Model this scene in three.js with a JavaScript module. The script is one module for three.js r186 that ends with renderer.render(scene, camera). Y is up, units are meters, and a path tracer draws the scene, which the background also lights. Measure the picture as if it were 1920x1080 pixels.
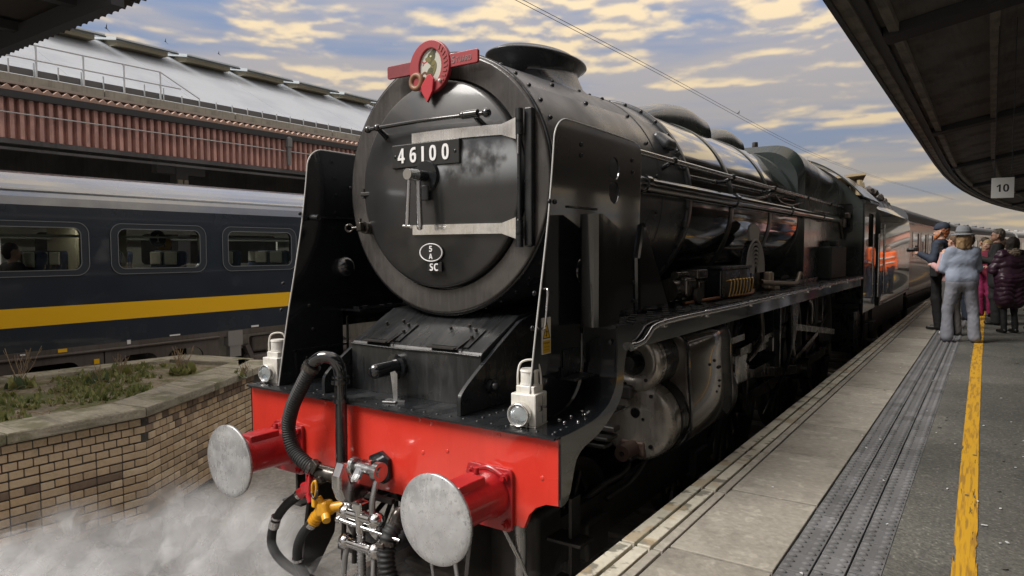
import * as THREE from 'three';
import { mergeGeometries, toCreasedNormals } from 'three/addons/utils/BufferGeometryUtils.js';
import { RoundedBoxGeometry } from 'three/addons/geometries/RoundedBoxGeometry.js';
import { TextGeometry } from 'three/addons/geometries/TextGeometry.js';
import { FontLoader } from 'three/addons/loaders/FontLoader.js';
import { RectAreaLightUniformsLib } from 'three/addons/lights/RectAreaLightUniformsLib.js';
RectAreaLightUniformsLib.init();

// ------------------------------------------------------------------ camera
const scene = new THREE.Scene();
const V = (x, y, z) => new THREE.Vector3(x, y, z);
const camera = new THREE.PerspectiveCamera(45.005, 16 / 9, 0.05, 3000);
camera.position.set(3.123, 2.4045, 3.068);
camera.quaternion.setFromRotationMatrix(new THREE.Matrix4().makeBasis(V(0.82371, -0.00286, -0.567), V(-0.02823, 0.99854, -0.04604), V(0.5663, 0.05393, 0.82243)));

// ------------------------------------------------------------------ noise
function mulberry(a) { return () => { a = (a + 0x6d2b79f5) | 0; let t = Math.imul(a ^ (a >>> 15), 1 | a); t = (t + Math.imul(t ^ (t >>> 7), 61 | t)) ^ t; return ((t ^ (t >>> 14)) >>> 0) / 4294967296; }; }
const rnd = mulberry(46100);
const rr = (a, b) => a + (b - a) * rnd();
const clamp = (x, a = 0, b = 1) => Math.min(b, Math.max(a, x));
const sm = (a, b, x) => { const t = clamp((x - a) / (b - a)); return t * t * (3 - 2 * t); };
const mix = (a, b, t) => a + (b - a) * t;
const HT = new Float32Array(65536); { const r = mulberry(7); for (let i = 0; i < 65536; i++) HT[i] = r(); }
const h3 = (x, y, z) => HT[(Math.imul(x, 374761393) ^ Math.imul(y, 668265263) ^ Math.imul(z, 2147483647 - 83492791)) >>> 7 & 65535];
const fade = (t) => t * t * t * (t * (t * 6 - 15) + 10);
function n3(x, y, z) {
  const xi = Math.floor(x), yi = Math.floor(y), zi = Math.floor(z), u = fade(x - xi), v = fade(y - yi), w = fade(z - zi);
  const l = (a, b, t) => a + (b - a) * t;
  return l(l(l(h3(xi, yi, zi), h3(xi + 1, yi, zi), u), l(h3(xi, yi + 1, zi), h3(xi + 1, yi + 1, zi), u), v),
    l(l(h3(xi, yi, zi + 1), h3(xi + 1, yi, zi + 1), u), l(h3(xi, yi + 1, zi + 1), h3(xi + 1, yi + 1, zi + 1), u), v), w);
}
function f3(x, y, z, o = 5) { let s = 0, a = 0.5, t = 0; for (let i = 0; i < o; i++) { s += a * n3(x, y, z); t += a; a *= 0.5; x = x * 2.03 + 11.3; y = y * 2.03 + 5.7; z = z * 2.03 + 3.1; } return s / t; }
// tileable 2-D noise: u, v in 0..1, p cells per tile
function nt(u, v, p, q = p, s = 0) {
  const x = u * p, y = v * q, xi = Math.floor(x), yi = Math.floor(y), a = fade(x - xi), b = fade(y - yi), w = (i, m) => ((i % m) + m) % m;
  const A = h3(w(xi, p), w(yi, q), s), B = h3(w(xi + 1, p), w(yi, q), s), C = h3(w(xi, p), w(yi + 1, q), s), D = h3(w(xi + 1, p), w(yi + 1, q), s);
  return A + (B - A) * a + (C - A) * b + (A - B - C + D) * a * b;
}
function ft(u, v, p, q = p, o = 5, s = 0) { let r = 0, a = 0.5, t = 0; for (let i = 0; i < o; i++) { r += a * nt(u, v, p << i, q << i, s + i * 17); t += a; a *= 0.5; } return r / t; }

// ------------------------------------------------------------------ sky: broken evening cloud, blue above, cream near the horizon
{
  const W = 4096, H = 2048, d = new Float32Array(W * H * 4);
  for (let j = 0; j < H; j++) {
    const el = ((j + 0.5) / H - 0.5) * Math.PI, y = Math.sin(el), c = Math.cos(el);
    for (let i = 0; i < W; i++) {
      const k = (j * W + i) * 4; d[k + 3] = 1;
      if (y < -0.02) { d[k] = 0.16; d[k + 1] = 0.15; d[k + 2] = 0.14; continue; }
      const az = ((i + 0.5) / W - 0.5) * 2 * Math.PI, X = Math.cos(az) * c, Z = Math.sin(az) * c;
      const e = Math.log(1 + Math.max(0, y) * 7) * 4.2;
      const wx = n3(X * 9 + 3, e * 2.2, Z * 9) - 0.5, wy = n3(X * 9, e * 2.2 + 9, Z * 9 + 5) - 0.5;
      const cov = (yy) => f3(X * 12 + wx * 1.0, yy * 5.4 + wy * 0.8, Z * 12 + wx * 0.8, 7);
      const den = cov(e), up = cov(e + 0.075);
      const big = f3(X * 2.1 + 9, e * 0.55, Z * 2.1, 3);
      const th = 0.492 - (big - 0.5) * 0.34;
      const cl = sm(th - 0.1, th + 0.17, den), lit = clamp(0.42 + (den - up) * 7.5 + (den - th) * 1.2);
      const thin = sm(0.26, 0.62, f3(X * 3.1 + 40, e * 2.9, Z * 3.1, 5)) * 0.9;
      const over = (1 + 3.1 * Math.max(0, y)) / 1.62;
      const hz = Math.exp(-Math.max(0, y) * 7.5);
      const blue = [mix(0.115, 0.42, hz), mix(0.195, 0.41, hz), mix(0.36, 0.385, hz)];
      const grey = [mix(0.325, 0.5, hz), mix(0.31, 0.44, hz), mix(0.33, 0.35, hz)];
      const cream = [mix(0.70, 0.70, hz), mix(0.565, 0.55, hz), mix(0.375, 0.36, hz)];
      for (let q = 0; q < 3; q++) {
        let v = mix(blue[q], grey[q], thin);
        v = mix(v, mix(grey[q], cream[q], lit), cl);
        d[k + q] = mix(v, 0.38 - q * 0.02, 0.05) * 0.44 * over;
      }
    }
  }
  const t = new THREE.DataTexture(d, W, H, THREE.RGBAFormat, THREE.FloatType);
  t.mapping = THREE.EquirectangularReflectionMapping; t.magFilter = THREE.LinearFilter; t.minFilter = THREE.LinearFilter; t.wrapS = THREE.RepeatWrapping; t.needsUpdate = true;
  scene.background = t; scene.environment = t;
}
const sun = new THREE.DirectionalLight(0xfffaf4, 1.7);
sun.position.set(-22, 40, 24); sun.target.position.set(0, 0, -4); scene.add(sun, sun.target);
sun.castShadow = true; sun.shadow.radius = 55; sun.shadow.mapSize.set(4096, 4096);
Object.assign(sun.shadow.camera, { left: -45, right: 45, top: 45, bottom: -45, near: 1, far: 160 });
const renderer = new THREE.WebGLRenderer({ antialias: true });
renderer.toneMapping = THREE.LinearToneMapping;
renderer.toneMappingExposure = 2.75;
renderer.shadowMap.enabled = true;
renderer.setSize(1024, 576);

// ------------------------------------------------------------------ geometry helpers
const norm = (g) => {
  g = g.index ? g.toNonIndexed() : g;
  for (const k of Object.keys(g.attributes)) if (!['position', 'normal', 'uv', 'color'].includes(k)) g.deleteAttribute(k);
  if (!g.attributes.normal) g.computeVertexNormals();
  if (!g.attributes.uv) g.setAttribute('uv', new THREE.BufferAttribute(new Float32Array(g.attributes.position.count * 2), 2));
  g.morphAttributes = {}; return g;
};
function metres(g, ox = 0, oy = 0) {                 // box-projected texture coordinates in metres
  const p = g.attributes.position, n = g.attributes.normal, uv = new Float32Array(p.count * 2);
  for (let i = 0; i < p.count; i += 3) {
    let a = 0, b = 0, c = 0; for (let k = i; k < i + 3; k++) { a += n.getX(k); b += n.getY(k); c += n.getZ(k); }
    a = Math.abs(a); b = Math.abs(b); c = Math.abs(c);
    for (let k = i; k < i + 3; k++) {
      const x = p.getX(k), y = p.getY(k), z = p.getZ(k);
      const [s, t] = b >= a && b >= c ? [x, -z] : a >= c ? [z, y] : [x, y];
      uv[k * 2] = s + ox; uv[k * 2 + 1] = t + oy;
    }
  }
  g.setAttribute('uv', new THREE.BufferAttribute(uv, 2)); return g;
}
const M4 = new THREE.Matrix4();
const place = (g, x = 0, y = 0, z = 0, rx = 0, ry = 0, rz = 0) => { if (rx || ry || rz) g.applyMatrix4(M4.makeRotationFromEuler(new THREE.Euler(rx, ry, rz, 'YXZ'))); return g.translate(x, y, z); };
const bx = (w, h, d, x, y, z, rx, ry, rz) => place(new THREE.BoxGeometry(w, h, d), x, y, z, rx, ry, rz);
const rb = (w, h, d, x, y, z, r = 0.01, rx, ry, rz) => place(new RoundedBoxGeometry(w, h, d, 2, Math.min(r, w / 2.01, h / 2.01, d / 2.01)), x, y, z, rx, ry, rz);
function cy(a, b, r1, r2 = r1, seg = 20, open = false) {        // cylinder or cone from point a (radius r1) to b (r2)
  const A = V(...a), B = V(...b), L = A.distanceTo(B), g = new THREE.CylinderGeometry(r2, r1, L, seg, 1, open);
  g.translate(0, L / 2, 0); g.applyQuaternion(new THREE.Quaternion().setFromUnitVectors(V(0, 1, 0), B.clone().sub(A).normalize())); return g.translate(A.x, A.y, A.z);
}
const tb = (pts, r, seg = 40, rad = 10, closed = false) => new THREE.TubeGeometry(new THREE.CatmullRomCurve3(pts.map((p) => V(...p)), closed, 'centripetal'), seg, r, rad, closed);
function poly(pts, r = 6) { const c = new THREE.CurvePath(); for (let i = 0; i + 1 < pts.length; i++) c.add(new THREE.LineCurve3(V(...pts[i]), V(...pts[i + 1]))); return c; }
const sp = (x, y, z, r, sx = 1, sy = 1, sz = 1, a = 16, b = 12) => new THREE.SphereGeometry(r, a, b).scale(sx, sy, sz).translate(x, y, z);
const shape = (pts, holes = []) => { const s = pts instanceof THREE.Shape ? pts : new THREE.Shape(pts.map((p) => new THREE.Vector2(p[0], p[1]))); for (const h of holes) s.holes.push(h instanceof THREE.Path ? h : new THREE.Path(h.map((p) => new THREE.Vector2(p[0], p[1])))); return s; };
function extr(pts, depth, { bevel = 0, holes = [], seg = 12 } = {}) { return new THREE.ExtrudeGeometry(shape(pts, holes), { depth: depth - 2 * bevel, bevelEnabled: bevel > 0, bevelThickness: bevel, bevelSize: bevel, bevelOffset: -bevel, bevelSegments: 2, curveSegments: seg }).translate(0, 0, bevel); }
const exY = (pts, depth, z, o) => extr(pts, depth, o).translate(0, 0, z);                        // outline in (x, y), from z to z + depth
const exX = (pts, depth, x, o) => extr(pts, depth, o).rotateY(-Math.PI / 2).translate(x + depth, 0, 0);   // outline in (z, y), from x to x + depth
const exP = (pts, h, y, o) => extr(pts.map(([x, z]) => [x, -z]), h, o).rotateX(-Math.PI / 2).translate(0, y, 0);   // outline in (x, z), from y to y + h
const latheZ = (prof, seg = 48) => { const g = new THREE.LatheGeometry(prof.map(([r, z]) => new THREE.Vector2(r, z)), seg); return g.rotateX(Math.PI / 2); };   // axis z
const latheY = (prof, seg = 32) => new THREE.LatheGeometry(prof.map(([r, y]) => new THREE.Vector2(r, y)), seg);
const crease = (g, a = 0.6) => toCreasedNormals(g, a);
function rrect(x0, y0, x1, y1, r, S = THREE.Shape) { const s = new S(); s.moveTo(x0 + r, y0); s.lineTo(x1 - r, y0); s.absarc(x1 - r, y0 + r, r, -Math.PI / 2, 0); s.lineTo(x1, y1 - r); s.absarc(x1 - r, y1 - r, r, 0, Math.PI / 2); s.lineTo(x0 + r, y1); s.absarc(x0 + r, y1 - r, r, Math.PI / 2, Math.PI); s.lineTo(x0, y0 + r); s.absarc(x0 + r, y0 + r, r, Math.PI, Math.PI * 1.5); return s; }
function circ(x, y, r, S = THREE.Path) { const s = new S(); s.absarc(x, y, r, 0, Math.PI * 2); return s; }
function spline2(pts, n = 24) { return new THREE.SplineCurve(pts.map((p) => new THREE.Vector2(p[0], p[1]))).getPoints(n).map((v) => [v.x, v.y]); }

// ------------------------------------------------------------------ scene-graph helpers
const used = new Map(), bases = new WeakMap();
const numbered = (n) => { const k = used.get(n) || 0; used.set(n, k + 1); return k ? n + '_' + String(k).padStart(3, '0') : n; };
function thing(name, label, category, base = [0, 0, 0], group) {
  const o = new THREE.Group(); o.name = numbered(name); o.position.set(...base); scene.add(o); bases.set(o, V(...base));
  o.userData = { label, category }; if (group) o.userData.group = group; return o;
}
function mesh(name, geos, m, { keep = false, ox = 0, oy = 0 } = {}) {
  const list = (Array.isArray(geos) ? geos : [geos]).map((g) => { g = norm(g); return keep ? g : metres(g, ox, oy); });
  const g = list.length > 1 ? mergeGeometries(list) : list[0];
  const o = new THREE.Mesh(g, m); o.name = name; o.castShadow = o.receiveShadow = true; return o;
}
function part(name, geos, m, parent, opt = {}) {                  // geometry in world coordinates; children of a thing are moved to its base
  const o = mesh(name, geos, m, opt); parent.add(o);
  if (bases.has(parent)) o.position.copy(bases.get(parent)).negate();
  if (opt.label) o.userData.label = opt.label;
  if (opt.stuff) o.userData.kind = 'stuff';
  return o;
}
function each(name, geos, m, parent, opt = {}) { return geos.map((g) => part(name, [g], m, parent, opt)); }
function single(name, label, category, geos, m, opt = {}) { const o = mesh(numbered(name), geos, m, opt); scene.add(o); o.userData = { label, category }; if (opt.group) o.userData.group = opt.group; if (opt.stuff) o.userData.kind = 'stuff'; return o; }
function struct(name, geos, m, opt = {}) { const o = mesh(name, geos, m, opt); scene.add(o); o.userData.kind = 'structure'; return o; }
function copies(name, geo, m, parent, mats) { return mats.map((q) => { const o = new THREE.Mesh(geo, Array.isArray(m) ? m[Math.floor(rnd() * m.length)] : m); o.name = name; o.castShadow = o.receiveShadow = true; o.applyMatrix4(q); if (bases.has(parent)) o.position.sub(bases.get(parent)); parent.add(o); return o; }); }
const tr = (x, y, z, rx = 0, ry = 0, rz = 0, s = [1, 1, 1]) => new THREE.Matrix4().compose(V(x, y, z), new THREE.Quaternion().setFromEuler(new THREE.Euler(rx, ry, rz, 'YXZ')), V(...s));

// ------------------------------------------------------------------ textures and materials
const lin2s = (x) => Math.round(255 * clamp(x <= 0.0031308 ? 12.92 * x : 1.055 * Math.pow(x, 1 / 2.4) - 0.055));
function tex(w, h, f, { srgb = true, tile = 1, tv = tile, wrap = true } = {}) {      // f(u, v) -> linear rgb(a); tile: metres covered
  const d = new Uint8Array(w * h * 4);
  for (let j = 0; j < h; j++) for (let i = 0; i < w; i++) {
    const c = f((i + 0.5) / w, (j + 0.5) / h), k = (j * w + i) * 4;
    if (typeof c === 'number') { d[k] = d[k + 1] = d[k + 2] = Math.round(255 * clamp(c)); d[k + 3] = 255; continue; }
    for (let q = 0; q < 3; q++) d[k + q] = srgb ? lin2s(c[q]) : Math.round(255 * clamp(c[q]));
    d[k + 3] = c.length > 3 ? Math.round(255 * clamp(c[3])) : 255;
  }
  const t = new THREE.DataTexture(d, w, h); t.magFilter = THREE.LinearFilter; t.minFilter = THREE.LinearFilter;
  if (wrap) t.wrapS = t.wrapT = THREE.RepeatWrapping;
  t.repeat.set(1 / tile, 1 / tv); if (srgb) t.colorSpace = THREE.SRGBColorSpace; t.needsUpdate = true; return t;
}
const lc = (c, k) => c.map((x) => x * k), m3 = (a, b, t) => [mix(a[0], b[0], t), mix(a[1], b[1], t), mix(a[2], b[2], t)];
const std = (c, rough, o = {}) => { const m = new THREE.MeshStandardMaterial({ roughness: rough, ...o }); m.color.setRGB(...(typeof c === 'number' ? [c, c, c] : c)); return m; };
const phy = (c, rough, o = {}) => { const m = new THREE.MeshPhysicalMaterial({ roughness: rough, ...o }); m.color.setRGB(...(typeof c === 'number' ? [c, c, c] : c)); return m; };
const canvas = (w, h, draw) => { const c = document.createElement('canvas'); c.width = w; c.height = h; draw(c.getContext('2d'), w, h); const t = new THREE.CanvasTexture(c); t.colorSpace = THREE.SRGBColorSpace; return t; };

const smudge = tex(512, 512, (u, v) => 0.55 + 0.45 * (ft(u, v, 4, 4, 6) - 0.5) * 2.2, { srgb: false, tile: 1.7 });
const smudgeFine = tex(512, 512, (u, v) => clamp(0.6 + (ft(u, v, 8, 8, 5, 3) - 0.5) * 1.5 + (ft(u, v, 32, 3, 3, 9) - 0.5) * 0.6), { srgb: false, tile: 0.9 });
const wavy = tex(256, 256, (u, v) => ft(u, v, 3, 3, 3, 5), { srgb: false, tile: 2.2 });
const grain = tex(256, 256, (u, v) => ft(u, v, 16, 16, 4, 2), { srgb: false, tile: 0.35 });
const streaks = tex(512, 512, (u, v) => { const a = ft(u, v, 6, 6, 5, 21), b = ft(u, v, 40, 4, 4, 4); return clamp(0.35 + 0.5 * a + 0.35 * (b - 0.4)); }, { srgb: false, tile: 1.2 });
const dirtOrSheenMap = (c, d, amt = 1, tile = 1.4, s = 0) => tex(512, 512, (u, v) => { const a = ft(u, v, 4, 4, 6, s), b = ft(u, v, 48, 5, 4, s + 4); return m3(c, d, clamp((sm(0.35, 0.75, a) * 0.7 + sm(0.45, 0.8, b) * 0.35) * amt)); }, { tile });

const M = {};
M.gloss = phy([0.0085, 0.0098, 0.0118], 0.34, { clearcoat: 1, clearcoatRoughness: 0.06, roughnessMap: smudge, bumpMap: wavy, bumpScale: 0.003 });
M.satin = std([0.013, 0.0145, 0.0165], 0.5, { roughnessMap: smudgeFine, bumpMap: wavy, bumpScale: 0.005 });
M.dull = phy(0.021, 0.72, { map: tex(512, 512, (u, v) => m3([0.026, 0.0285, 0.033], [0.056, 0.058, 0.063], clamp(ft(u, v, 3, 3, 6, 3) * 1.5 - 0.3)), { tile: 2.3 }), roughnessMap: smudge, clearcoat: 0.3, clearcoatRoughness: 0.25, bumpMap: grain, bumpScale: 0.0008 }); M.dull.color.setRGB(1, 1, 1);
M.deep = std(0.006, 0.7, { roughnessMap: smudgeFine });
M.frame = std([0.034, 0.032, 0.031], 0.5, { map: dirtOrSheenMap([0.55, 0.5, 0.46], [1, 1, 1], 1, 0.9, 8), bumpMap: grain, bumpScale: 0.001 });
M.oily = std([0.13, 0.12, 0.11], 0.34, { metalness: 0.6, map: dirtOrSheenMap([0.4, 0.38, 0.36], [1, 1, 1], 1, 0.6, 18), roughnessMap: smudgeFine });
M.red = phy([0.66, 0.042, 0.026], 0.36, { clearcoat: 1, clearcoatRoughness: 0.07, map: dirtOrSheenMap([1, 1, 1], [0.8, 0.72, 0.66], 0.55, 1.3, 11), roughnessMap: smudge, bumpMap: wavy, bumpScale: 0.003 });
M.redDark = phy([0.42, 0.012, 0.016], 0.38, { clearcoat: 0.8, clearcoatRoughness: 0.14, map: dirtOrSheenMap([1, 1, 1], [0.55, 0.5, 0.5], 0.7, 0.4, 12) });
M.steel = std([0.46, 0.465, 0.47], 0.42, { metalness: 0.85, roughnessMap: smudgeFine, map: dirtOrSheenMap([1, 1, 1], [0.62, 0.62, 0.63], 1, 0.5, 14) });
M.bright = std([0.56, 0.56, 0.56], 0.3, { metalness: 1, roughnessMap: smudgeFine });
M.strap = std([0.8, 0.79, 0.77], 0.34, { metalness: 0.75, map: dirtOrSheenMap([1, 1, 1], [0.55, 0.53, 0.51], 0.7, 0.35, 31), roughnessMap: smudgeFine });
M.lining = std([0.42, 0.42, 0.41], 0.4);
M.rubber = std([0.02, 0.021, 0.022], 0.62, { map: dirtOrSheenMap([0.7, 0.7, 0.7], [1.8, 1.8, 1.75], 0.8, 0.4, 41) });
M.white = std([0.72, 0.71, 0.67], 0.45, { map: dirtOrSheenMap([1, 1, 1], [0.66, 0.62, 0.54], 0.7, 0.25, 22), roughnessMap: smudgeFine });
M.whiteFlat = std(0.78, 0.6);
M.brass = std([0.5, 0.33, 0.12], 0.35, { metalness: 0.9 });
M.copper = std([0.42, 0.2, 0.11], 0.4, { metalness: 0.9 });
M.yellow = phy([0.72, 0.36, 0.012], 0.45, { clearcoat: 0.4, clearcoatRoughness: 0.2, map: dirtOrSheenMap([1, 1, 1], [0.6, 0.5, 0.4], 0.6, 0.2, 52) });

// ------------------------------------------------------------------ ground, tracks, platform
const cv = (z) => (z < -22 ? (z + 22) ** 2 / 390 : 0);             // the line curves to the right beyond the engine
const zs = (a, b, n) => Array.from({ length: n + 1 }, (_, i) => a + (b - a) * i / n);
const ZC = [7, 2, -2, -6, -10, -14, -18, -22, -26, -30, -34, -38, -42, -46, -50, -55, -60, -66, -72, -80, -90, -100];
function sweep(prof, z = ZC, closed = true) {                       // an (x, y) outline carried along the curved line
  const pos = [], uv = [], n = prof.length, m = closed ? n : n - 1;
  const at = (i, k) => [prof[i % n][0] + cv(z[k]), prof[i % n][1], z[k]];
  for (let k = 0; k + 1 < z.length; k++) for (let i = 0; i < m; i++) { const a = at(i, k), b = at(i + 1, k), c = at(i + 1, k + 1), d = at(i, k + 1); pos.push(...a, ...b, ...c, ...a, ...c, ...d); }
  if (closed) for (const k of [0, z.length - 1]) for (let i = 1; i + 1 < n; i++) pos.push(...at(0, k), ...at(i, k), ...at(i + 1, k));
  const g = new THREE.BufferGeometry(); g.setAttribute('position', new THREE.Float32BufferAttribute(pos, 3)); g.computeVertexNormals(); return g;
}
const groundTex = tex(1024, 1024, (u, v) => { const a = ft(u, v, 5, 5, 6, 70), b = ft(u, v, 90, 90, 2, 71); return m3([0.17, 0.162, 0.145], [0.34, 0.325, 0.29], clamp(a * 0.9 + (b - 0.5) * 0.9)); }, { tile: 3 });
const groundBump = tex(512, 512, (u, v) => ft(u, v, 24, 24, 4, 72), { srgb: false, tile: 1.5 });
M.ground = std(1, 0.95, { map: groundTex, bumpMap: groundBump, bumpScale: 0.02 });
struct('ground', [bx(900, 0.5, 900, 0, -0.46, -150)], M.ground);
struct('track_bed', [bx(4.95, 0.06, 40, -0.93, -0.18, -12)], M.ground);
M.rail = std([0.19, 0.13, 0.1], 0.55, { metalness: 0.5, map: dirtOrSheenMap([1, 1, 1], [0.5, 0.4, 0.35], 1, 0.8, 61) });
for (const x of [-0.7525, 0.7525]) struct('rail' + (x > 0 ? '_inner' : ''), [sweep([[x - 0.07, -0.15], [x + 0.07, -0.15], [x + 0.012, -0.12], [x + 0.012, -0.045], [x + 0.035, -0.03], [x + 0.035, 0], [x - 0.035, 0], [x - 0.035, -0.03], [x - 0.012, -0.045], [x - 0.012, -0.12]])], M.rail);
{ const s = []; for (let z = 3.2; z > -28; z -= 0.72) s.push(rb(2.5, 0.12, 0.26, 0, -0.165, z, 0.015)); const o = struct('sleepers', s, std([0.16, 0.14, 0.12], 0.9, { bumpMap: grain, bumpScale: 0.003 })); o.userData.kind = 'structure'; }
M.conc = std(1, 0.9, { map: dirtOrSheenMap([0.25, 0.24, 0.21], [0.12, 0.115, 0.1], 1.1, 2.5, 80), bumpMap: grain, bumpScale: 0.003 });
const platform = struct('platform', [sweep([[1.66, -0.3], [1.66, 0.86], [12, 0.86], [12, -0.3]])], M.conc);
const slabMap = (s) => tex(512, 512, (u, v) => {
  const a = ft(u, v, 4, 4, 6, s), b = ft(u, v, 70, 70, 2, s + 1), c = ft(u, v, 9, 9, 5, s + 2), e = sm(0.66, 0.74, ft(u, v, 22, 22, 3, s + 4));
  return lc(m3(m3([0.30, 0.275, 0.235], [0.43, 0.4, 0.345], clamp(a * 0.9 + (b - 0.5) * 0.9)), [0.19, 0.175, 0.15], sm(0.5, 0.85, c) * 0.55), 1 + e * 0.22);
}, { tile: 1.6 });
const slabBump = tex(512, 512, (u, v) => 0.5 * ft(u, v, 6, 6, 4, 90) + 0.5 * ft(u, v, 60, 60, 3, 91), { srgb: false, tile: 1.1 });
const slabMats = [100, 113].flatMap((s) => { const t = slabMap(s); return [0.8, 0.9, 0.7].map((k) => std([k, k, k * 0.99], 0.88, { map: t, bumpMap: slabBump, bumpScale: 0.004 })); });
const copeMap = tex(1024, 512, (u, v) => {                            // worn white edge paint over stone
  const a = ft(u, v, 10, 8, 6, 120), b = ft(u, v, 40, 30, 4, 121), c = sm(0.57, 0.66, ft(u, v, 16, 14, 5, 122)), d = sm(0.62, 0.72, ft(u, v, 7, 6, 5, 125));
  let k = m3([0.56, 0.53, 0.44], [0.37, 0.345, 0.275], clamp(a * 0.9 + (b - 0.5) * 0.7));
  k = m3(k, [0.10, 0.095, 0.075], c * 0.8); return m3(k, [0.34, 0.25, 0.14], d * 0.6);
}, { tile: 1.9, tv: 1.1 });
const copeMats = [1, 0.9, 1.06].map((k) => std([k, k, k], 0.82, { map: copeMap, bumpMap: slabBump, bumpScale: 0.005 }));
{
  const strip = (name, x0, x1, z0, L, count, mats, drop = 0) => {
    const kinds = [0, 1, 2, 3].map((i) => norm(metres(norm(rb(x1 - x0 - 0.009, 0.1, L - 0.022, 0, -0.05, 0, 0.006)), i * 0.37, i * 0.61)));
    const list = []; for (let k = 0; k < count; k++) list.push([tr((x0 + x1) / 2 + cv(z0 - (k + 0.5) * L), 0.915 - drop + rr(-0.002, 0.002), z0 - (k + 0.5) * L, rr(-0.0015, 0.0015), 0, rr(-0.002, 0.002)), kinds[Math.floor(rnd() * 4)]]);
    for (const [m, g] of list) copies(name, g, mats, platform, [m]);
  };
  const L = 1.012;
  strip('coping_stone', 1.59, 1.672, -0.13 + 3 * L, L, 23, copeMats);
  strip('coping_stone', 1.676, 1.757, -0.13 + 3 * L, L, 23, copeMats, 0.002);
  strip('edge_slab', 1.761, 1.822, -0.135 + 3 * L, L, 23, slabMats, 0.003);
  strip('paving_slab', 1.824, 2.333, -0.205 + 3 * L, L, 23, slabMats, 0.003);
  const ZF = ZC.map((z) => z - 0).filter((z) => z < -22), z0 = -20.45, far = [z0, -22, ...ZF];
  const box = (a, b) => sweep([[a, 0.82], [a, 0.914], [b, 0.914], [b, 0.82]], far);
  part('coping_run', [box(1.59, 1.757)], copeMats[0], platform); part('paving_run', [box(1.762, 2.333)], slabMats[0], platform);
  // tactile paving: three rows of small ribbed tiles
  const tile = (i) => { const w = 0.1315, l = 0.1975, g = [rb(w, 0.05, l, 0, -0.025, 0, 0.003)];
    for (const x of [-0.037, 0.037]) for (let k = 0; k < 3; k++) g.push(sp(x + rr(-0.002, 0.002), 0, -l / 3 + k * l / 3 + rr(-0.003, 0.003), 0.0165, 1.3, 0.85, 0.7, 8, 6)); return metres(mergeGeometries(g.map(norm)), i * 0.3, i * 0.7); };
  const tiles = [0, 1, 2].map(tile), tm = [0.135, 0.155, 0.118].map((k) => std([k, k, k * 1.03], 0.72, { map: dirtOrSheenMap([1, 1, 1], [0.62, 0.62, 0.6], 0.8, 0.7, 130), bumpMap: grain, bumpScale: 0.001 }));
  const tl = 0.2045, rows = 44;
  for (let c = 0; c < 3; c++) for (let k = 0; k < rows; k++) copies('tactile_tile', tiles[Math.floor(rnd() * 3)], tm, platform, [tr(2.335 + 0.0705 + c * 0.1395, 0.913 + rr(-0.0025, 0.0015), 1.06 - c * 0.07 - k * tl, rr(-0.005, 0.005), rr(-0.006, 0.006), rr(-0.005, 0.005))]);
  const rest = []; for (let c = 0; c < 3; c++) for (let k = rows; k < 120; k++) { const z = 1.06 - c * 0.07 - k * tl, g = tiles[k % 3].clone(); rest.push(g.translate(2.4055 + c * 0.1395 + cv(z), 0.912 + rr(-0.002, 0.001), z)); }
  part('tactile_paving', rest, tm[0], platform, { stuff: true });
  part('mortar_bed', [sweep([[1.66, 0.862], [1.66, 0.885], [2.76, 0.885], [2.76, 0.862]], ZC)], std([0.012, 0.011, 0.01], 0.95), platform);
}
const asphaltMap = tex(2048, 2048, (u, v) => { const a = ft(u, v, 3, 3, 6, 140), b = nt(u, v, 420, 420, 141), c = sm(0.48, 0.72, ft(u, v, 7, 4, 5, 142)), g = sm(0.55, 0.6, ft(u, v, 2, 3, 4, 147)), e = b > 0.9 ? 1 : 0; return lc(m3([0.07, 0.07, 0.062], [0.165, 0.16, 0.14], clamp(a * 1.0 - 0.05 + (b - 0.45) * 0.7 - c * 0.4)), (1 + e * 0.45) * (1 - g * 0.16)); }, { tile: 5.6 });
const asphaltBump = tex(512, 512, (u, v) => ft(u, v, 90, 90, 2, 143), { srgb: false, tile: 1 });
part('asphalt', [sweep([[2.752, 0.862], [2.752, 0.912], [11.9, 0.912], [11.9, 0.862]], ZC)], std(1, 0.86, { map: asphaltMap, bumpMap: asphaltBump, bumpScale: 0.004 }), platform);
{
  const gum = [], fleck = []; for (let i = 0; i < 90; i++) { const x = rr(2.2, 4.4), z = rr(0.8, -13); if (x > 2.33 && x < 2.76) continue; gum.push(new THREE.CylinderGeometry(1, 1, 0.0022, 9).scale(rr(0.008, 0.019), 1, rr(0.008, 0.019)).rotateY(rr(0, 3)).translate(x, 0.9185, z)); }
  for (let i = 0; i < 46; i++) fleck.push(rb(rr(0.008, 0.03), 0.003, rr(0.006, 0.014), rr(1.9, 4.0), 0.9192, rr(0.6, -11), 0.001, 0, rr(0, 3)));
  part('gum_spots', gum, std([0.1, 0.095, 0.085], 0.8), platform, { stuff: true }); part('litter_flecks', fleck, std(0.6, 0.8), platform, { stuff: true });
}
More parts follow.
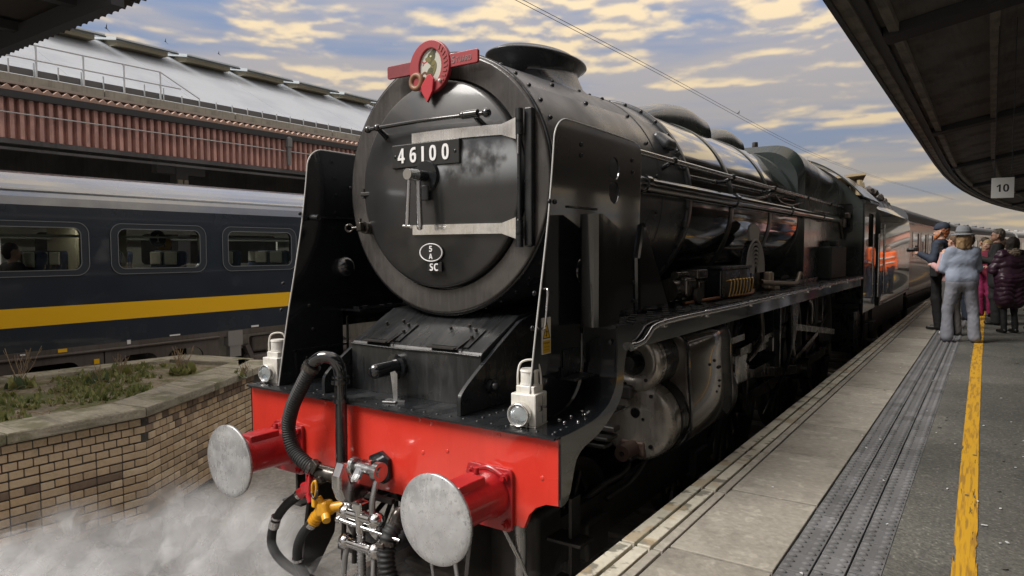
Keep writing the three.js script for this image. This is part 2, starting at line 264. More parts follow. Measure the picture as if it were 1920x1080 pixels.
{
  const worn = tex(256, 2048, (u, v) => {
    const a = ft(u, v, 5, 60, 5, 150), b = ft(u, v, 24, 300, 3, 151), wear = mix(0.085, -0.06, sm(0.1, 0.4, v)), e = Math.min(u, 1 - u) * 9;
    const on = sm(0.24, 0.3, a * 0.72 + b * 0.3 - wear * (0.6 + sm(0.45, 0.75, u)) + Math.min(0.12, e * 0.1) - 0.1);
    return [...m3([0.62, 0.335, 0.016], [0.36, 0.19, 0.025], sm(0.42, 0.75, ft(u, v, 8, 90, 4, 153))), on];
  }, { wrap: false });
  const pos = [], uv = [], Z = [2, 0, -0.65, -3.45, -7.85, -14, -20, -26, -32, -38, -44, -50], X0 = [3.03, 3.02, 3.012, 2.98, 2.945, 2.93, 2.92, 2.92, 2.92, 2.92, 2.92, 2.92], Wd = [0.1, 0.1, 0.1, 0.105, 0.118, 0.12, 0.12, 0.12, 0.12, 0.12, 0.12, 0.12];
  for (let i = 0; i + 1 < Z.length; i++) { const q = (k, s) => { pos.push(X0[k] + s * Wd[k] + cv(Z[k]), 0.9165, Z[k]); uv.push(s, clamp((2 - Z[k]) / 16, 0, 0.999)); }; q(i, 0); q(i, 1); q(i + 1, 1); q(i, 0); q(i + 1, 1); q(i + 1, 0); }
  const g = new THREE.BufferGeometry(); g.setAttribute('position', new THREE.Float32BufferAttribute(pos, 3)); g.setAttribute('uv', new THREE.Float32BufferAttribute(uv, 2)); g.computeVertexNormals();
  part('yellow_line', g, std(1, 0.6, { map: worn, transparent: true }), platform, { keep: true, label: 'worn yellow line painted along the platform' });
}

// ------------------------------------------------------------------ platform canopy on the right
M.soffit = std(1, 0.85, { map: dirtOrSheenMap([0.17, 0.16, 0.15], [0.08, 0.076, 0.073], 1, 2.2, 160) });
M.beam = std([0.036, 0.037, 0.042], 0.7);
M.purlin = std(1, 0.8, { map: dirtOrSheenMap([0.26, 0.23, 0.19], [0.12, 0.105, 0.09], 1, 1.4, 164) });
M.fascia = std(1, 0.75, { map: dirtOrSheenMap([0.085, 0.082, 0.085], [0.045, 0.044, 0.046], 1, 2.0, 166) });
{
  const t = thing('platform_canopy', 'long dark platform canopy with curved edge over the right platform', 'canopy', [1.6, 5, -4]);
  const hs = 0.187, hy = (x) => 5.16 + hs * (x - 1.95);
  part('fascia', [sweep([[1.6, 5.0], [1.6, 5.34], [1.66, 5.34], [1.66, 5.0]])], M.fascia, t);
  part('edge_board', [sweep([[1.664, 5.03], [1.664, 5.07], [1.8, 5.07], [1.8, 5.03]])], M.purlin, t);
  part('edge_board', [sweep([[1.803, 5.06], [1.803, 5.1], [1.93, 5.1], [1.93, 5.06]])], M.fascia, t);
  const B = [10.4, 1.7, -7.0, -15.8, -24.3, -33, -41.5, -50, -58.5, -67];
  for (let i = 0; i + 1 < B.length; i++) part('roof_panel', [sweep([[1.62, hy(1.62) + 0.005], [1.62, hy(1.62) + 0.1], [11, hy(11) + 0.1], [11, hy(11)]], zs(B[i] - 0.005, B[i + 1] + 0.005, 5))], M.soffit, t);
  for (const b of B) part('cross_beam', [exY([[1.94, 5.03], [11, 5.03 + hs * 9], [11, hy(11) - 0.003], [1.94, hy(1.94) - 0.003]], 0.42, b - 0.21).translate(cv(b), 0, 0)], M.beam, t);
  for (const x of [2.06, 3.08, 4.4, 5.8]) for (let i = 0; i + 1 < B.length; i++) part('purlin', [sweep([[x - 0.055, hy(x) - 0.1], [x + 0.055, hy(x) - 0.1], [x + 0.055, hy(x) - 0.004], [x - 0.055, hy(x) - 0.004]], zs(B[i] - 0.22, B[i + 1] + 0.22, 4))], M.purlin, t);
  for (const z of [1.7, -15.8, -33]) part('column', [cy([6.2 + cv(z), 0.9, z], [6.2 + cv(z), 5.8, z], 0.11, 0.11, 16)], M.beam, t);
}
const blackSign = '#16181c';
{
  const t = thing('platform_sign', 'white square sign with the number 10 hanging under the canopy', 'sign', [3.22, 3.07, -8]);
  part('board', [rb(0.245, 0.262, 0.02, 3.222, 3.196, -8, 0.004)], M.whiteFlat, t);
  const face = canvas(256, 272, (c, w, h) => { c.fillStyle = '#e4e6e6'; c.fillRect(0, 0, w, h); c.fillStyle = blackSign; c.font = '700 142px sans-serif'; c.textAlign = 'center'; c.textBaseline = 'middle'; c.fillText('10', w / 2, h / 2 + 4); });
  part('face', [new THREE.PlaneGeometry(0.238, 0.255).translate(3.222, 3.196, -7.9875)], std(1, 0.45, { map: face }), t, { keep: true });
  for (const x of [3.13, 3.315]) part('hanger', [cy([x, 3.32, -8], [x, 5.35, -8], 0.006)], M.beam, t);
}

// ------------------------------------------------------------------ canopy end overhead on the left
{
  const t = thing('corrugated_canopy', 'dark canopy with serrated corrugated end overhead at top left', 'canopy', [-6, 5, -0.84]);
  const pts = [], N = 42, p = 0.142, x0 = -9.8; for (let i = 0; i <= N * 4; i++) { const x = x0 + i * p / 4, k = i % 4; pts.push([x, 5.02 + (k === 1 ? 0.03 : k === 3 ? -0.03 : 0)]); }
  const top = pts.map(([x, y]) => [x, y + 0.012]).reverse();
  part('roof_sheet', [exY([...pts, ...top], 5.4, -0.84)], std([0.05, 0.045, 0.045], 0.8), t);
  part('edge_beam', [bx(5.9, 0.2, 0.12, -6.8, 4.86, -0.4)], M.beam, t);
  for (const x of [-4.6, -6, -7.5, -9]) part('purlin', [bx(0.12, 0.1, 5, x, 4.93, 1.9)], M.beam, t);
  part('cross_beam', [bx(5.9, 0.3, 0.2, -6.8, 4.73, 2.2)], M.beam, t);
  part('roof_deck', [bx(5.95, 0.06, 5.36, -6.82, 5.1, 1.86)], M.beam, t);
}

// ------------------------------------------------------------------ island platform end with its brick wall
const WX = -3.42, CZ = -0.32, D2 = [-0.5, -0.866], N2 = [0.866, -0.5];
const soilTex = tex(512, 512, (u, v) => { const a = ft(u, v, 8, 8, 5, 170), b = ft(u, v, 60, 60, 2, 171); return m3(m3([0.13, 0.11, 0.075], [0.31, 0.265, 0.19], clamp(a + (b - 0.5) * 0.8)), [0.1, 0.115, 0.035], sm(0.5, 0.62, ft(u, v, 5, 5, 5, 172)) * 0.8); }, { tile: 1.6 });
struct('island_platform', [exP([[WX - 0.12, 9], [WX - 0.12, CZ], [-4.76, -2.6], [-6.12, -2.2], [-6.3, -0.2], [-6.3, 9]], 1.13, -0.23)], std(1, 0.95, { map: soilTex, bumpMap: groundBump, bumpScale: 0.03 }));
const stoneMap = tex(1024, 1024, (u, v) => {
  const a = ft(u, v, 4, 5, 6, 180), b = ft(u, v, 60, 60, 3, 181), c = ft(u, v, 6, 6, 5, 182), e = sm(0.55, 0.75, ft(u, v, 3, 40, 4, 184));
  let k = m3([0.20, 0.185, 0.145], [0.40, 0.37, 0.29], clamp(a * 1.2 - 0.1 + (b - 0.5) * 0.6)); k = m3(k, [0.125, 0.13, 0.065], sm(0.47, 0.7, c) * 0.75); return m3(k, [0.1, 0.095, 0.08], e * 0.4);
}, { tile: 1.5 });
const stoneBump = tex(512, 512, (u, v) => 0.6 * ft(u, v, 5, 5, 5, 190) + 0.4 * ft(u, v, 50, 50, 3, 191), { srgb: false, tile: 0.9 });
const stoneMats = [1, 0.9, 1.12].map((k) => std([k, k, k], 0.9, { map: stoneMap, bumpMap: stoneBump, bumpScale: 0.016 }));
{
  const t = thing('brick_wall', 'angled buff brick wall of the island platform with thick stone coping', 'wall', [WX, -0.15, CZ]);
  part('mortar', [exP([[WX - 0.012, 9], [WX - 0.012, CZ + 0.004], [WX - 0.012 + D2[0] * 2.75, CZ + D2[1] * 2.75], [WX - 0.11 + D2[0] * 2.7, CZ + 0.05 + D2[1] * 2.65], [WX - 0.11, CZ], [WX - 0.11, 9]], 0.99, -0.15)], std([0.085, 0.08, 0.074], 0.95, { bumpMap: grain, bumpScale: 0.004 }), t);
  const brickTex = tex(256, 256, (u, v) => m3([0.8, 0.78, 0.74], [1.12, 1.1, 1.08], clamp(ft(u, v, 6, 6, 5, 200) + (ft(u, v, 60, 60, 2, 201) - 0.5) * 0.7)), { tile: 0.4 });
  const cols = [[0.47, 0.365, 0.25], [0.52, 0.41, 0.285], [0.41, 0.315, 0.215], [0.48, 0.36, 0.235], [0.57, 0.465, 0.335], [0.36, 0.285, 0.205]];
  const clean = cols.map((c) => std(c.map((v) => v * 1.28), 0.86, { map: brickTex, bumpMap: grain, bumpScale: 0.004 }));
  const sooty = cols.map((c, i) => std([c[0] * (0.5 + i * 0.04), c[1] * (0.47 + i * 0.04), c[2] * (0.52 + i * 0.04)], 0.9, { map: brickTex, bumpMap: grain, bumpScale: 0.005 }));
  const gs = (l) => [0, 1, 2].map((i) => { const g = rb(l, 0.062, 0.06, 0, 0, -0.03, 0.006), p = g.attributes.position; for (let k = 0; k < p.count; k++) { const q = n3(p.getX(k) * 14 + i * 9, p.getY(k) * 20, 3 + i) - 0.5; p.setZ(k, p.getZ(k) + q * 0.005); p.setY(k, p.getY(k) + q * 0.003); } g.computeVertexNormals(); return metres(norm(g), i * 0.13, i * 0.07); });
  const S = gs(0.215), Hd = gs(0.1025), extra = [];
  let n = 0;
  const put = (g, m, mat) => { if (n++ < 298) copies('brick', g, mat, t, [m]); else { const q = g.clone(); q.applyMatrix4(m); extra.push(q); } };
  const wall = (ox, oz, dx, dz, ry, len, second) => {
    for (let r = 0; r < 13; r++) {
      const stretcher = r % 2 === 0 && r < 10, L = stretcher ? 0.225 : 0.1125, y = -0.15 + 0.012 + 0.031 + r * 0.0755;
      for (let s = stretcher ? 0.112 : r % 2 ? 0.056 : 0.1; s < len - L / 2; s += L) {
        const j = rr(-0.003, 0.003), dirty = second ? (r > 10 && rnd() < 0.6) || rnd() < 0.05 : r > 8 + rr(-1.5, 1) || (r < 1 && rnd() < 0.6) || rnd() < 0.08;
        put((stretcher ? S : Hd)[Math.floor(rnd() * 3)], tr(ox + dx * s, y + j * 0.5, oz + dz * s, rr(-0.008, 0.008), ry + rr(-0.012, 0.012), rr(-0.006, 0.006)).premultiply(new THREE.Matrix4().makeTranslation(rr(-0.003, 0.004), 0, 0)), dirty ? sooty : clean);
      }
    }
  };
  wall(WX, CZ, D2[0], D2[1], Math.atan2(N2[0], N2[1]), 2.35, true);
  wall(WX, CZ, 0, 1, Math.PI / 2, 1.75, false);
  part('brick_remainder', extra, clean[1], t, { stuff: true });
  // coping stones: prisms between two lines across the wall
  const cope = (a, b, c, d, m, y0 = 0.855, y1 = 0.95) => { const g = extr([[a[0], -a[1]], [b[0], -b[1]], [c[0], -c[1]], [d[0], -d[1]]], y1 - y0, { bevel: 0.016 }).rotateX(-Math.PI / 2).translate(0, y0, 0); part('coping_stone', [g], m, t, { ox: rnd(), oy: rnd() }); };
  const F = (s) => [WX + 0.08, CZ + 0.04 + s], Bk = (s) => [WX - 0.4, CZ + 0.1 + s];
  const G = (s) => [WX + 0.075 + D2[0] * s, CZ - 0.05 + D2[1] * s], Gb = (s) => [WX - 0.4 + D2[0] * s * 1.0 - 0.02, CZ + 0.14 + D2[1] * s];
  cope(F(6), F(2.48), Bk(2.48), Bk(6), stoneMats[1]); cope(F(2.47), F(1.12), Bk(1.12), Bk(2.47), stoneMats[0]); cope(F(1.11), F(0), Bk(0.02), Bk(1.11), stoneMats[2]);
  cope([WX + 0.08, CZ + 0.03], G(1.12), Gb(1.12), Bk(0.01), stoneMats[1]); cope(G(1.13), G(2.05), Gb(2.1), Gb(1.13), stoneMats[0]); cope(G(2.06), G(2.75), Gb(2.7), Gb(2.11), stoneMats[2]);
  const e0 = Gb(2.72); cope([e0[0], e0[1] + 0.05], [-5.1, -2.68], [-5.0, -2.3], [-4.75, -2.2], stoneMats[1]); cope([-5.12, -2.68], [-6.2, -2.4], [-6.0, -2.0], [-5.05, -2.3], stoneMats[0]);
  cope([-6.22, -2.38], [-6.42, -0.2], [-6.1, -0.2], [-6.0, -2.0], stoneMats[2]); cope([-6.42, -0.19], [-6.42, 3], [-6.1, 3], [-6.1, -0.19], stoneMats[0]);
}
// weeds on the island
{
  const leafM = [[0.15, 0.19, 0.05], [0.26, 0.27, 0.085], [0.09, 0.14, 0.065], [0.33, 0.25, 0.13]].map((c) => phy(c, 0.75, { side: THREE.DoubleSide, transmission: 0.3, thickness: 0 }));
  const stalkM = std([0.3, 0.22, 0.14], 0.9);
  const leaf = (l, w) => { const g = new THREE.PlaneGeometry(w, l, 2, 3), p = g.attributes.position; g.translate(0, l / 2, 0); for (let i = 0; i < p.count; i++) { const t = p.getY(i) / l; p.setX(i, p.getX(i) * (1 - t * t) * (0.5 + 1.6 * t * (1.4 - t))); p.setZ(i, -t * t * l * 0.45 + Math.abs(p.getX(i)) * 0.3); } g.computeVertexNormals(); return norm(g); };
  const tuft = (x, y, z, n, h, kinds, spread = 0.09) => { for (let i = 0; i < n; i++) { const a = rr(0, 6.28), l = h * rr(0.5, 1.2), g = leaf(l, l * rr(0.45, 0.85)); kinds[Math.floor(rnd() * kinds.length)].push(g.applyMatrix4(tr(x + Math.cos(a) * spread * rnd(), y, z + Math.sin(a) * spread * rnd(), rr(0.3, 1.35), a, 0))); } };
  const bag = [[], [], [], []];
  const inIsland = (x, z) => x < WX - 0.42 && x > -6.05 && z < 1.6 && (z > -0.2 || (x - WX + 0.5) < (z + 0.2) * 0.577 - 0.05) && z > -2.0;
  const cl = []; for (let i = 0; i < 22; i++) cl.push([rr(-6, -3.9), rr(-1.7, 1.2)]);
  for (let i = 0; i < 1050; i++) { const c = cl[i % 22], x = c[0] + (rnd() + rnd() - 1) * 0.38, z = c[1] + (rnd() + rnd() - 1) * 0.34; if (inIsland(x, z)) tuft(x, 0.897, z, 5, rr(0.02, 0.075) * rr(0.7, 1.2), bag, 0.05); }
  const twigs = []; for (let i = 0; i < 260; i++) { const x = rr(-6, -3.8), z = rr(-1.9, 1.5); if (!inIsland(x, z)) continue; const a = rr(0, 6.28), l = rr(0.06, 0.22), y = rr(0.0, 0.09); twigs.push(tb([[x, 0.9, z], [x + Math.cos(a) * l * 0.5, 0.905 + y, z + Math.sin(a) * l * 0.5], [x + Math.cos(a + 0.5) * l, 0.9 + y * rr(0, 1.6), z + Math.sin(a + 0.5) * l]], rr(0.0015, 0.003), 5, 4)); }
  single('dead_stems', 'brown dead stems lying among the weeds of the island platform', 'weeds', twigs, std([0.26, 0.19, 0.12], 0.95), { stuff: true });
  const all = bag.map((g, i) => mergeGeometries(g));
  single('ground_cover', 'low green weeds and moss spread over the island platform', 'weeds', [all[0], all[3]], leafM[1], { stuff: true });
  single('ground_cover', 'darker leafy weeds creeping over the island platform', 'weeds', [all[1], all[2]], leafM[0], { stuff: true });
  const weed = (name, label, x, z, h, n, leaves) => {
    const t = thing(name, label, 'plant', [x, 0.9, z]), st = [], lv = [[], [], [], []];
    for (let i = 0; i < n; i++) {
      const a = rr(0, 6.28), q = rr(0.1, 0.5), hh = h * rr(0.55, 1.05), P = [[x, 0.89, z]]; for (let k = 1; k <= 5; k++) P.push([x + Math.cos(a) * q * hh * k / 5 + rr(-0.012, 0.012), 0.89 + hh * k / 5, z + Math.sin(a) * q * hh * k / 5 + rr(-0.012, 0.012)]);
      st.push(tb(P, 0.0035, 10, 5)); for (let k = 2; k < 5; k++) { const b = rr(0, 6.28), e = P[k]; st.push(tb([e, [e[0] + Math.cos(b) * 0.03, e[1] + 0.03, e[2] + Math.sin(b) * 0.03], [e[0] + Math.cos(b) * 0.05, e[1] + rr(0.06, 0.1), e[2] + Math.sin(b) * 0.05]], 0.0022, 5, 4)); }
    }
    part('stalk', st, stalkM, t); if (leaves) { for (let i = 0; i < leaves; i++) tuft(x + rr(-0.1, 0.1), 0.9, z + rr(-0.1, 0.1), 3, rr(0.07, 0.13), lv, 0.05); part('foliage', [...lv[0], ...lv[1], ...lv[3]], leafM[1], t); if (lv[2].length) part('foliage', lv[2], leafM[2], t); }
  };
  weed('dry_weed', 'bushy weed with bare dry stalks nearest the corner of the coping', -5.05, -1.62, 0.36, 11, 46);
  weed('dry_weed', 'thin dead stalks in the middle of the weed patch', -5.6, -1.15, 0.27, 7, 12);
  weed('dry_weed', 'tall dead stalks at the left edge of the island', -5.7, -0.12, 0.5, 7, 20);
  weed('dry_weed', 'short brown stalks behind the low green weeds', -5.3, -0.75, 0.2, 6, 14);
  weed('dry_weed', 'small weed growing at the foot of the brick wall', -4.25, -1.95, 0.14, 6, 8);
  const paper = []; for (let i = 0; i < 5; i++) { const g = new THREE.PlaneGeometry(rr(0.05, 0.1), rr(0.04, 0.08), 3, 3), p = g.attributes.position; for (let k = 0; k < p.count; k++) p.setZ(k, rr(-0.012, 0.012)); g.computeVertexNormals(); paper.push(norm(g).applyMatrix4(tr(-2.72 + rr(-0.12, 0.14), -0.125, -0.75 + rr(-0.1, 0.1), -1.3 + rr(-0.3, 0.3), rr(0, 3)))); }
  single('litter', 'crumpled white litter on the ground behind the left buffer', 'litter', paper, std(0.7, 0.8, { side: THREE.DoubleSide }));
}
{
  const t = thing('marker_board', 'small grey board with a hand painted 10 standing by the brick wall', 'sign', [-2.99, -0.15, 0.93]);
  const f = canvas(320, 256, (c, w, h) => { c.fillStyle = '#8d9296'; c.fillRect(0, 0, w, h); c.fillStyle = '#777c80'; for (let i = 0; i < 60; i++) c.fillRect((i * 73) % w, (i * 131) % h, 30, 3); c.fillStyle = '#23272b'; c.font = '120px sans-serif'; c.textAlign = 'center'; c.fillText('10', w * 0.46, h * 0.86); c.font = '38px sans-serif'; c.fillText('7 < 5', w * 0.52, h * 0.3); c.fillText('>', w * 0.84, h * 0.8); });
  part('plate', [rb(0.25, 0.2, 0.012, 0, 0, 0, 0.004).applyMatrix4(tr(-2.99, 0.045, 0.93, -0.15, 0.95, 0.02))], std(0.3, 0.5), t);
  part('face', [new THREE.PlaneGeometry(0.244, 0.194).translate(0, 0, 0.0075).applyMatrix4(tr(-2.99, 0.045, 0.93, -0.15, 0.95, 0.02))], std(1, 0.5, { map: f }), t, { keep: true });
  part('post', [cy([-2.99, -0.15, 0.915], [-2.99, 0.03, 0.915], 0.02)], M.frame, t);
}

{
  const t = thing('unseen_back_wall', 'unseen dark brick wall added behind the right platform to shape reflections', 'building', [11.9, 0.5, -20]);  // out of view; added to darken what the smoke deflector mirrors
  const m = std(1, 0.9, { map: dirtOrSheenMap([0.12, 0.095, 0.075], [0.06, 0.05, 0.042], 1, 2.5, 205) });
  part('wall', [sweep([[11.6, 0.5], [11.6, 3.3], [12.2, 3.3], [12.2, 0.5]])], m, t); part('upper_wall', [sweep([[11.6, 4.7], [11.6, 6.8], [12.2, 6.8], [12.2, 4.7]])], m, t);  // gap between the two walls shaped to mirror a bright band
  each('pier', zs(7, -60, 17).map((z) => bx(0.5, 1.398, 0.7, 11.9 + cv(z), 4.0, z)), m, t);
}

// ------------------------------------------------------------------ dark blue train on the far track
M.trainBlue = phy([0.028, 0.036, 0.05], 0.34, { clearcoat: 1, clearcoatRoughness: 0.05, roughnessMap: smudge, bumpMap: wavy, bumpScale: 0.006 });
M.trainRoof = phy([0.26, 0.28, 0.315], 0.28, { clearcoat: 0.6, clearcoatRoughness: 0.1, metalness: 0.6, roughnessMap: streaks, bumpMap: wavy, bumpScale: 0.01 });
M.stripe = phy([0.93, 0.53, 0.01], 0.4, { clearcoat: 0.6, clearcoatRoughness: 0.1 });
M.skirt = std([0.026, 0.025, 0.024], 0.55, { roughnessMap: smudge });
M.under = std([0.115, 0.1, 0.092], 0.75, { map: dirtOrSheenMap([1, 1, 1], [0.62, 0.56, 0.5], 1, 1.8, 210) });
M.pane = phy([0.68, 0.71, 0.71], 0.02, { transmission: 1, thickness: 0 });
const TX = -6.95;
{
  const t = thing('passenger_train', 'dark blue passenger train with yellow stripe beyond the island platform', 'train', [-8.3, -0.15, -2]);
  const z0 = 5.2, z1 = -12.5, holes = [], wins = [];
  for (let k = -2; k < 7; k++) { const a = -0.025 - 1.704 * k + 0.0; wins.push([a - 1.43, a]); }
  for (const [a, b] of wins) holes.push(rrect(a + 0.1, 2.16, b - 0.1, 2.725, 0.1, THREE.Path));
  part('body_side', [exX([[z0, 1.69], [z0, 3.0], [z1, 3.0], [z1, 1.69]], 0.06, TX - 0.06, { holes }), exX([[z0, 1.13], [z0, 1.45], [z1, 1.45], [z1, 1.13]], 0.06, TX - 0.06)], M.trainBlue, t);
  part('stripe', [exX([[z0, 1.45], [z0, 1.69], [z1, 1.69], [z1, 1.45]], 0.06, TX - 0.06)], M.stripe, t);
  const arc = []; for (let i = 0; i <= 20; i++) { const a = i / 20 * Math.PI; arc.push([-8.3 + 1.35 * Math.sign(Math.cos(a)) * Math.pow(Math.abs(Math.cos(a)), 0.8), 3.0 + 0.52 * Math.pow(Math.sin(a), 0.85)]); }
  part('roof', [exY([...arc, [-9.6, 2.96], [-7.0, 2.96]], z0 - z1, z1)], M.trainRoof, t);
  part('roof_strip', [bx(0.012, 0.022, z0 - z1, TX + 0.0, 3.2, (z0 + z1) / 2, 0, 0, 0.25).translate(-0.03, 0, 0)], M.whiteFlat, t);  // thin white line along the roof shoulder
  part('far_side', [exX([[z0, 1.1], [z0, 3.0], [z1, 3.0], [z1, 1.1]], 0.05, -9.65, { holes: wins.map(([a, b]) => rrect(a + 0.1, 2.16, b - 0.1, 2.725, 0.1, THREE.Path)) })], std([0.55, 0.53, 0.47], 0.7), t);
  part('floor', [bx(2.6, 0.06, z0 - z1, -8.3, 1.16, (z0 + z1) / 2)], std(0.08, 0.8), t);
  part('ceiling', [bx(2.5, 0.04, z0 - z1, -8.3, 2.93, (z0 + z1) / 2)], std([0.72, 0.68, 0.57], 0.7), t);
  const lampM = std(0.8, 0.5); lampM.emissive.setRGB(1, 0.95, 0.86); lampM.emissiveIntensity = 0.8;
  for (let k = 0; k < 6; k++) { const z = 2.6 - k * 2.5; part('ceiling_light', [rb(0.16, 0.03, 1.8, -8.3, 2.895, z, 0.01)], lampM, t); const l = new THREE.RectAreaLight(0xfff4e2, 2.6, 0.16, 1.8); l.position.set(-8.3, 2.875, z); l.lookAt(-8.3, 0, z); scene.add(l); }
  part('luggage_rack', [-9.35, -7.35].flatMap((x) => [rb(0.32, 0.03, z0 - z1, x, 2.62, (z0 + z1) / 2, 0.01)]), std([0.4, 0.4, 0.38], 0.4), t);
  const seatM = std([0.035, 0.045, 0.075], 0.85), headM = std([0.42, 0.4, 0.33], 0.8), partM = std([0.5, 0.46, 0.33], 0.6);
  for (let k = -2; k < 9; k++) for (const x of [-7.5, -9.1]) {
    const z = 0.35 - k * 0.96, s = part('seat', [rb(0.86, 0.14, 0.46, x, 1.62, z - 0.05, 0.05), rb(0.86, 0.8, 0.13, x, 2.02, z - 0.3, 0.06, -0.12)], seatM, t);
    part('headrest', [rb(0.32, 0.2, 0.03, x - 0.21, 2.3, z - 0.25, 0.03), rb(0.32, 0.2, 0.03, x + 0.21, 2.3, z - 0.25, 0.03)], headM, s);
  }
  part('partition', [rb(1.0, 1.7, 0.06, -8.9, 2.05, -1.95, 0.02), rb(0.09, 1.75, 0.3, -7.6, 2.05, -2.12, 0.02)], partM, t);
  part('partition', [rb(1.3, 1.75, 0.07, -8.8, 2.05, 0.08, 0.02)], partM, t);
  // class signs hung in the saloon
  for (const [z, y, x, col, fg] of [[-2.62, 2.6, -7.35, '#3c4448', '#d8d8d0'], [-3.02, 2.53, -7.9, '#b08a3c', '#403018']]) {
    const f = canvas(128, 128, (c) => { c.fillStyle = col; c.fillRect(0, 0, 128, 128); c.fillStyle = fg; c.font = '84px serif'; c.textAlign = 'center'; c.fillText('1', 64, 92); });
    const s = part('class_sign', [cy([x - 0.004, y, z], [x + 0.004, y, z], 0.13, 0.13, 28)], std(0.3, 0.5), t); part('sign_face', [new THREE.CircleGeometry(0.125, 28).rotateY(Math.PI / 2).translate(x + 0.007, y, z)], std(1, 0.5, { map: f }), s, { keep: true });
  }
  M.winEdge = std([0.28, 0.3, 0.32], 0.35, { metalness: 0.5 }); M.winFrame = std([0.03, 0.038, 0.05], 0.4);
  for (const [a, b] of wins) {
    const w = part('window', [exX(rrect(a, 2.085, b, 2.8, 0.16), 0.012, TX, { holes: [rrect(a + 0.105, 2.165, b - 0.105, 2.72, 0.1, THREE.Path)] })], M.winFrame, t);
    const ring = (x0, y0, x1, y1, r, wd, x) => exX(rrect(x0, y0, x1, y1, r), 0.006, x, { holes: [rrect(x0 + wd, y0 + wd, x1 - wd, y1 - wd, Math.max(0.01, r - wd), THREE.Path)] });
    part('window_edge', [ring(a, 2.085, b, 2.8, 0.16, 0.009, TX + 0.0125), ring(a + 0.098, 2.157, b - 0.098, 2.728, 0.105, 0.01, TX + 0.0125)], M.winEdge, w);
    part('pane', [bx(0.006, 0.6, b - a - 0.16, TX - 0.03, 2.44, (a + b) / 2)], M.pane, w);
  }
  // underframe: side panels with oval openings, brackets, bogie
  part('underframe_rail', [cy([TX + 0.01, 1.045, z0], [TX + 0.01, 1.045, -3.34], 0.02, 0.02, 8), bx(0.05, 0.09, z0 - z1, TX - 0.02, 1.085, (z0 + z1) / 2)], M.under, t);
  for (const [a, b, ov] of [[-1.62, -3.34, [[-1.83, -2.36], [-2.5, -3.08]]], [1.2, -1.6, [[-0.62, -1.3], [0.4, -0.3]]], [4, 1.22, [[2.4, 1.6]]]])
    part('side_panel', [exX([[a, 0.3], [a, 1.03], [b, 1.03], [b, 0.3]], 0.04, TX - 0.05, { holes: ov.map(([p, q]) => rrect(q, 0.6, p, 0.93, 0.15, THREE.Path)) })], M.under, t);
  part('equipment_case', [bx(1.2, 0.7, 8, -7.9, 0.6, 1)], M.deep, t);
  const lab = (y, z, w, h, m) => part('label_plate', [bx(0.006, h, w, TX + 0.006, y, z)], m, t);
  lab(1.1, -1.08, 0.11, 0.045, M.stripe); lab(0.9, -1.5, 0.07, 0.07, M.stripe); lab(1.12, -1.94, 0.05, 0.06, M.whiteFlat); lab(1.15, -2.62, 0.16, 0.02, M.whiteFlat); lab(1.1, -0.62, 0.06, 0.02, M.whiteFlat); lab(1.16, -4.0, 0.14, 0.03, M.whiteFlat);
  part('bracket', [bx(0.12, 0.24, 0.26, TX - 0.03, 1.0, -3.62), bx(0.1, 0.2, 0.2, TX - 0.03, 0.8, -3.62), bx(0.05, 0.5, 0.05, TX - 0.05, 0.5, -3.62)], std([0.3, 0.29, 0.28], 0.5, { metalness: 0.4 }), t);
  const bog = part('bogie', [rb(0.14, 0.26, 1.1, TX - 0.12, 0.85, -4.55, 0.04), rb(0.14, 0.18, 2.4, TX - 0.16, 0.6, -5.1, 0.05), rb(0.16, 0.34, 0.4, TX - 0.12, 0.5, -4.2, 0.06), bx(0.1, 0.5, 0.08, TX - 0.12, 0.62, -4.0, 0.4)], M.under, t);
  for (const z of [-4.3, -6.2]) part('wheel', [latheZ([[0, -0.07], [0.42, -0.07], [0.45, 0], [0.45, 0.07], [0, 0.07]], 28).rotateY(Math.PI / 2).translate(-7.55, 0.3, z)], M.frame, bog);
}

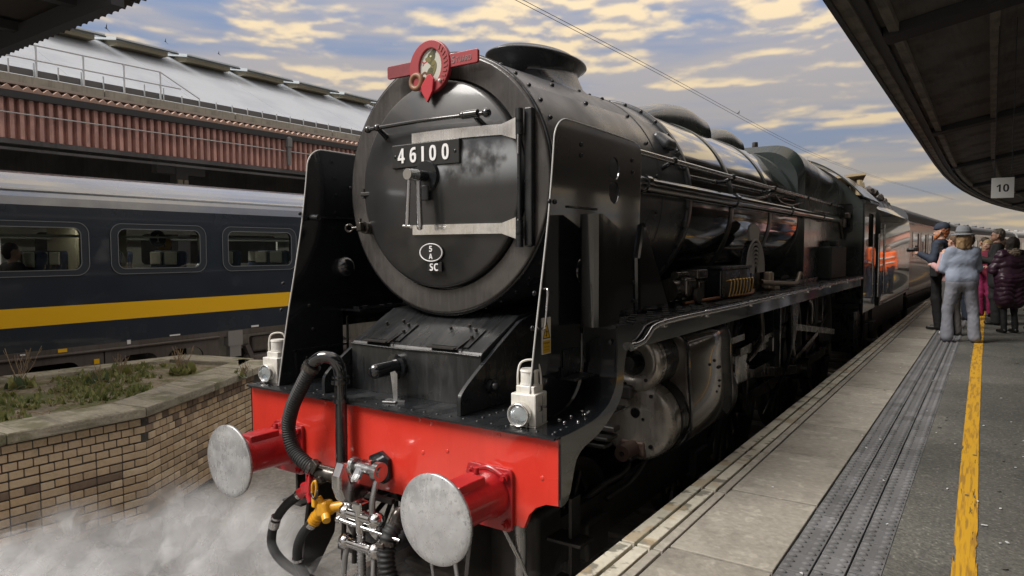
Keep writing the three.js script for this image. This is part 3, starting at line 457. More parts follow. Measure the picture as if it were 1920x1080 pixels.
// ------------------------------------------------------------------ canopy with pink corrugated valance beyond the train
{
  const K = (x, y) => 2.4045 + (y - 2.4045) * (x - 3.123) / (-10 - 3.123);       // heights measured at ten metres, carried to x
  const X = -12, t = thing('valanced_canopy', 'station canopy with pink corrugated valance behind the blue train', 'canopy', [-14, 4.5, -8]);
  const rust = std(1, 0.7, { map: dirtOrSheenMap([0.53, 0.3, 0.25], [0.33, 0.19, 0.165], 1, 1.1, 220) });
  const yb = K(X, 4.245), yt = K(X, 4.875), P = 0.165, pts = [], N = Math.round(32 / P);
  for (let i = 0; i <= N; i++) { const z = 5 - i * P; pts.push([X, z], [X, z - P * 0.42], [X - 0.14, z - P * 0.52], [X - 0.14, z - P * 0.92]); }
  const bk = pts.map(([x, z]) => [x - 0.02, z]).reverse();
  for (let s = 0; s < 8; s++) { const i0 = Math.floor(N / 8 * s) * 4, i1 = Math.floor(N / 8 * (s + 1)) * 4 + 1, q = pts.slice(i0, i1); part('valance_sheet', [exP([...q, ...q.map(([x, z]) => [x - 0.02, z]).reverse()], yt - yb + 0.1, yb)], rust, t); }
  part('valance_cable', [cy([X + 0.05, yb + (yt - yb) * 0.66, 5], [X + 0.05, yb + (yt - yb) * 0.6, -27], 0.013)], std(0.42, 0.5), t);
  part('bottom_rail', [bx(0.16, 0.09, 32, X - 0.02, yb - 0.06, -11), bx(0.1, 0.05, 32, X + 0.03, yb - 0.2, -11)], M.fascia, t);
  part('gutter', [exY([[X - 0.05, yt + 0.02], [X + 0.1, yt + 0.02], [X + 0.13, yt + 0.14], [X + 0.11, yt + 0.14], [X + 0.09, yt + 0.045], [X - 0.05, yt + 0.045]], 32, -27), bx(0.08, 0.06, 32, X - 0.02, yt + 0.12, -11)], std([0.045, 0.045, 0.048], 0.6), t);
  part('downpipe', [cy([X + 0.1, yt + 0.1, -8.6], [X + 0.1, yb + 0.1, -8.6], 0.05, 0.05, 10), rb(0.14, 0.24, 0.14, X + 0.1, yt - 0.05, -8.6, 0.02)], std(0.16, 0.6), t);
  // corrugated roof edge seen end on
  const e = [], eN = 376; for (let i = 0; i <= eN; i++) { const z = 5 - i * 0.085; e.push([z, yt + 0.2 + (i % 2 ? 0.075 : 0)]); }
  part('roof_sheet', [exX([...e, ...e.map(([z, y]) => [z, yt + 0.165]).reverse()], 1.3, X - 1.28).applyMatrix4(new THREE.Matrix4().makeTranslation(0, 0, 0))], std([0.36, 0.24, 0.19], 0.75), t);
  part('roof_ledge', [bx(0.9, 0.05, 32, X - 0.58, yt + 0.34, -11)], std([0.3, 0.27, 0.24], 0.85), t);
  part('soffit', [bx(5, 0.1, 32, X - 2.7, yt - 0.1, -11)], M.beam, t);
  for (const z of [1, -6.2, -13, -20]) { const c = part('column', [bx(0.28, 4.9, 0.3, X - 0.9, 2.2, z), bx(0.24, 0.4, 1.2, X - 0.9, yb - 0.1, z)], std([0.075, 0.07, 0.07], 0.7), t); part('column_plate', [bx(0.02, 0.8, 0.12, X - 0.75, 3.7, z + 0.06), bx(0.02, 0.8, 0.1, X - 0.75, 3.7, z - 0.09)], std([0.3, 0.26, 0.2], 0.7), c); }
  single('platform_wall', 'dark wall at the back of the far platform', 'wall', [bx(0.4, 6, 34, -17.3, 2.6, -11)], std(1, 0.85, { map: dirtOrSheenMap([0.07, 0.065, 0.062], [0.035, 0.034, 0.034], 1, 2.5, 225) }));
  struct('far_platform', [bx(6, 1, 34, -14.2, 0.3, -11)], M.conc);
  // parapet with railing
  const PX = X - 1.1, p0 = K(PX, 5.0), p1 = K(PX, 5.285);
  const wall = thing('parapet', 'grey concrete parapet above the pink valance', 'wall', [PX, p0, -20]);
  for (let i = 0; i < 14; i++) part('concrete_panel', [rb(0.25, p1 - p0, 3.18, PX, (p0 + p1) / 2 - 0.02, 5 - 1.6 - i * 3.2, 0.012)], std(1, 0.9, { map: i ? wall.children[0].material.map : dirtOrSheenMap([0.29, 0.27, 0.23], [0.15, 0.145, 0.125], 1, 1.6, 228) }), wall);
  part('ledge', [bx(0.3, 0.05, 45, PX + 0.08, p0 - 0.01, -17)], M.conc, wall);
  const rail = thing('roof_railing', 'pale metal railing on the parapet in front of the big roof', 'railing', [PX, p1, -5]), rm = std([0.5, 0.53, 0.56], 0.4, { metalness: 0.3 });
  const rz = (z) => z * (PX - 3.123) / (-10.5 - 3.123) + 3.068 * (1 - (PX - 3.123) / (-10.5 - 3.123)), yr = K(PX, 5.815), ym = K(PX, 5.57);
  for (const z of [-2.3, -3.06, -3.776, -4.476].map(rz)) part('post', [cy([PX, p1 - 0.04, z], [PX, yr, z], 0.024, 0.024, 8)], rm, rail);
  for (let k = 0; k < 34; k++) { const z = rz(-1.9 - k * 0.38); part('short_post', [cy([PX - 0.05, p1 - 0.04, z], [PX - 0.05, p1 + (k < 8 ? 0.3 : 0.2), z], 0.018, 0.018, 8)], rm, rail); }
  part('handrail', [cy([PX, yr, 0], [PX, yr, rz(-4.476)], 0.02, 0.02, 8), cy([PX, ym, 0], [PX, ym, rz(-4.9)], 0.018, 0.018, 8), cy([PX, yr, rz(-4.476)], [PX, p1 + 0.2, rz(-5.3)], 0.016, 0.016, 8)], rm, rail);
  part('kick_rail', [bx(0.03, 0.13, 45, PX - 0.08, p1 + 0.1, -17)], std([0.1, 0.1, 0.105], 0.6), rail);
  // big pale roof with a row of skylights along its ridge
  const roof = thing('shed_roof', 'big pale metal roof of the station shed with skylight row', 'roof', [-18, 6, -20]);
  const RX = -18.4, ry = K(RX, 6.12), roofM = phy([0.34, 0.365, 0.4], 0.7, { clearcoat: 0.12, clearcoatRoughness: 0.3, map: dirtOrSheenMap([1, 1, 1], [0.8, 0.82, 0.85], 0.8, 3, 230), bumpMap: wavy, bumpScale: 0.01 });
  const a = [X - 1.5, p1 - 0.05], b = [RX, ry], tilt = Math.atan2(b[1] - a[1], b[0] - a[0]), L = Math.hypot(b[0] - a[0], b[1] - a[1]);
  for (let i = 0; i < 24; i++) part('roof_panel', [place(new THREE.BoxGeometry(L, 0.05, 2.99), 0, 0, 0, 0, 0, Math.PI + tilt).translate((a[0] + b[0]) / 2, (a[1] + b[1]) / 2, 6 - i * 3)], roofM, roof);
  part('far_slope', [bx(8, 0.06, 72, RX - 4, ry + 0.02, -28.5)], roofM, roof);
  const glass = phy([0.5, 0.56, 0.6], 0.3, { clearcoat: 1, clearcoatRoughness: 0.05 }), cream = std([0.46, 0.4, 0.28], 0.7), edge = std([0.05, 0.06, 0.065], 0.5);
  for (let k = 0; k < 26; k++) {
    const z = -5.0 - k * 2.1, s = part('skylight', [exY([[RX + 0.75, ry - 0.19], [RX + 0.75, ry - 0.07], [RX - 0.7, ry + 0.2], [RX - 0.7, ry - 0.1]], 1.5, z - 1.6)], cream, roof);
    part('glazing', [exY([[RX + 1.05, ry - 0.14], [RX + 1.05, ry - 0.05], [RX - 0.75, ry + 0.3], [RX - 0.75, ry + 0.21]], 1.8, z - 1.74)], glass, s); part('glazing_edge', [bx(0.04, 0.035, 1.82, RX + 1.075, ry - 0.125, z - 0.84)], edge, s);
  }
}
// far end of the line
{
  const t = thing('footbridge', 'long low building with pink fascia far off beyond the carriages', 'building', [40, 0, -150]);
  part('wall', [bx(60, 5.5, 3, 42, 3.2, -150)], std([0.4, 0.36, 0.32], 0.85), t); part('fascia', [bx(61, 1.3, 3.4, 42, 6.6, -150)], std([0.52, 0.26, 0.2], 0.8), t);
  const rf = part('roof', [exY([[11, 7.3], [73, 7.3], [66, 8.6], [17, 8.4]], 4, -152)], std([0.2, 0.2, 0.21], 0.8), t); part('roof_gable', [exY([[14, 7.3], [20, 7.3], [16, 9.9]], 3, -150)], std([0.09, 0.1, 0.09], 0.8), rf);
  for (const x of [20, 34, 48]) part('post', [bx(0.4, 10, 0.4, x, 5.5, -148)], std(0.12, 0.7), t);
}
for (const [i, dx] of [[0, 0], [1, 0.16]]) single('overhead_wire', i ? 'right hand wire of the pair crossing the sky above the chimney' : 'left hand wire of the pair crossing the sky above the chimney', 'wire', [tb([[-3.03 + dx * 0.6, 6.2, 3], [-2.9 + dx * 0.6, 6.2, -9], [-2.75 + dx, 6.2, -30], [0.5 + dx, 6.3, -62]], 0.0055, 60, 6)], std(0.05, 0.5));
{
  const bm = std(0.015, 0.8);
  const bird = (label, px, dist, s, roll) => {                         // body and two raised wings
    const g = [sp(0, 0, 0, 0.05 * s, 1, 0.8, 2.6, 10, 8), sp(0, 0.01 * s, -0.15 * s, 0.032 * s, 1, 1, 1.2, 8, 6)];
    for (const k of [-1, 1]) g.push(extr([[0, -0.06 * s], [0.2 * s, -0.03 * s], [0.42 * s, 0.05 * s], [0.24 * s, 0.06 * s], [0, 0.07 * s]], 0.012 * s).rotateX(Math.PI / 2).scale(k, 1, 1).rotateZ(k * 0.45));
    const o = single('bird', label, 'bird', g.map((q) => q.rotateZ(roll).rotateY(roll * 3)), bm); o.position.set(...px); return o;
  };
  const at = (px, py, d) => { const f = 1304, v = V(px - 960, 540 - py, -f).normalize().multiplyScalar(d).applyQuaternion(camera.quaternion).add(camera.position); return [v.x, v.y, v.z]; };
  bird('small dark bird in the sky right of the chimney and above the firebox', at(1385, 212, 40), 40, 0.5, 0.5);
  bird('small dark bird just above the cab roof', at(1515, 303, 40), 40, 0.6, 1.1);
  bird('small dark bird nearest the serrated canopy end', at(199, 53, 45), 45, 0.65, 1.2);
  bird('small dark bird above the second skylight from the left', at(310, 78, 45), 45, 0.5, 1.2);
  bird('small dark bird above the third and fourth skylights', at(410, 101, 45), 45, 0.45, 1.1);
}

// ------------------------------------------------------------------ the steam locomotive
const font = new FontLoader().parse ? await new FontLoader().loadAsync('fonts/droid/droid_sans_regular.typeface.json') : null;
const fontB = await new FontLoader().loadAsync('fonts/droid/droid_sans_bold.typeface.json');
const text = (s, size, depth, f = font) => { const g = new TextGeometry(s, { font: f, size, depth, curveSegments: 6, bevelEnabled: false }); g.computeBoundingBox(); const b = g.boundingBox; g.translate(-(b.min.x + b.max.x) / 2, -(b.min.y + b.max.y) / 2, 0); return g; };
const BC = 2.85;                                                    // height of the boiler's axis
const loco = thing('steam_locomotive', 'large black steam locomotive with red buffer beam at platform', 'locomotive', [0, 0, 0]);
const rivets = (list, r = 0.011, dir = [0, 1, 0], sq = 0.6) => list.map(([x, y, z]) => { const s = [1, 1, 1].map((v, i) => (Math.abs(dir[i]) > 0.5 ? sq : 1)); return sp(x, y, z, r, ...s, 8, 5); });
const both = (f) => [1, -1].forEach((s) => f(s));
{
  // red buffer beam with cut away corners
  const notch = (s) => [[1.3 * s, 1.425], [1.3 * s, 1.068], [1.225 * s, 1.062], [1.16 * s, 1.03], [1.115 * s, 0.98], [1.085 * s, 0.905]];
  const beam = part('buffer_beam', [exY([...notch(1).reverse().map((p) => p), ...notch(-1)].map((p) => p), 0.032, -0.032, { bevel: 0.003 })], M.red, loco);
  part('rivet', rivets([[0.34, 1.395, 0], [0.43, 1.385, 0], [-0.5, 1.39, 0], [-0.86, 1.38, 0], [0.92, 1.39, 0], [0.55, 1.24, 0], [-0.3, 1.2, 0], [0.36, 1.2, 0], [1.2, 1.2, 0]], 0.014, [0, 0, 1], 0.3), M.red, beam, { stuff: true });
  // deck above it
  const deck = part('front_deck', [bx(2.6, 0.012, 0.9, 0, 1.431, -0.405), bx(2.62, 0.012, 0.07, 0, 1.432, -0.005)], M.satin, loco);
  const rv = []; for (let i = 0; i < 26; i++) rv.push([-1.25 + i * 0.1, 1.438, -0.03]); for (let i = 0; i < 9; i++) { rv.push([1.24, 1.438, -0.07 - i * 0.06], [-1.24, 1.438, -0.07 - i * 0.06], [0.72, 1.438, -0.12 - i * 0.07], [-0.72, 1.438, -0.12 - i * 0.07]); }
  part('rivet', rivets(rv, 0.011), M.satin, deck, { stuff: true });
  // curved ramps up to the running plate and their side valances
  const ramp = spline2([[-0.0, 1.438], [-0.2, 1.442], [-0.41, 1.462], [-0.54, 1.51], [-0.63, 1.6], [-0.662, 1.74], [-0.65, 1.955]], 30);
  both((s) => {
    const x0 = s > 0 ? 1.085 : -1.3;
    const r = part('ramp_plate', [crease(exX([...ramp, ...ramp.slice().reverse().map(([z, y]) => [z - 0.012, y - 0.004])], 0.215, x0), 0.7)], M.gloss, loco);
    part('rivet', rivets([[1.19 * s, 1.448, -0.25], [1.25 * s, 1.45, -0.3], [1.17 * s, 1.458, -0.36], [1.24 * s, 1.47, -0.4], [1.2 * s, 1.475, -0.44], [1.14 * s, 1.45, -0.28]], 0.012), M.bright, r, { stuff: true });
    part('rivet', rivets([[1.27 * s, 1.86, -0.643]], 0.018, [0, 0, 1]), M.satin, r, { stuff: true });
    const low = spline2([[-0.86, 1.812], [-0.79, 1.79], [-0.755, 1.7], [-0.738, 1.577], [-0.68, 1.49], [-0.56, 1.42], [-0.414, 1.36], [-0.25, 1.325], [-0.17, 1.28], [-0.13, 1.2], [-0.1, 1.12], [-0.06, 1.075], [-0.004, 1.066]], 40);
    part('valance_bracket', [exX([...ramp, [-0.86, 1.955], ...low], 0.016, s > 0 ? 1.3 : -1.316, { bevel: 0.002 })], M.gloss, loco);
  });
  // running plate
  both((s) => {
    const x0 = s > 0 ? 0.84 : -1.31, rp = part('running_plate', [bx(0.47, 0.016, 9.6, x0 + 0.235, 1.948, -5.44)], M.satin, loco);
    part('valance', [bx(0.018, 0.135, 9.2, 1.3 * s, 1.872, -5.45), bx(0.04, 0.014, 9.2, 1.29 * s, 1.8, -5.45)], M.gloss, loco);
    const pads = []; for (let i = 0; i < 15; i++) for (let k = 0; k < 3; k++) pads.push(rb(0.05, 0.01, 0.034, (1.0 + k * 0.12 + (i % 2) * 0.05) * s, 1.961, -0.75 - i * 0.14, 0.004, 0, 0.5));
    part('tread_pads', pads, M.satin, rp);
    part('edge_pipe', [tb([[1.325 * s, 1.815, -0.83], [1.335 * s, 1.82, -0.9], [1.335 * s, 1.84, -1.02], [1.335 * s, 1.9, -1.12], [1.335 * s, 1.918, -1.25], [1.335 * s, 1.92, -3], [1.335 * s, 1.92, -6.3], [1.335 * s, 1.905, -6.45], [1.335 * s, 1.92, -6.6], [1.335 * s, 1.92, -10.0]], 0.019, 120, 10), ...[-1.35, -2.2, -3.4, -4.6, -5.8, -7.2, -8.6].map((z) => rb(0.03, 0.06, 0.05, 1.325 * s, 1.915, z, 0.008)), cy([1.325 * s, 1.815, -0.81], [1.325 * s, 1.815, -0.86], 0.028)], M.bright, loco);
  });
  // frames and the middle cylinder casing under the smokebox
  both((s) => {
    const f = spline2([[-0.06, 1.438], [-0.06, 1.53], [-0.085, 1.575], [-0.18, 1.645], [-0.4, 1.78], [-0.68, 1.94]], 26);
    part('frame_plate', [exX([...f, [-0.8, 1.97], [-1.0, 1.99], [-1.0, 1.438]], 0.028, s > 0 ? 0.575 : -0.603, { bevel: 0.003 })], M.satin, loco);
    part('guard_iron', [exX([[-0.04, 0.9], [-0.3, 0.9], [-0.22, 0.4], [0.02, 0.1], [0.1, 0.1]], 0.03, 0.7 * s - 0.015, { bevel: 0.004 })], M.frame, loco);
    part('main_frame', [exX([[-0.04, 1.42], [-10.8, 1.42], [-10.8, 0.75], [-9, 0.55], [-0.9, 0.5], [-0.04, 0.93]], 0.03, 0.59 * s - 0.015)], M.deep, loco);
    part('oil_pot', [cy([0.597 * s, 1.57, -0.35], [0.635 * s, 1.57, -0.35], 0.045, 0.045, 16), sp(0.64 * s, 1.57, -0.35, 0.03)], M.satin, loco);
    part('footstep', [bx(0.02, 0.5, 0.1, 1.2 * s, 0.75, -0.35), rb(0.22, 0.02, 0.16, 1.19 * s, 0.5, -0.32, 0.006), rb(0.22, 0.02, 0.16, 1.19 * s, 0.76, -0.32, 0.006)], M.frame, loco);
  });
  M.casing = phy(1, 0.5, { map: dirtOrSheenMap([0.011, 0.012, 0.013], [0.045, 0.045, 0.046], 1, 0.9, 242), roughnessMap: streaks, clearcoat: 0.4, clearcoatRoughness: 0.25 });  // lighter grey streaks paint in the reflections on the front face
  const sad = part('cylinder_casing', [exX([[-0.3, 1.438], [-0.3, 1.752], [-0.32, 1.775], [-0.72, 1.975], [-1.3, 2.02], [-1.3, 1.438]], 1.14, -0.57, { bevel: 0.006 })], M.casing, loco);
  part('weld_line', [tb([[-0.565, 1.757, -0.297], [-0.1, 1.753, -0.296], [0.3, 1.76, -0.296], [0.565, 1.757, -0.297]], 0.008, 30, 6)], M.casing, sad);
  for (const x of [-0.3, 0.29]) {
    const n = V(0, 0.894, 0.447), o = V(x, 1.838, -0.44);
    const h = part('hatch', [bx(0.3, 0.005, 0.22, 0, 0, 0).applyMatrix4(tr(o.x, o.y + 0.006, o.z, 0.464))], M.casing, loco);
    part('hatch_lip', [bx(0.22, 0.008, 0.05, 0, 0, 0).applyMatrix4(tr(o.x - 0.03, 1.79, -0.305, 0.05)), exX([[-0.28, 1.788], [-0.33, 1.79], [-0.5, 1.87], [-0.3, 1.8]], 0.005, o.x + 0.1)], M.frame, h);
    each('bolt', [[-0.11, 0.06], [0.1, 0.06], [0.02, 0.1], [0.12, -0.02]].map(([u, v]) => cy([o.x + u, o.y + 0.016 + v * 0.45, o.z - v * 0.89], [o.x + u, o.y + 0.035 + v * 0.45, o.z - v * 0.89 + 0.008], 0.011, 0.011, 6)), M.frame, h);
  }
  part('relief_valve', [cy([-0.12, 1.635, -0.3], [-0.12, 1.635, -0.27], 0.085, 0.085, 24), cy([-0.12, 1.635, -0.27], [-0.14, 1.625, -0.1], 0.052, 0.052, 20), sp(-0.14, 1.625, -0.1, 0.052, 1, 1, 0.7)], M.gloss, loco);
  part('lamp_bracket', [exY([[-0.02, 1.438], [0.05, 1.438], [0.05, 1.452], [0.005, 1.452], [0.005, 1.62], [-0.01, 1.64], [-0.04, 1.63], [-0.03, 1.55]], 0.012, 0).applyMatrix4(tr(0.02, 0, -0.14, 0, 0.5)), rb(0.09, 0.01, 0.1, -0.02, 1.444, -0.13, 0.003, 0, 0.4)], M.steel, loco);
  part('valance_plate', [bx(1.16, 0.5, 0.02, 0, 1.18, -0.06)], M.deep, loco);
  part('stretcher', [bx(1.14, 0.1, 9.5, 0, 1.2, -5.8)], M.deep, loco);
}
{
  // smokebox
  const SB = part('smokebox', [latheZ([[0, -0.66], [0.84, -0.66], [0.872, -0.63], [0.88, -0.66], [0.888, -1.0], [0.905, -1.9], [0.912, -2.3]], 96).translate(0, BC, 0)], M.dull, loco);
  part('smokebox_ring', [latheZ([[0.712, -0.66], [0.712, -0.612], [0.72, -0.604], [0.862, -0.604], [0.875, -0.61], [0.881, -0.622], [0.881, -0.66]], 96).translate(0, BC, 0)], std(1, 0.4, { map: dirtOrSheenMap([0.042, 0.039, 0.037], [0.088, 0.08, 0.074], 0.9, 0.8, 240), roughnessMap: streaks, bumpMap: grain, bumpScale: 0.0005 }), SB);
  part('ring_edge', [latheZ([[0.881, -0.625], [0.896, -0.625], [0.896, -0.65], [0.881, -0.65]], 96).translate(0, BC, 0)], M.satin, SB);
  const rr1 = []; for (let i = 0; i < 40; i++) { const a = i / 40 * 6.283; rr1.push([0.884 * Math.sin(a), BC + 0.884 * Math.cos(a), -0.76]); if (i % 2) rr1.push([0.914 * Math.sin(a), BC + 0.914 * Math.cos(a), -2.2]); }
  part('rivet', rivets(rr1, 0.016, [0, 0, 0]), M.satin, SB, { stuff: true });
  part('rivet', rivets([[0.64, BC + 0.63, -1.5], [0.53, BC + 0.72, -1.2]], 0.02, [0, 0, 0]), M.satin, SB, { stuff: true });
  // dished door
  const dr = []; for (let i = 0; i <= 14; i++) { const r = 0.675 * i / 14; dr.push([r, -0.47 - 0.085 * Math.pow(i / 14, 2.2)]); } dr.push([0.692, -0.562], [0.7, -0.575], [0.703, -0.61]);
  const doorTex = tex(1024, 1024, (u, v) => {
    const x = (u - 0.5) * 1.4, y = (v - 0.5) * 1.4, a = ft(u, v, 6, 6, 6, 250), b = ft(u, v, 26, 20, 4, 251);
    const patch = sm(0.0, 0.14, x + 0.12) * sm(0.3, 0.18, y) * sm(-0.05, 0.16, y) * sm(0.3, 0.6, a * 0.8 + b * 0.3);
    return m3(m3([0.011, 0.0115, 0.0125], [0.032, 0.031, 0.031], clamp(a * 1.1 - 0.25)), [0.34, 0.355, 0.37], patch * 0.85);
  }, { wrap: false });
  const dg = latheZ(dr, 96).translate(0, BC, 0), dn = norm(dg), dp = dn.attributes.position, duv = new Float32Array(dp.count * 2);
  for (let i = 0; i < dp.count; i++) { duv[i * 2] = dp.getX(i) / 1.4 + 0.5; duv[i * 2 + 1] = (dp.getY(i) - BC) / 1.4 + 0.5; } dn.setAttribute('uv', new THREE.BufferAttribute(duv, 2));
  const D = part('smokebox_door', [dn], phy(1, 0.4, { map: doorTex, clearcoat: 0.5, clearcoatRoughness: 0.1, bumpMap: wavy, bumpScale: 0.003 }), SB, { keep: true });
  const zf = (x, y) => { const r = Math.hypot(x, y - BC) / 0.675; return -0.47 - 0.085 * Math.pow(r, 2.2); };
  // two hinge straps and the hinge bar
  for (const y of [3.165, 2.545]) {
    const N = 16, pos = [], P = (i, k, o) => { const x = mix(-0.14, 0.665, i / N), w = 0.033 + 0.034 * sm(0.87, 1, i / N), yy = y + (k ? w : -w); return [x, yy, zf(Math.min(x, 0.62), y) + (o ? 0.014 : -0.02)]; };
    for (let i = 0; i < N; i++) for (const [a, b] of [[[0, 1], [1, 1]], [[1, 1], [1, 0]], [[0, 0], [0, 1]]]) { const q = [P(i, ...a), P(i, ...b), P(i + 1, ...b), P(i + 1, ...a)]; pos.push(...q[0], ...q[1], ...q[2], ...q[0], ...q[2], ...q[3]); }
    const q = [P(0, 0, 0), P(0, 1, 0), P(0, 1, 1), P(0, 0, 1)]; pos.push(...q[0], ...q[1], ...q[2], ...q[0], ...q[2], ...q[3]);
    const g = new THREE.BufferGeometry(); g.setAttribute('position', new THREE.Float32BufferAttribute(pos, 3)); g.computeVertexNormals();
    part('hinge_strap', [g], M.strap, SB);
  }
  part('hinge', [cy([0.7, 2.44, -0.535], [0.7, 3.25, -0.535], 0.014), ...[3.235, 3.165, 2.545, 2.47].map((y) => cy([0.7, y - 0.045, -0.535], [0.7, y + 0.045, -0.535], 0.024)), rb(0.06, 0.86, 0.05, 0.745, 2.86, -0.585, 0.012)], M.satin, SB);
  part('hinge_pin', [cy([0.7, 3.0, -0.52], [0.7, 3.25, -0.52], 0.008), cy([0.7, 2.44, -0.52], [0.7, 2.6, -0.52], 0.008)], M.bright, SB);
  // dart handle
  const boss = part('door_boss', [cy([0, BC + 0.05, -0.47], [0, BC + 0.05, -0.448], 0.108, 0.1, 36), rb(0.06, 0.1, 0.02, 0, BC - 0.06, -0.452, 0.006), cy([0, BC + 0.05, -0.45], [0, BC + 0.05, -0.36], 0.036, 0.034, 20)], M.satin, SB);
  part('handle', [cy([0, BC + 0.05, -0.36], [0, BC + 0.05, -0.275], 0.04, 0.036, 20), cy([-0.005, BC + 0.02, -0.3], [-0.012, BC - 0.285, -0.285], 0.013, 0.016, 12), cy([-0.045, BC - 0.285, -0.285], [0.022, BC - 0.29, -0.285], 0.012, 0.012, 10)], M.bright, boss);
  part('handle', [cy([0.0, BC + 0.02, -0.385], [0.012, BC - 0.29, -0.38], 0.016, 0.021, 12), sp(0.012, BC - 0.29, -0.38, 0.021)], M.bright, boss);
  // number plate
  const np = part('number_plate', [rb(0.6, 0.162, 0.026, -0.02, 3.05, -0.478, 0.008)], std(0.014, 0.4), SB, { label: 'number plate reading 46100 in white figures' });
  const white = std(0.74, 0.5); let cx = -0.225;
  for (const ch of ['4', '6', 'I', '0', '0']) { const g = ch === 'I' ? bx(0.021, 0.1, 0.006, 0, 0, 0.003) : text(ch, 0.101, 0.006, fontB).scale(0.86, 1, 1); part('figure', [g.translate(cx + (ch === 'I' ? 0 : 0), 3.052, -0.465)], white, np); cx += ch === '6' || ch === 'I' ? 0.088 : 0.108; }
  each('plate_bolt', rivets([[-0.285, 3.05, -0.465], [0.245, 3.05, -0.465]], 0.012, [0, 0, 1]), M.satin, np);
  // shed plate 5A and SC plate
  const sh = part('shed_plate', [cy([0, 0, 0], [0, 0, 0.016], 1, 1, 40).scale(0.108, 0.068, 1).translate(0.005, 2.392, -0.512)], std(0.012, 0.45), SB, { label: 'oval shed plate reading 5A' });
  part('rim', [new THREE.TorusGeometry(1, 0.06, 8, 48).scale(0.098, 0.059, 0.06).translate(0.005, 2.392, -0.496)], white, sh);
  part('letter', [text('5', 0.04, 0.005, fontB).translate(0.005, 2.417, -0.4965)], white, sh); part('letter', [text('A', 0.036, 0.005, fontB).translate(0.005, 2.366, -0.4965)], white, sh);
  const sc = part('letter_plate', [rb(0.13, 0.07, 0.014, 0.025, 2.295, -0.512, 0.012)], std(0.012, 0.45), SB, { label: 'small plate reading SC' });
  part('letter', [text('SC', 0.05, 0.005, fontB).translate(0.025, 2.294, -0.506)], white, sc);
  part('door_handrail', [tb([[-0.52, 3.258, -0.44], [0, 3.262, -0.425], [0.52, 3.258, -0.44]], 0.014, 20, 10), sp(-0.52, 3.258, -0.44, 0.026), sp(0.52, 3.258, -0.44, 0.03), cy([0.36, 3.26, -0.43], [0.46, 3.26, -0.43], 0.026, 0.026, 14), ...[-0.42, 0.42].map((x) => cy([x, 3.258, -0.435], [x * 1.02, 3.2, -0.54], 0.016, 0.022, 10)), ...[-0.42, 0.34].map((x) => sp(x, 3.26, -0.43, 0.025))], M.gloss, SB);
  part('lamp_iron', [bx(0.03, 0.24, 0.012, 0, 3.42, -0.575), bx(0.03, 0.012, 0.05, 0, 3.33, -0.56), rb(0.06, 0.06, 0.04, 0.01, 3.31, -0.56, 0.01)], M.satin, SB);
  part('door_clamp', [rb(0.1, 0.03, 0.05, -0.67, 2.82, -0.565, 0.008), cy([-0.7, 2.79, -0.56], [-0.7, 2.86, -0.56], 0.016)], M.frame, SB);
  part('drain_cock', [cy([-0.66, 2.575, -0.6], [-0.66, 2.575, -0.52], 0.05, 0.045, 18), rb(0.05, 0.07, 0.04, -0.67, 2.58, -0.49, 0.012), cy([-0.67, 2.64, -0.49], [-0.67, 2.55, -0.49], 0.012), new THREE.TorusGeometry(0.026, 0.008, 8, 16).rotateY(0.6).translate(-0.75, 2.57, -0.46), cy([-0.73, 2.57, -0.47], [-0.68, 2.575, -0.49], 0.01)], M.oily, SB);
  // chimney: a saddle flaring into a wide lipped casing with a shallow hood
  const el = (r, zc, len, wid) => (a) => [wid * r * Math.sin(a), zc + len * r * Math.cos(a)];
  {
    const ring = [[0.42, 0.47, 0], [0.36, 0.41, 0.03], [0.325, 0.375, 3.8], [0.318, 0.37, 3.815], [0.315, 0.37, 3.83], [0.316, 0.395, 3.845], [0.325, 0.46, 3.885], [0.335, 0.53, 3.915], [0.342, 0.56, 3.937], [0.338, 0.557, 3.95], [0.31, 0.52, 3.965], [0.28, 0.475, 3.978], [0.262, 0.45, 3.996], [0.25, 0.435, 4.0], [0.24, 0.42, 3.99], [0.23, 0.4, 3.8], [0, 0, 3.8]];
    const g = latheY(ring.map((_, i) => [1, i]), 72), p = g.attributes.position;
    for (let i = 0; i < p.count; i++) { const k = ring[Math.round(p.getY(i))], x = p.getX(i) * k[0], z = p.getZ(i) * k[1], y = k[2] < 1 ? BC + Math.sqrt(0.9 ** 2 - x * x) - 0.004 + k[2] : k[2]; p.setXYZ(i, x, y, -1.85 + z); }
    g.computeVertexNormals(); part('chimney', [g], M.dull, loco);
    part('rivet', rivets([0.4, 0.9, 1.5, 2.1, 2.7].flatMap((a) => [1, -1].map((s) => { const x = 0.41 * Math.sin(a) * s, z = -1.85 + 0.48 * Math.cos(a); return [x, BC + Math.sqrt(0.906 ** 2 - x * x), z]; })), 0.014, [0, 0, 0]), M.satin, loco.children[loco.children.length - 1], { stuff: true });
  }
}
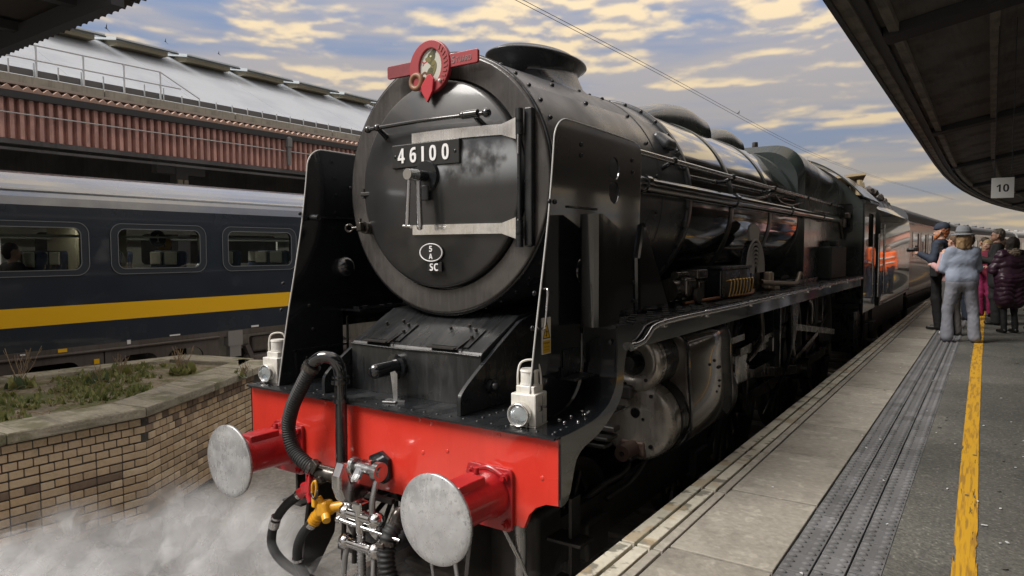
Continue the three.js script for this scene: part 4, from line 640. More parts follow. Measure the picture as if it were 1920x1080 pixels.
{
  // boiler barrel with its clothing bands, firebox
  const R = (z) => mix(0.925, 0.96, sm(-2.9, -6.9, z) * 0 + clamp((-2.9 - z) / 4.1));
  part('smokebox_joint', [latheZ([[0.912, -2.3], [0.917, -2.302], [0.92, -2.78], [0.93, -2.8]], 96).translate(0, BC, 0)], M.dull, loco);
  const fl = part('boiler_flange', [latheZ([[0.9, -2.8], [0.945, -2.8], [0.955, -2.81], [0.955, -2.87], [0.93, -2.88]], 96).translate(0, BC, 0)], M.dull, loco);
  const rr2 = []; for (let i = 0; i < 34; i++) { const a = i / 34 * 6.283; rr2.push([0.94 * Math.sin(a), BC + 0.94 * Math.cos(a), -2.797]); }
  part('rivet', rivets(rr2, 0.016, [0, 0, 1]), M.satin, fl, { stuff: true });
  const zb = [-2.88, -4.0, -4.2, -5.5, -7.05];
  const barrelM = phy(0.012, 0.2, { clearcoat: 1, clearcoatRoughness: 0.035, bumpMap: wavy, bumpScale: 0.007, roughnessMap: smudge });
  part('boiler_barrel', [latheZ([[R(-2.88), -2.88], [R(-4), -4.0], [R(-5.5), -5.5], [R(-7.05), -7.05]], 128).translate(0, BC, 0)], barrelM, loco);
  const bandM = phy([0.02, 0.028, 0.026], 0.4, { clearcoat: 0.5, clearcoatRoughness: 0.2 });
  for (const z of [-4.05, -5.5, -6.95]) part('boiler_band', [latheZ([[R(z) - 0.002, z + 0.06], [R(z) + 0.008, z + 0.055], [R(z) + 0.008, z - 0.055], [R(z) - 0.002, z - 0.06]], 96).translate(0, BC, 0)], bandM, loco);
  const green = phy([0.02, 0.027, 0.0255], 0.42, { clearcoat: 0.3, clearcoatRoughness: 0.12, roughnessMap: smudge });
  const sec = (w, top, r, bot = 1.96) => { const s = []; s.push([w, bot]); for (let i = 0; i <= 10; i++) { const a = i / 10 * Math.PI / 2; s.push([w - r + r * Math.cos(a) - (0) * 0, top - r + r * Math.sin(a)]); } return [...s, ...s.slice().reverse().map(([x, y]) => [-x, y])]; };
  const A = sec(1.0, 3.86, 0.42), B = sec(0.97, 3.72, 0.4), C = sec(0.93, 3.76, 0.44), pos = [], n = A.length, loft = (P, zp, Q, zq) => { for (let i = 0; i < n; i++) { const k = (i + 1) % n, a = [...P[i], zp], b = [...P[k], zp], c = [...Q[k], zq], d = [...Q[i], zq]; pos.push(...a, ...b, ...c, ...a, ...c, ...d); } };
  loft(C, -6.98, A, -7.1); loft(A, -7.1, B, -10.35); for (let i = 1; i + 1 < n; i++) pos.push(...C[0], -6.98, ...C[i], -6.98, ...C[i + 1], -6.98);
  const g = new THREE.BufferGeometry(); g.setAttribute('position', new THREE.Float32BufferAttribute(pos, 3)); g.computeVertexNormals();
  part('firebox', [crease(g, 0.5)], green, loco);
  // dome, top feed casing, whistle and valves on the boiler
  const hood = (z0, z1, wx, y0, h, tip) => {                            // low casing that rises from a point in front to a flat rear face
    const N = 22, K = 18, pos = [], at = (i, j) => { const t = i / N, q = Math.pow(Math.sin(Math.min(1, t * 1.15) * Math.PI / 2), tip) * (1 - 0.16 * sm(0.75, 1, t)), a = Math.PI * j / K, w = wx * (0.35 + 0.65 * Math.pow(t, 0.6)); const x = w * Math.cos(a), c = Math.sqrt(Math.max(0, 0.93 ** 2 - x * x)) + BC - 0.03; return [x, Math.max(c - 0.02, mix(c - 0.03, y0 + h, q * Math.pow(Math.sin(a), 0.55))), mix(z0, z1, t)]; };
    for (let i = 0; i < N; i++) for (let j = 0; j < K; j++) { const p = at(i, j), q = at(i + 1, j), r = at(i + 1, j + 1), u = at(i, j + 1); pos.push(...p, ...q, ...r, ...p, ...r, ...u); }
    const c = [0, y0 - 0.05, z1]; for (let j = 0; j < K; j++) pos.push(...c, ...at(N, j + 1), ...at(N, j));
    const g = new THREE.BufferGeometry(); g.setAttribute('position', new THREE.Float32BufferAttribute(pos, 3)); g.computeVertexNormals(); return toCreasedNormals(g, 0.7);
  };
  part('dome', [hood(-3.35, -5.0, 0.4, 3.62, 0.44, 0.75)], green, loco);
  part('top_feed', [hood(-5.35, -6.6, 0.32, 3.64, 0.4, 0.8)], green, loco);
  part('safety_valve', [[-0.18, -7.6], [0.18, -7.6]].map(([x, z]) => cy([x, 3.82, z], [x, 4.0, z], 0.05, 0.04, 14)), M.oily, loco);
  each('whistle', [cy([0.5, 3.6, -9.9], [0.5, 3.93, -9.9], 0.02, 0.02, 10), cy([0.42, 3.6, -9.7], [0.42, 3.85, -9.7], 0.014, 0.014, 10)], M.brass, loco);
  // hand rail, ejector pipe and their brackets, both sides
  both((s) => {
    const hx = 0.985 * s, hr = part('boiler_handrail', [cy([hx, 3.12, -1.55], [hx, 3.13, -10.2], 0.022, 0.022, 14)], M.bright, loco);
    part('rail_stanchion', [-2.35, -3.9, -5.5, -7.3, -9.0].flatMap((z) => [sp(hx, 3.123, z, 0.034), cy([hx, 3.123, z], [0.84 * s, 3.05, z], 0.016, 0.026, 10)]), M.satin, hr);
    part('ejector_pipe', [cy([1.0 * s, 2.885, -1.66], [1.0 * s, 2.895, -9.4], 0.062, 0.062, 24), cy([1.0 * s, 2.895, -9.4], [0.98 * s, 2.895, -9.9], 0.05, 0.035, 18), ...[-1.72, -3.9, -6.2, -8.2].map((z) => cy([1.0 * s, 2.89, z - 0.04], [1.0 * s, 2.89, z + 0.04], 0.074, 0.074, 24)), sp(1.0 * s, 2.885, -1.66, 0.062)], phy(0.03, 0.16, { clearcoat: 1, clearcoatRoughness: 0.04, metalness: 0.5 }), loco);
    each('sand_pipe', [tb([[0.93 * s, 2.98, -4.2], [0.97 * s, 2.98, -4.9], [0.975 * s, 3.03, -5.3], [0.985 * s, 3.07, -5.5], [0.98 * s, 3.0, -5.8], [0.975 * s, 2.98, -6.4], [0.98 * s, 3.05, -7.2], [0.98 * s, 2.99, -7.6], [1.01 * s, 2.98, -8.8]], 0.012, 60, 8)], M.gloss, loco);
    part('clack_valve', [rb(0.1, 0.2, 0.2, 0.8 * s, 3.33, -2.6, 0.05, 0, 0, 0.9 * s), ...[0, 1, 2].map((k) => cy([0.86 * s, 3.22 - k * 0.06, -2.72], [0.9 * s, 3.24 - k * 0.06, -2.72], 0.018, 0.018, 8))], M.dull, loco);
    part('steam_fitting', [cy([0.98 * s, 2.89, -9.9], [0.98 * s, 2.6, -10.2], 0.04, 0.03, 12), rb(0.12, 0.18, 0.16, 1.0 * s, 2.86, -10.05, 0.03), rb(0.1, 0.1, 0.1, 1.08 * s, 2.98, -10.0, 0.02)], M.oily, loco);
    // slanting steam pipe casing behind the deflector
    const tri = [[-1.44, 1.956], [-1.42, 2.35], [-1.5, 2.59], [-1.56, 2.6], [-1.99, 1.99], [-2.02, 1.956]];
    part('steam_pipe_casing', [exX(tri, 0.42, s > 0 ? 0.68 : -1.1, { bevel: 0.03 })], M.gloss, loco);
  });
}
{
  // smoke deflectors
  const rad = (cx, cy2, r, a0, a1) => Array.from({ length: 9 }, (_, i) => { const a = mix(a0, a1, i / 8); return [cx + r * Math.cos(a), cy2 + r * Math.sin(a)]; });
  const out = [[-0.055, 1.438], [-0.15, 1.95], [-0.225, 2.3], [-0.285, 2.6], [-0.33, 2.9], ...rad(-0.49, 3.02, 0.145, 0.05, Math.PI / 2), [-1.42, 3.15], ...rad(-1.45, 3.07, 0.075, Math.PI / 2, Math.PI), [-1.5, 2.48], [-1.46, 1.956], [-0.66, 1.956], [-0.66, 1.438]];
  both((s) => {
    const x = s > 0 ? 1.058 : -1.072, d = part('smoke_deflector', [exX(out, 0.014, x, { bevel: 0.003, holes: s > 0 ? [circ(-1.1, 2.935, 0.075), circ(-1.1, 2.785, 0.075)].map((c) => c) : [] })], M.gloss, loco);
    const edge = out.slice(0, -2);
    const cur = new THREE.CatmullRomCurve3(edge.map(([z, y]) => V(s * 1.065, y, z)), false, 'centripetal');
    part('edge_beading', [new THREE.TubeGeometry(cur, 160, 0.0055, 8)], M.lining, d);
    const f = s * 1.075, fi = s * 1.052;
    part('rivet', rivets([[f, 3.04, -0.65], [f, 2.975, -0.65], [f, 3.02, -1.37], [f, 2.94, -1.38], [f, 2.68, -0.28], [f, 2.68, -0.34], [f, 2.17, -0.12], [f, 1.98, -0.1], [f, 2.05, -1.4], [f, 2.18, -1.4]], 0.015, [1, 0, 0], 0.7), M.satin, d, { stuff: true });
    if (s > 0) part('grab_rail', [tb([[f, 2.19, -0.215], [f + 0.035 * s, 2.19, -0.2], [f + 0.04 * s, 2.17, -0.195], [f + 0.04 * s, 2.0, -0.17], [f + 0.035 * s, 1.975, -0.17], [f, 1.97, -0.18]], 0.0075, 30, 8)], M.bright, d);
    each('stiffener', [bx(0.016, 0.014, 0.44, fi, 2.66, -0.55), bx(0.014, 0.014, 0.52, fi, 1.675, -0.44), bx(0.014, 0.45, 0.014, fi, 1.45 + 0.22, -0.7), bx(0.014, 0.2, 0.014, fi, 1.58, -0.2)], M.satin, d);
    part('porthole_cover', [sp(fi - 0.01 * s, 2.28, -0.67, 0.085, 0.9, 1, 1, 24, 16)], M.gloss, d);
    if (s < 0) part('stay', [cy([fi, 2.655, -0.36], [fi - 0.09 * s, 2.65, -0.36], 0.022, 0.022, 12)], M.satin, d);
    part('rivet', rivets([[fi, 2.0, -0.33], [fi, 1.61, -0.3], [fi, 1.61, -0.5], [fi, 1.52, -0.25], [fi, 2.9, -0.75], [fi, 1.82, -0.36]], 0.014, [1, 0, 0], 0.7), M.satin, d, { stuff: true });
    if (s > 0) part('lamp_bracket', [exX([[-0.43, 1.72], [-0.43, 1.82], [-0.58, 1.82], [-0.58, 1.72], [-0.6, 1.72], [-0.6, 1.66], [-0.41, 1.66], [-0.41, 1.72]], 0.012, f), rb(0.1, 0.014, 0.24, f + 0.06 * s, 1.66, -0.5, 0.004)], M.satin, d);
    // lubricator feed casing standing in front of the deflector
    const K = [[1.13 * s, -0.535], [1.15 * s, -0.515], [1.2 * s, -0.503], [1.235 * s, -0.507], [1.258 * s, -0.525], [1.268 * s, -0.56], [1.268 * s, -0.78]];
    const cas = part('pipe_cowl', [crease(exP([[1.13 * s, -0.78], ...K], 0.66, 1.956), 0.35)], phy(0.011, 0.3, { clearcoat: 1, clearcoatRoughness: 0.08, roughnessMap: streaks }), loco);
    const p = cas.geometry.attributes.position; for (let i = 0; i < p.count; i++) if (p.getY(i) > 2.5) p.setY(i, 2.615 - Math.max(0, -p.getZ(i) - 0.56) * 0.38); cas.geometry.computeVertexNormals();
    cas.geometry = metres(norm(crease(cas.geometry, 0.35)));
    part('cowl_flange', [bx(0.02, 0.012, 0.36, f, 2.66, -0.66)], M.satin, cas);
  });
  const R = loco.children.find((o) => o.name === 'smoke_deflector');
  part('porthole_bar', [bx(0.012, 0.022, 0.16, 1.068, 2.86, -1.1)], M.gloss, R);
  const f = canvas(120, 384, (c, w, h) => {
    c.fillStyle = '#cfcdc2'; c.fillRect(0, 0, w, h); c.fillStyle = '#15120c'; c.beginPath(); c.moveTo(60, 36); c.lineTo(114, 222); c.lineTo(6, 222); c.fill(); c.fillStyle = '#d8a90f'; c.beginPath(); c.moveTo(60, 66); c.lineTo(101, 212); c.lineTo(19, 212); c.fill();
    c.fillStyle = '#15120c'; c.beginPath(); c.moveTo(66, 96); c.lineTo(44, 158); c.lineTo(60, 154); c.lineTo(50, 184); c.lineTo(42, 178); c.lineTo(50, 206); c.lineTo(68, 188); c.lineTo(60, 188); c.lineTo(78, 140); c.lineTo(60, 144); c.fill();
    c.fillStyle = '#c49a16'; c.fillRect(6, 240, 108, 136); c.fillStyle = '#2a2208'; c.font = '700 27px sans-serif'; c.textAlign = 'center'; c.fillText('Danger', 60, 276); c.font = '18px sans-serif'; c.fillText('Overhead', 60, 316); c.fillText('live wires', 60, 346);
  });
  const w = part('warning_sign', [bx(0.004, 0.205, 0.09, 1.0745, 1.925, -0.245)], M.whiteFlat, R, { label: 'white and yellow electrical danger sign' });
  part('sign_face', [new THREE.PlaneGeometry(0.088, 0.203).rotateY(Math.PI / 2).translate(1.0775, 1.925, -0.245)], std(1, 0.45, { map: f }), w, { keep: true });
}
{
  // buffers
  both((s) => {
    const x = 0.868 * s, y = 1.06, r = 0.233;
    const hd = []; for (let i = 0; i <= 10; i++) { const q = i / 10; hd.push([r * q * 0.985, 0.508 - 0.022 * q * q]); } hd.push([r, 0.48], [r, 0.468], [r * 0.9, 0.455], [0.075, 0.44], [0.07, 0.3]);
    const headTex = tex(512, 512, (u, v) => { const a = ft(u, v, 5, 5, 6, 260 + s), b = ft(u, v, 40, 40, 3, 262 + s), c = sm(0.63, 0.74, ft(u, v, 40, 40, 3, 264 + s)) * sm(0.42, 0.68, a) * 0.8, rd = Math.hypot(u - 0.5, v - 0.5) * 2; return lc(m3([0.52, 0.53, 0.545], [0.7, 0.715, 0.73], clamp(a * 1.4 - 0.3 + (b - 0.5) * 0.4)), (1 - c * 0.5) * (1 - 0.25 * sm(0.75, 0.95, rd))); }, { wrap: false });
    const g = norm(latheZ(hd, 72).translate(x, y, 0)), p = g.attributes.position, uv = new Float32Array(p.count * 2); for (let i = 0; i < p.count; i++) { uv[i * 2] = (p.getX(i) - x) / 0.48 + 0.5; uv[i * 2 + 1] = (p.getY(i) - y) / 0.48 + 0.5; } g.setAttribute('uv', new THREE.BufferAttribute(uv, 2));
    const B = part('buffer', [crease(latheZ([[0.135, 0.02], [0.135, 0.05], [0.118, 0.1], [0.118, 0.36], [0.125, 0.37], [0.125, 0.4], [0.1, 0.405], [0.07, 0.405]], 40).translate(x, y, 0), 0.5), rb(0.13, 0.05, 0.22, x, y + 0.115, 0.25, 0.01), rb(0.04, 0.03, 0.24, x - 0.05, y + 0.118, 0.22, 0.008)], M.redDark, loco);
    part('buffer_head', [g], std(1, 0.5, { metalness: 0.55, map: headTex, roughnessMap: smudgeFine }), B, { keep: true });
    part('base_flange', [exY(rrect(x - 0.155, y - 0.19, x + 0.155, y + 0.155, 0.03), 0.024, 0.001, { bevel: 0.004 }), tb([[x - 0.11, y + 0.115, 0.028], [x, y + 0.15, 0.03], [x + 0.11, y + 0.115, 0.028]], 0.016, 20, 8)], M.redDark, B);
    for (const [a, b] of [[-0.115, 0.115], [0.115, 0.115], [0.115, -0.15], [-0.115, -0.15]]) part('bolt', [cy([x + a, y + b, 0.024], [x + a, y + b, 0.05], 0.026, 0.026, 6), cy([x + a, y + b, 0.049], [x + a, y + b, 0.066], 0.014, 0.014, 10)], M.redDark, B);
    part('grease_nipple', [cy([x - 0.03, y + 0.125, 0.1], [x - 0.03, y + 0.16, 0.1], 0.018, 0.014, 8)], M.redDark, B);
  });
  // coupling hook and screw coupling
  const hk = spline2([[-0.02, 1.11], [0.12, 1.12], [0.2, 1.095], [0.26, 1.05], [0.272, 0.98], [0.225, 0.915], [0.14, 0.9], [0.06, 0.93], [-0.02, 0.97]], 40);
  const hook = part('coupling_hook', [exX([[0.0, 1.1], [0.09, 1.115], [0.15, 1.1], [0.18, 1.05], [0.205, 1.02], [0.245, 1.03], [0.262, 1.08], [0.27, 1.145], [0.31, 1.15], [0.345, 1.08], [0.345, 1.0], [0.315, 0.925], [0.26, 0.885], [0.19, 0.88], [0.12, 0.91], [0.05, 0.96], [0.0, 0.98]], 0.075, -0.06, { bevel: 0.018 })], M.bright, loco);
  part('hook_plate', [exY([[-0.07, 0.97], [-0.1, 1.04], [-0.06, 1.12], [0.03, 1.16], [0.1, 1.12], [0.11, 1.0], [0.06, 0.96]], 0.03, 0.001, { bevel: 0.004 })], M.satin, hook);
  const link = part('screw_coupling', [cy([-0.1, 1.075, 0.13], [0.15, 1.075, 0.13], 0.032, 0.032, 18), cy([-0.1, 1.075, 0.13], [-0.07, 1.075, 0.13], 0.056, 0.056, 22), cy([0.1, 1.075, 0.13], [0.14, 1.075, 0.13], 0.058, 0.058, 22)], M.steel, loco);
  const bowed = (x, z) => tb([[x, 1.06, 0.13], [x * 1.02, 0.98, 0.16], [x, 0.9, 0.18], [x, 0.8, 0.18]], 0.019, 16, 10);
  each('link', [bowed(0.115, 0), bowed(-0.085, 0)], M.steel, link);
  part('trunnion', [cy([-0.115, 0.795, 0.18], [0.145, 0.795, 0.18], 0.036, 0.036, 18), sp(-0.115, 0.795, 0.18, 0.05), sp(0.145, 0.795, 0.18, 0.052), cy([0.015, 0.86, 0.18], [0.015, 0.7, 0.18], 0.04, 0.032, 18), rb(0.08, 0.06, 0.08, 0.015, 0.86, 0.18, 0.012), cy([-0.12, 0.61, 0.18], [0.14, 0.61, 0.18], 0.034, 0.034, 18), sp(-0.12, 0.61, 0.18, 0.05), sp(0.14, 0.61, 0.18, 0.052)], M.bright, link);
  part('screw', [cy([0.015, 0.72, 0.18], [0.015, 0.3, 0.18], 0.023, 0.023, 14), ...Array.from({ length: 16 }, (_, i) => cy([0.015, 0.68 - i * 0.022, 0.18], [0.015, 0.672 - i * 0.022, 0.18], 0.028, 0.028, 12))], M.steel, link);
  part('tommy_bar', [cy([-0.15, 0.75, 0.21], [0.33, 0.715, 0.17], 0.014, 0.014, 12), sp(-0.15, 0.75, 0.21, 0.024)], M.bright, link);
  part('lower_link', [tb([[0.12, 0.61, 0.18], [0.14, 0.5, 0.2], [0.12, 0.3, 0.21], [0.02, 0.25, 0.21], [-0.1, 0.3, 0.21], [-0.11, 0.5, 0.2], [-0.1, 0.61, 0.18]], 0.018, 40, 10)], M.steel, link);
  // vacuum standpipe and hose
  const vp = part('vacuum_pipe', [cy([-0.265, 0.9, 0.075], [-0.265, 1.59, 0.075], 0.038, 0.038, 20), cy([-0.265, 1.44, 0.075], [-0.265, 1.462, 0.075], 0.05, 0.05, 20), tb([[-0.265, 1.57, 0.075], [-0.268, 1.66, 0.08], [-0.3, 1.72, 0.1], [-0.37, 1.73, 0.13], [-0.43, 1.69, 0.15], [-0.455, 1.63, 0.155]], 0.04, 30, 16), cy([-0.265, 1.56, 0.075], [-0.265, 1.585, 0.075], 0.058, 0.058, 20), cy([-0.265, 1.6, 0.075], [-0.265, 1.612, 0.075], 0.055, 0.055, 20), tb([[-0.265, 0.93, 0.075], [-0.265, 0.87, 0.08], [-0.2, 0.85, 0.09]], 0.04, 12, 14)], M.gloss, loco);
  const hp = [[-0.435, 1.68, 0.15], [-0.52, 1.54, 0.17], [-0.615, 1.38, 0.18], [-0.655, 1.24, 0.18], [-0.61, 1.11, 0.18], [-0.5, 1.03, 0.17], [-0.4, 0.985, 0.14]];
  const ribbed = (P, r, n, amp = 0.0045) => { const c = new THREE.CatmullRomCurve3(P.map((p) => V(...p)), false, 'centripetal'), N = n * 4, g = new THREE.TubeGeometry(c, N, r, 16), p = g.attributes.position, v = V(0, 0, 0); for (let i = 0; i <= N; i++) { const o = c.getPointAt(i / N), k = 1 + (amp / r) * Math.cos(i * Math.PI / 2); for (let j = 0; j <= 16; j++) { const q = i * 17 + j; v.fromBufferAttribute(p, q).sub(o).multiplyScalar(k).add(o); p.setXYZ(q, v.x, v.y, v.z); } } g.computeVertexNormals(); return g; };
  part('vacuum_hose', [ribbed(hp, 0.045, 52, 0.0035)], M.rubber, vp);
  part('hose_clamp', [cy([-0.44, 1.675, 0.15], [-0.46, 1.645, 0.155], 0.058, 0.058, 20), rb(0.05, 0.02, 0.02, -0.5, 1.645, 0.17, 0.006), cy([-0.43, 1.0, 0.155], [-0.455, 1.012, 0.158], 0.058, 0.058, 20)], M.oily, vp);
  part('hose_coupling', [cy([-0.41, 0.985, 0.145], [-0.27, 0.965, 0.1], 0.05, 0.05, 18), rb(0.09, 0.05, 0.06, -0.37, 0.94, 0.17, 0.012, 0, 0, 0.5), rb(0.06, 0.09, 0.03, -0.4, 1.03, 0.19, 0.008, 0, 0, -0.6), tb([[-0.37, 0.93, 0.19], [-0.33, 0.88, 0.22], [-0.36, 0.84, 0.22], [-0.4, 0.87, 0.21]], 0.01, 16, 8)], M.oily, vp);
  // air brake hoses with red and yellow cocks
  const rc = part('brake_hose', [tb([[-0.6, 0.8, 0.13], [-0.72, 0.7, 0.17], [-0.8, 0.57, 0.2], [-0.83, 0.42, 0.2], [-0.78, 0.32, 0.17], [-0.66, 0.24, 0.12], [-0.45, 0.17, 0.05]], 0.031, 50, 14)], M.rubber, loco, { label: 'black air hose with a red cock' });
  part('cock', [cy([-0.48, 0.92, 0.05], [-0.52, 0.86, 0.12], 0.036, 0.036, 16), rb(0.1, 0.08, 0.08, -0.52, 0.86, 0.13, 0.02, 0, 0, 0.4), cy([-0.5, 0.86, 0.13], [-0.62, 0.79, 0.13], 0.034, 0.038, 16), rb(0.05, 0.12, 0.03, -0.46, 0.9, 0.18, 0.01, 0, 0, -0.2), cy([-0.47, 0.84, 0.18], [-0.44, 0.79, 0.19], 0.02, 0.016, 10), tb([[-0.47, 0.9, 0.19], [-0.455, 1.0, 0.2], [-0.44, 1.03, 0.2], [-0.43, 0.95, 0.2], [-0.45, 0.88, 0.19]], 0.006, 20, 6)], phy([0.5, 0.012, 0.02], 0.4, { clearcoat: 0.5 }), rc);
  each('hose_band', [cy([-0.6, 0.802, 0.13], [-0.625, 0.785, 0.137], 0.036, 0.036, 16), cy([-0.792, 0.595, 0.197], [-0.808, 0.545, 0.2], 0.036, 0.036, 16), cy([-0.779, 0.625, 0.195], [-0.784, 0.612, 0.196], 0.036, 0.036, 16)], M.bright, rc);
  const yc = part('brake_hose', [tb([[-0.43, 0.66, 0.18], [-0.5, 0.58, 0.2], [-0.56, 0.47, 0.2], [-0.585, 0.36, 0.18], [-0.54, 0.24, 0.14], [-0.45, 0.14, 0.08]], 0.031, 40, 14)], M.rubber, loco, { label: 'black air hose with a yellow cock' });
  part('cock', [cy([-0.22, 0.79, 0.1], [-0.3, 0.77, 0.14], 0.03, 0.034, 14), rb(0.11, 0.1, 0.09, -0.335, 0.765, 0.16, 0.025, 0, 0, 0.3), cy([-0.37, 0.74, 0.17], [-0.425, 0.665, 0.18], 0.036, 0.036, 16), cy([-0.28, 0.74, 0.2], [-0.25, 0.72, 0.22], 0.03, 0.026, 14), cy([-0.34, 0.79, 0.17], [-0.36, 0.84, 0.19], 0.022, 0.02, 12), rb(0.035, 0.07, 0.04, -0.38, 0.81, 0.2, 0.01), tb([[-0.4, 0.83, 0.2], [-0.375, 0.93, 0.22], [-0.35, 0.955, 0.22], [-0.34, 0.92, 0.22], [-0.385, 0.8, 0.2]], 0.009, 24, 8), ...[0, 1, 2].map((k) => cy([-0.395 - k * 0.013, 0.705 - k * 0.018, 0.175], [-0.4 - k * 0.013, 0.697 - k * 0.018, 0.176], 0.043, 0.043, 16))], M.yellow, yc);
  each('hose_band', [cy([-0.432, 0.657, 0.18], [-0.452, 0.633, 0.186], 0.036, 0.036, 16), cy([-0.581, 0.39, 0.187], [-0.584, 0.37, 0.183], 0.036, 0.036, 16)], M.bright, yc);
  each('hose_bracket', [rb(0.07, 0.16, 0.02, -0.19, 0.78, 0.05, 0.01), bx(0.4, 0.03, 0.03, -0.05, 0.87, 0.04), cy([-0.115, 0.87, 0.1], [-0.115, 0.45, 0.12], 0.017, 0.017, 8), cy([-0.295, 0.8, 0.03], [-0.295, 0.4, 0.05], 0.016, 0.016, 8), bx(0.2, 0.03, 0.02, -0.2, 0.5, 0.08)], M.frame, loco);
  const hh = part('heating_hose', [ribbed([[0.255, 0.8, 0.1], [0.24, 0.72, 0.17], [0.245, 0.6, 0.2], [0.275, 0.48, 0.2], [0.34, 0.38, 0.18], [0.45, 0.32, 0.14], [0.6, 0.3, 0.08]], 0.05, 26, 0.005)], M.rubber, loco);
  part('hose_clamp', [cy([0.241, 0.7, 0.18], [0.24, 0.675, 0.187], 0.056, 0.056, 18), rb(0.06, 0.03, 0.03, 0.235, 0.69, 0.235, 0.008), tb([[0.26, 0.82, 0.04], [0.255, 0.84, 0.1], [0.252, 0.79, 0.13], [0.245, 0.74, 0.16]], 0.04, 14, 12)], M.oily, hh);
  each('drain_pipe', [cy([1.02, 0.92, -0.06], [1.0, 0.2, -0.1], 0.035, 0.035, 12), cy([0.55, 0.9, 0.0], [0.72, 0.25, 0.06], 0.014, 0.014, 8), cy([0.93, 0.9, 0.0], [1.12, 0.55, -0.05], 0.012, 0.012, 8), cy([0.42, 0.85, 0.06], [0.5, 0.4, 0.05], 0.012, 0.012, 8)], M.steel, loco);
  part('rear_box', [rb(0.36, 0.55, 0.3, 0.86, 0.62, -0.35, 0.05)], M.frame, loco);
}
{
  // outside cylinders and motion
  both((s) => {
    const cx = 1.06 * s, cyY = 1.185;
    const coverM = std(1, 0.4, { metalness: 0.55, map: dirtOrSheenMap([0.36, 0.335, 0.3], [0.2, 0.185, 0.165], 1, 0.7, 270), roughnessMap: smudgeFine });
    const C = part('cylinder', [latheZ([[0.2, -1.6], [0.3, -1.62], [0.305, -2.9], [0.2, -2.95]], 48).translate(cx, cyY, 0), latheZ([[0.1, -1.45], [0.215, -1.47], [0.215, -3.0], [0.1, -3.02]], 40).translate(cx, 1.615, 0)], M.deep, loco);
    const cov = part('cylinder_cover', [latheZ([[0, -1.475], [0.2, -1.478], [0.265, -1.49], [0.287, -1.51], [0.292, -1.55], [0.292, -1.62]], 64).translate(cx, cyY, 0)], coverM, C);
    each('cover_plug', [[-0.0, 0.06, 0.036], [-0.16, 0.12, 0.02], [0.12, 0.19, 0.014], [0.12, -0.17, 0.016], [0.06, 0.02, 0.01]].map(([a, b, r]) => cy([cx + a * s, cyY + b, -1.474], [cx + a * s, cyY + b, -1.47], r, r, 18)), M.deep, cov);
    part('tail_rod', [cy([cx - 0.02 * s, cyY - 0.2, -1.5], [cx - 0.02 * s, cyY - 0.2, -1.3], 0.06, 0.056, 20), rb(0.2, 0.12, 0.05, cx - 0.02 * s, cyY - 0.2, -1.49, 0.03)], std([0.13, 0.085, 0.07], 0.5, { metalness: 0.4 }), cov);
    part('tail_rod_end', [cy([cx - 0.02 * s, cyY - 0.2, -1.3], [cx - 0.02 * s, cyY - 0.2, -1.296], 0.018, 0.018, 12)], M.deep, cov);
    const vc = part('valve_cover', [latheZ([[0.095, -1.5], [0.095, -1.425], [0.17, -1.43], [0.2, -1.44], [0.214, -1.46], [0.216, -1.52]], 56).translate(cx, 1.615, 0)], coverM, C);
    part('valve_spindle', [cy([cx, 1.615, -1.52], [cx, 1.615, -1.36], 0.05, 0.045, 18), cy([cx, 1.615, -1.5], [cx, 1.615, -1.495], 0.095, 0.095, 24)], M.deep, vc);
    each('cover_bolt', [[-0.06, -0.16], [0.1, -0.12]].map(([a, b]) => cy([cx + a * s, 1.615 + b, -1.435], [cx + a * s, 1.615 + b, -1.425], 0.014, 0.014, 8)), M.deep, vc);
    // clad side
    const pr = spline2([[1.19, 1.79], [1.29, 1.775], [1.335, 1.7], [1.345, 1.5], [1.365, 1.25], [1.36, 1.12], [1.33, 1.02], [1.24, 0.94]], 26).map(([x, y]) => [x * s, y]);
    const side = part('cylinder_cladding', [crease(exY([...pr, [1.1 * s, 0.94], [1.1 * s, 1.79]], 0.98, -2.74, { bevel: 0.004 }), 0.6)], phy([0.13, 0.118, 0.105], 0.2, { metalness: 0.6, clearcoat: 1, clearcoatRoughness: 0.05, bumpMap: wavy, bumpScale: 0.004 }), C);
    each('cladding_band', [-1.775, -2.735].map((z) => exY([...pr.map(([x, y]) => [x + 0.006 * s, y]), ...pr.slice().reverse().map(([x, y]) => [x - 0.01 * s, y])], 0.035, z - 0.018)), M.satin, side);
    const dots = []; for (let i = 0; i < 9; i++) { const a = 1.0 + i * 0.42; dots.push([Math.cos(a) * 0.12, Math.sin(a) * 0.13]); }
    part('rivet', [...dots.filter((d, i) => i % 2 === 0), [-0.13, 0.06], [-0.1, -0.09]].map(([a, b]) => sp(1.352 * s - (b - 0) * 0.06 * s, 1.405 + b, -2.3 + a * 1.2, 0.012, 1, 1, 1, 8, 6)), M.deep, side, { stuff: true });
    part('drain_cock', [tb([[1.0 * s, 0.93, -1.5], [1.05 * s, 0.86, -1.35], [0.98 * s, 0.8, -1.15], [0.9 * s, 0.7, -0.9]], 0.022, 20, 8), tb([[1.1 * s, 0.9, -1.6], [1.1 * s, 0.8, -1.35], [1.02 * s, 0.72, -1.1]], 0.02, 20, 8), rb(0.1, 0.07, 0.12, 1.04 * s, 0.95, -1.42, 0.02), rb(0.2, 0.04, 0.1, 0.98 * s, 1.2, -1.15, 0.012), rb(0.22, 0.03, 0.16, 0.95 * s, 1.14, -1.12, 0.012), rb(0.2, 0.03, 0.12, 0.94 * s, 1.09, -1.1, 0.012), rb(0.09, 0.1, 0.06, 1.02 * s, 1.4, -1.42, 0.015)], M.frame, C);
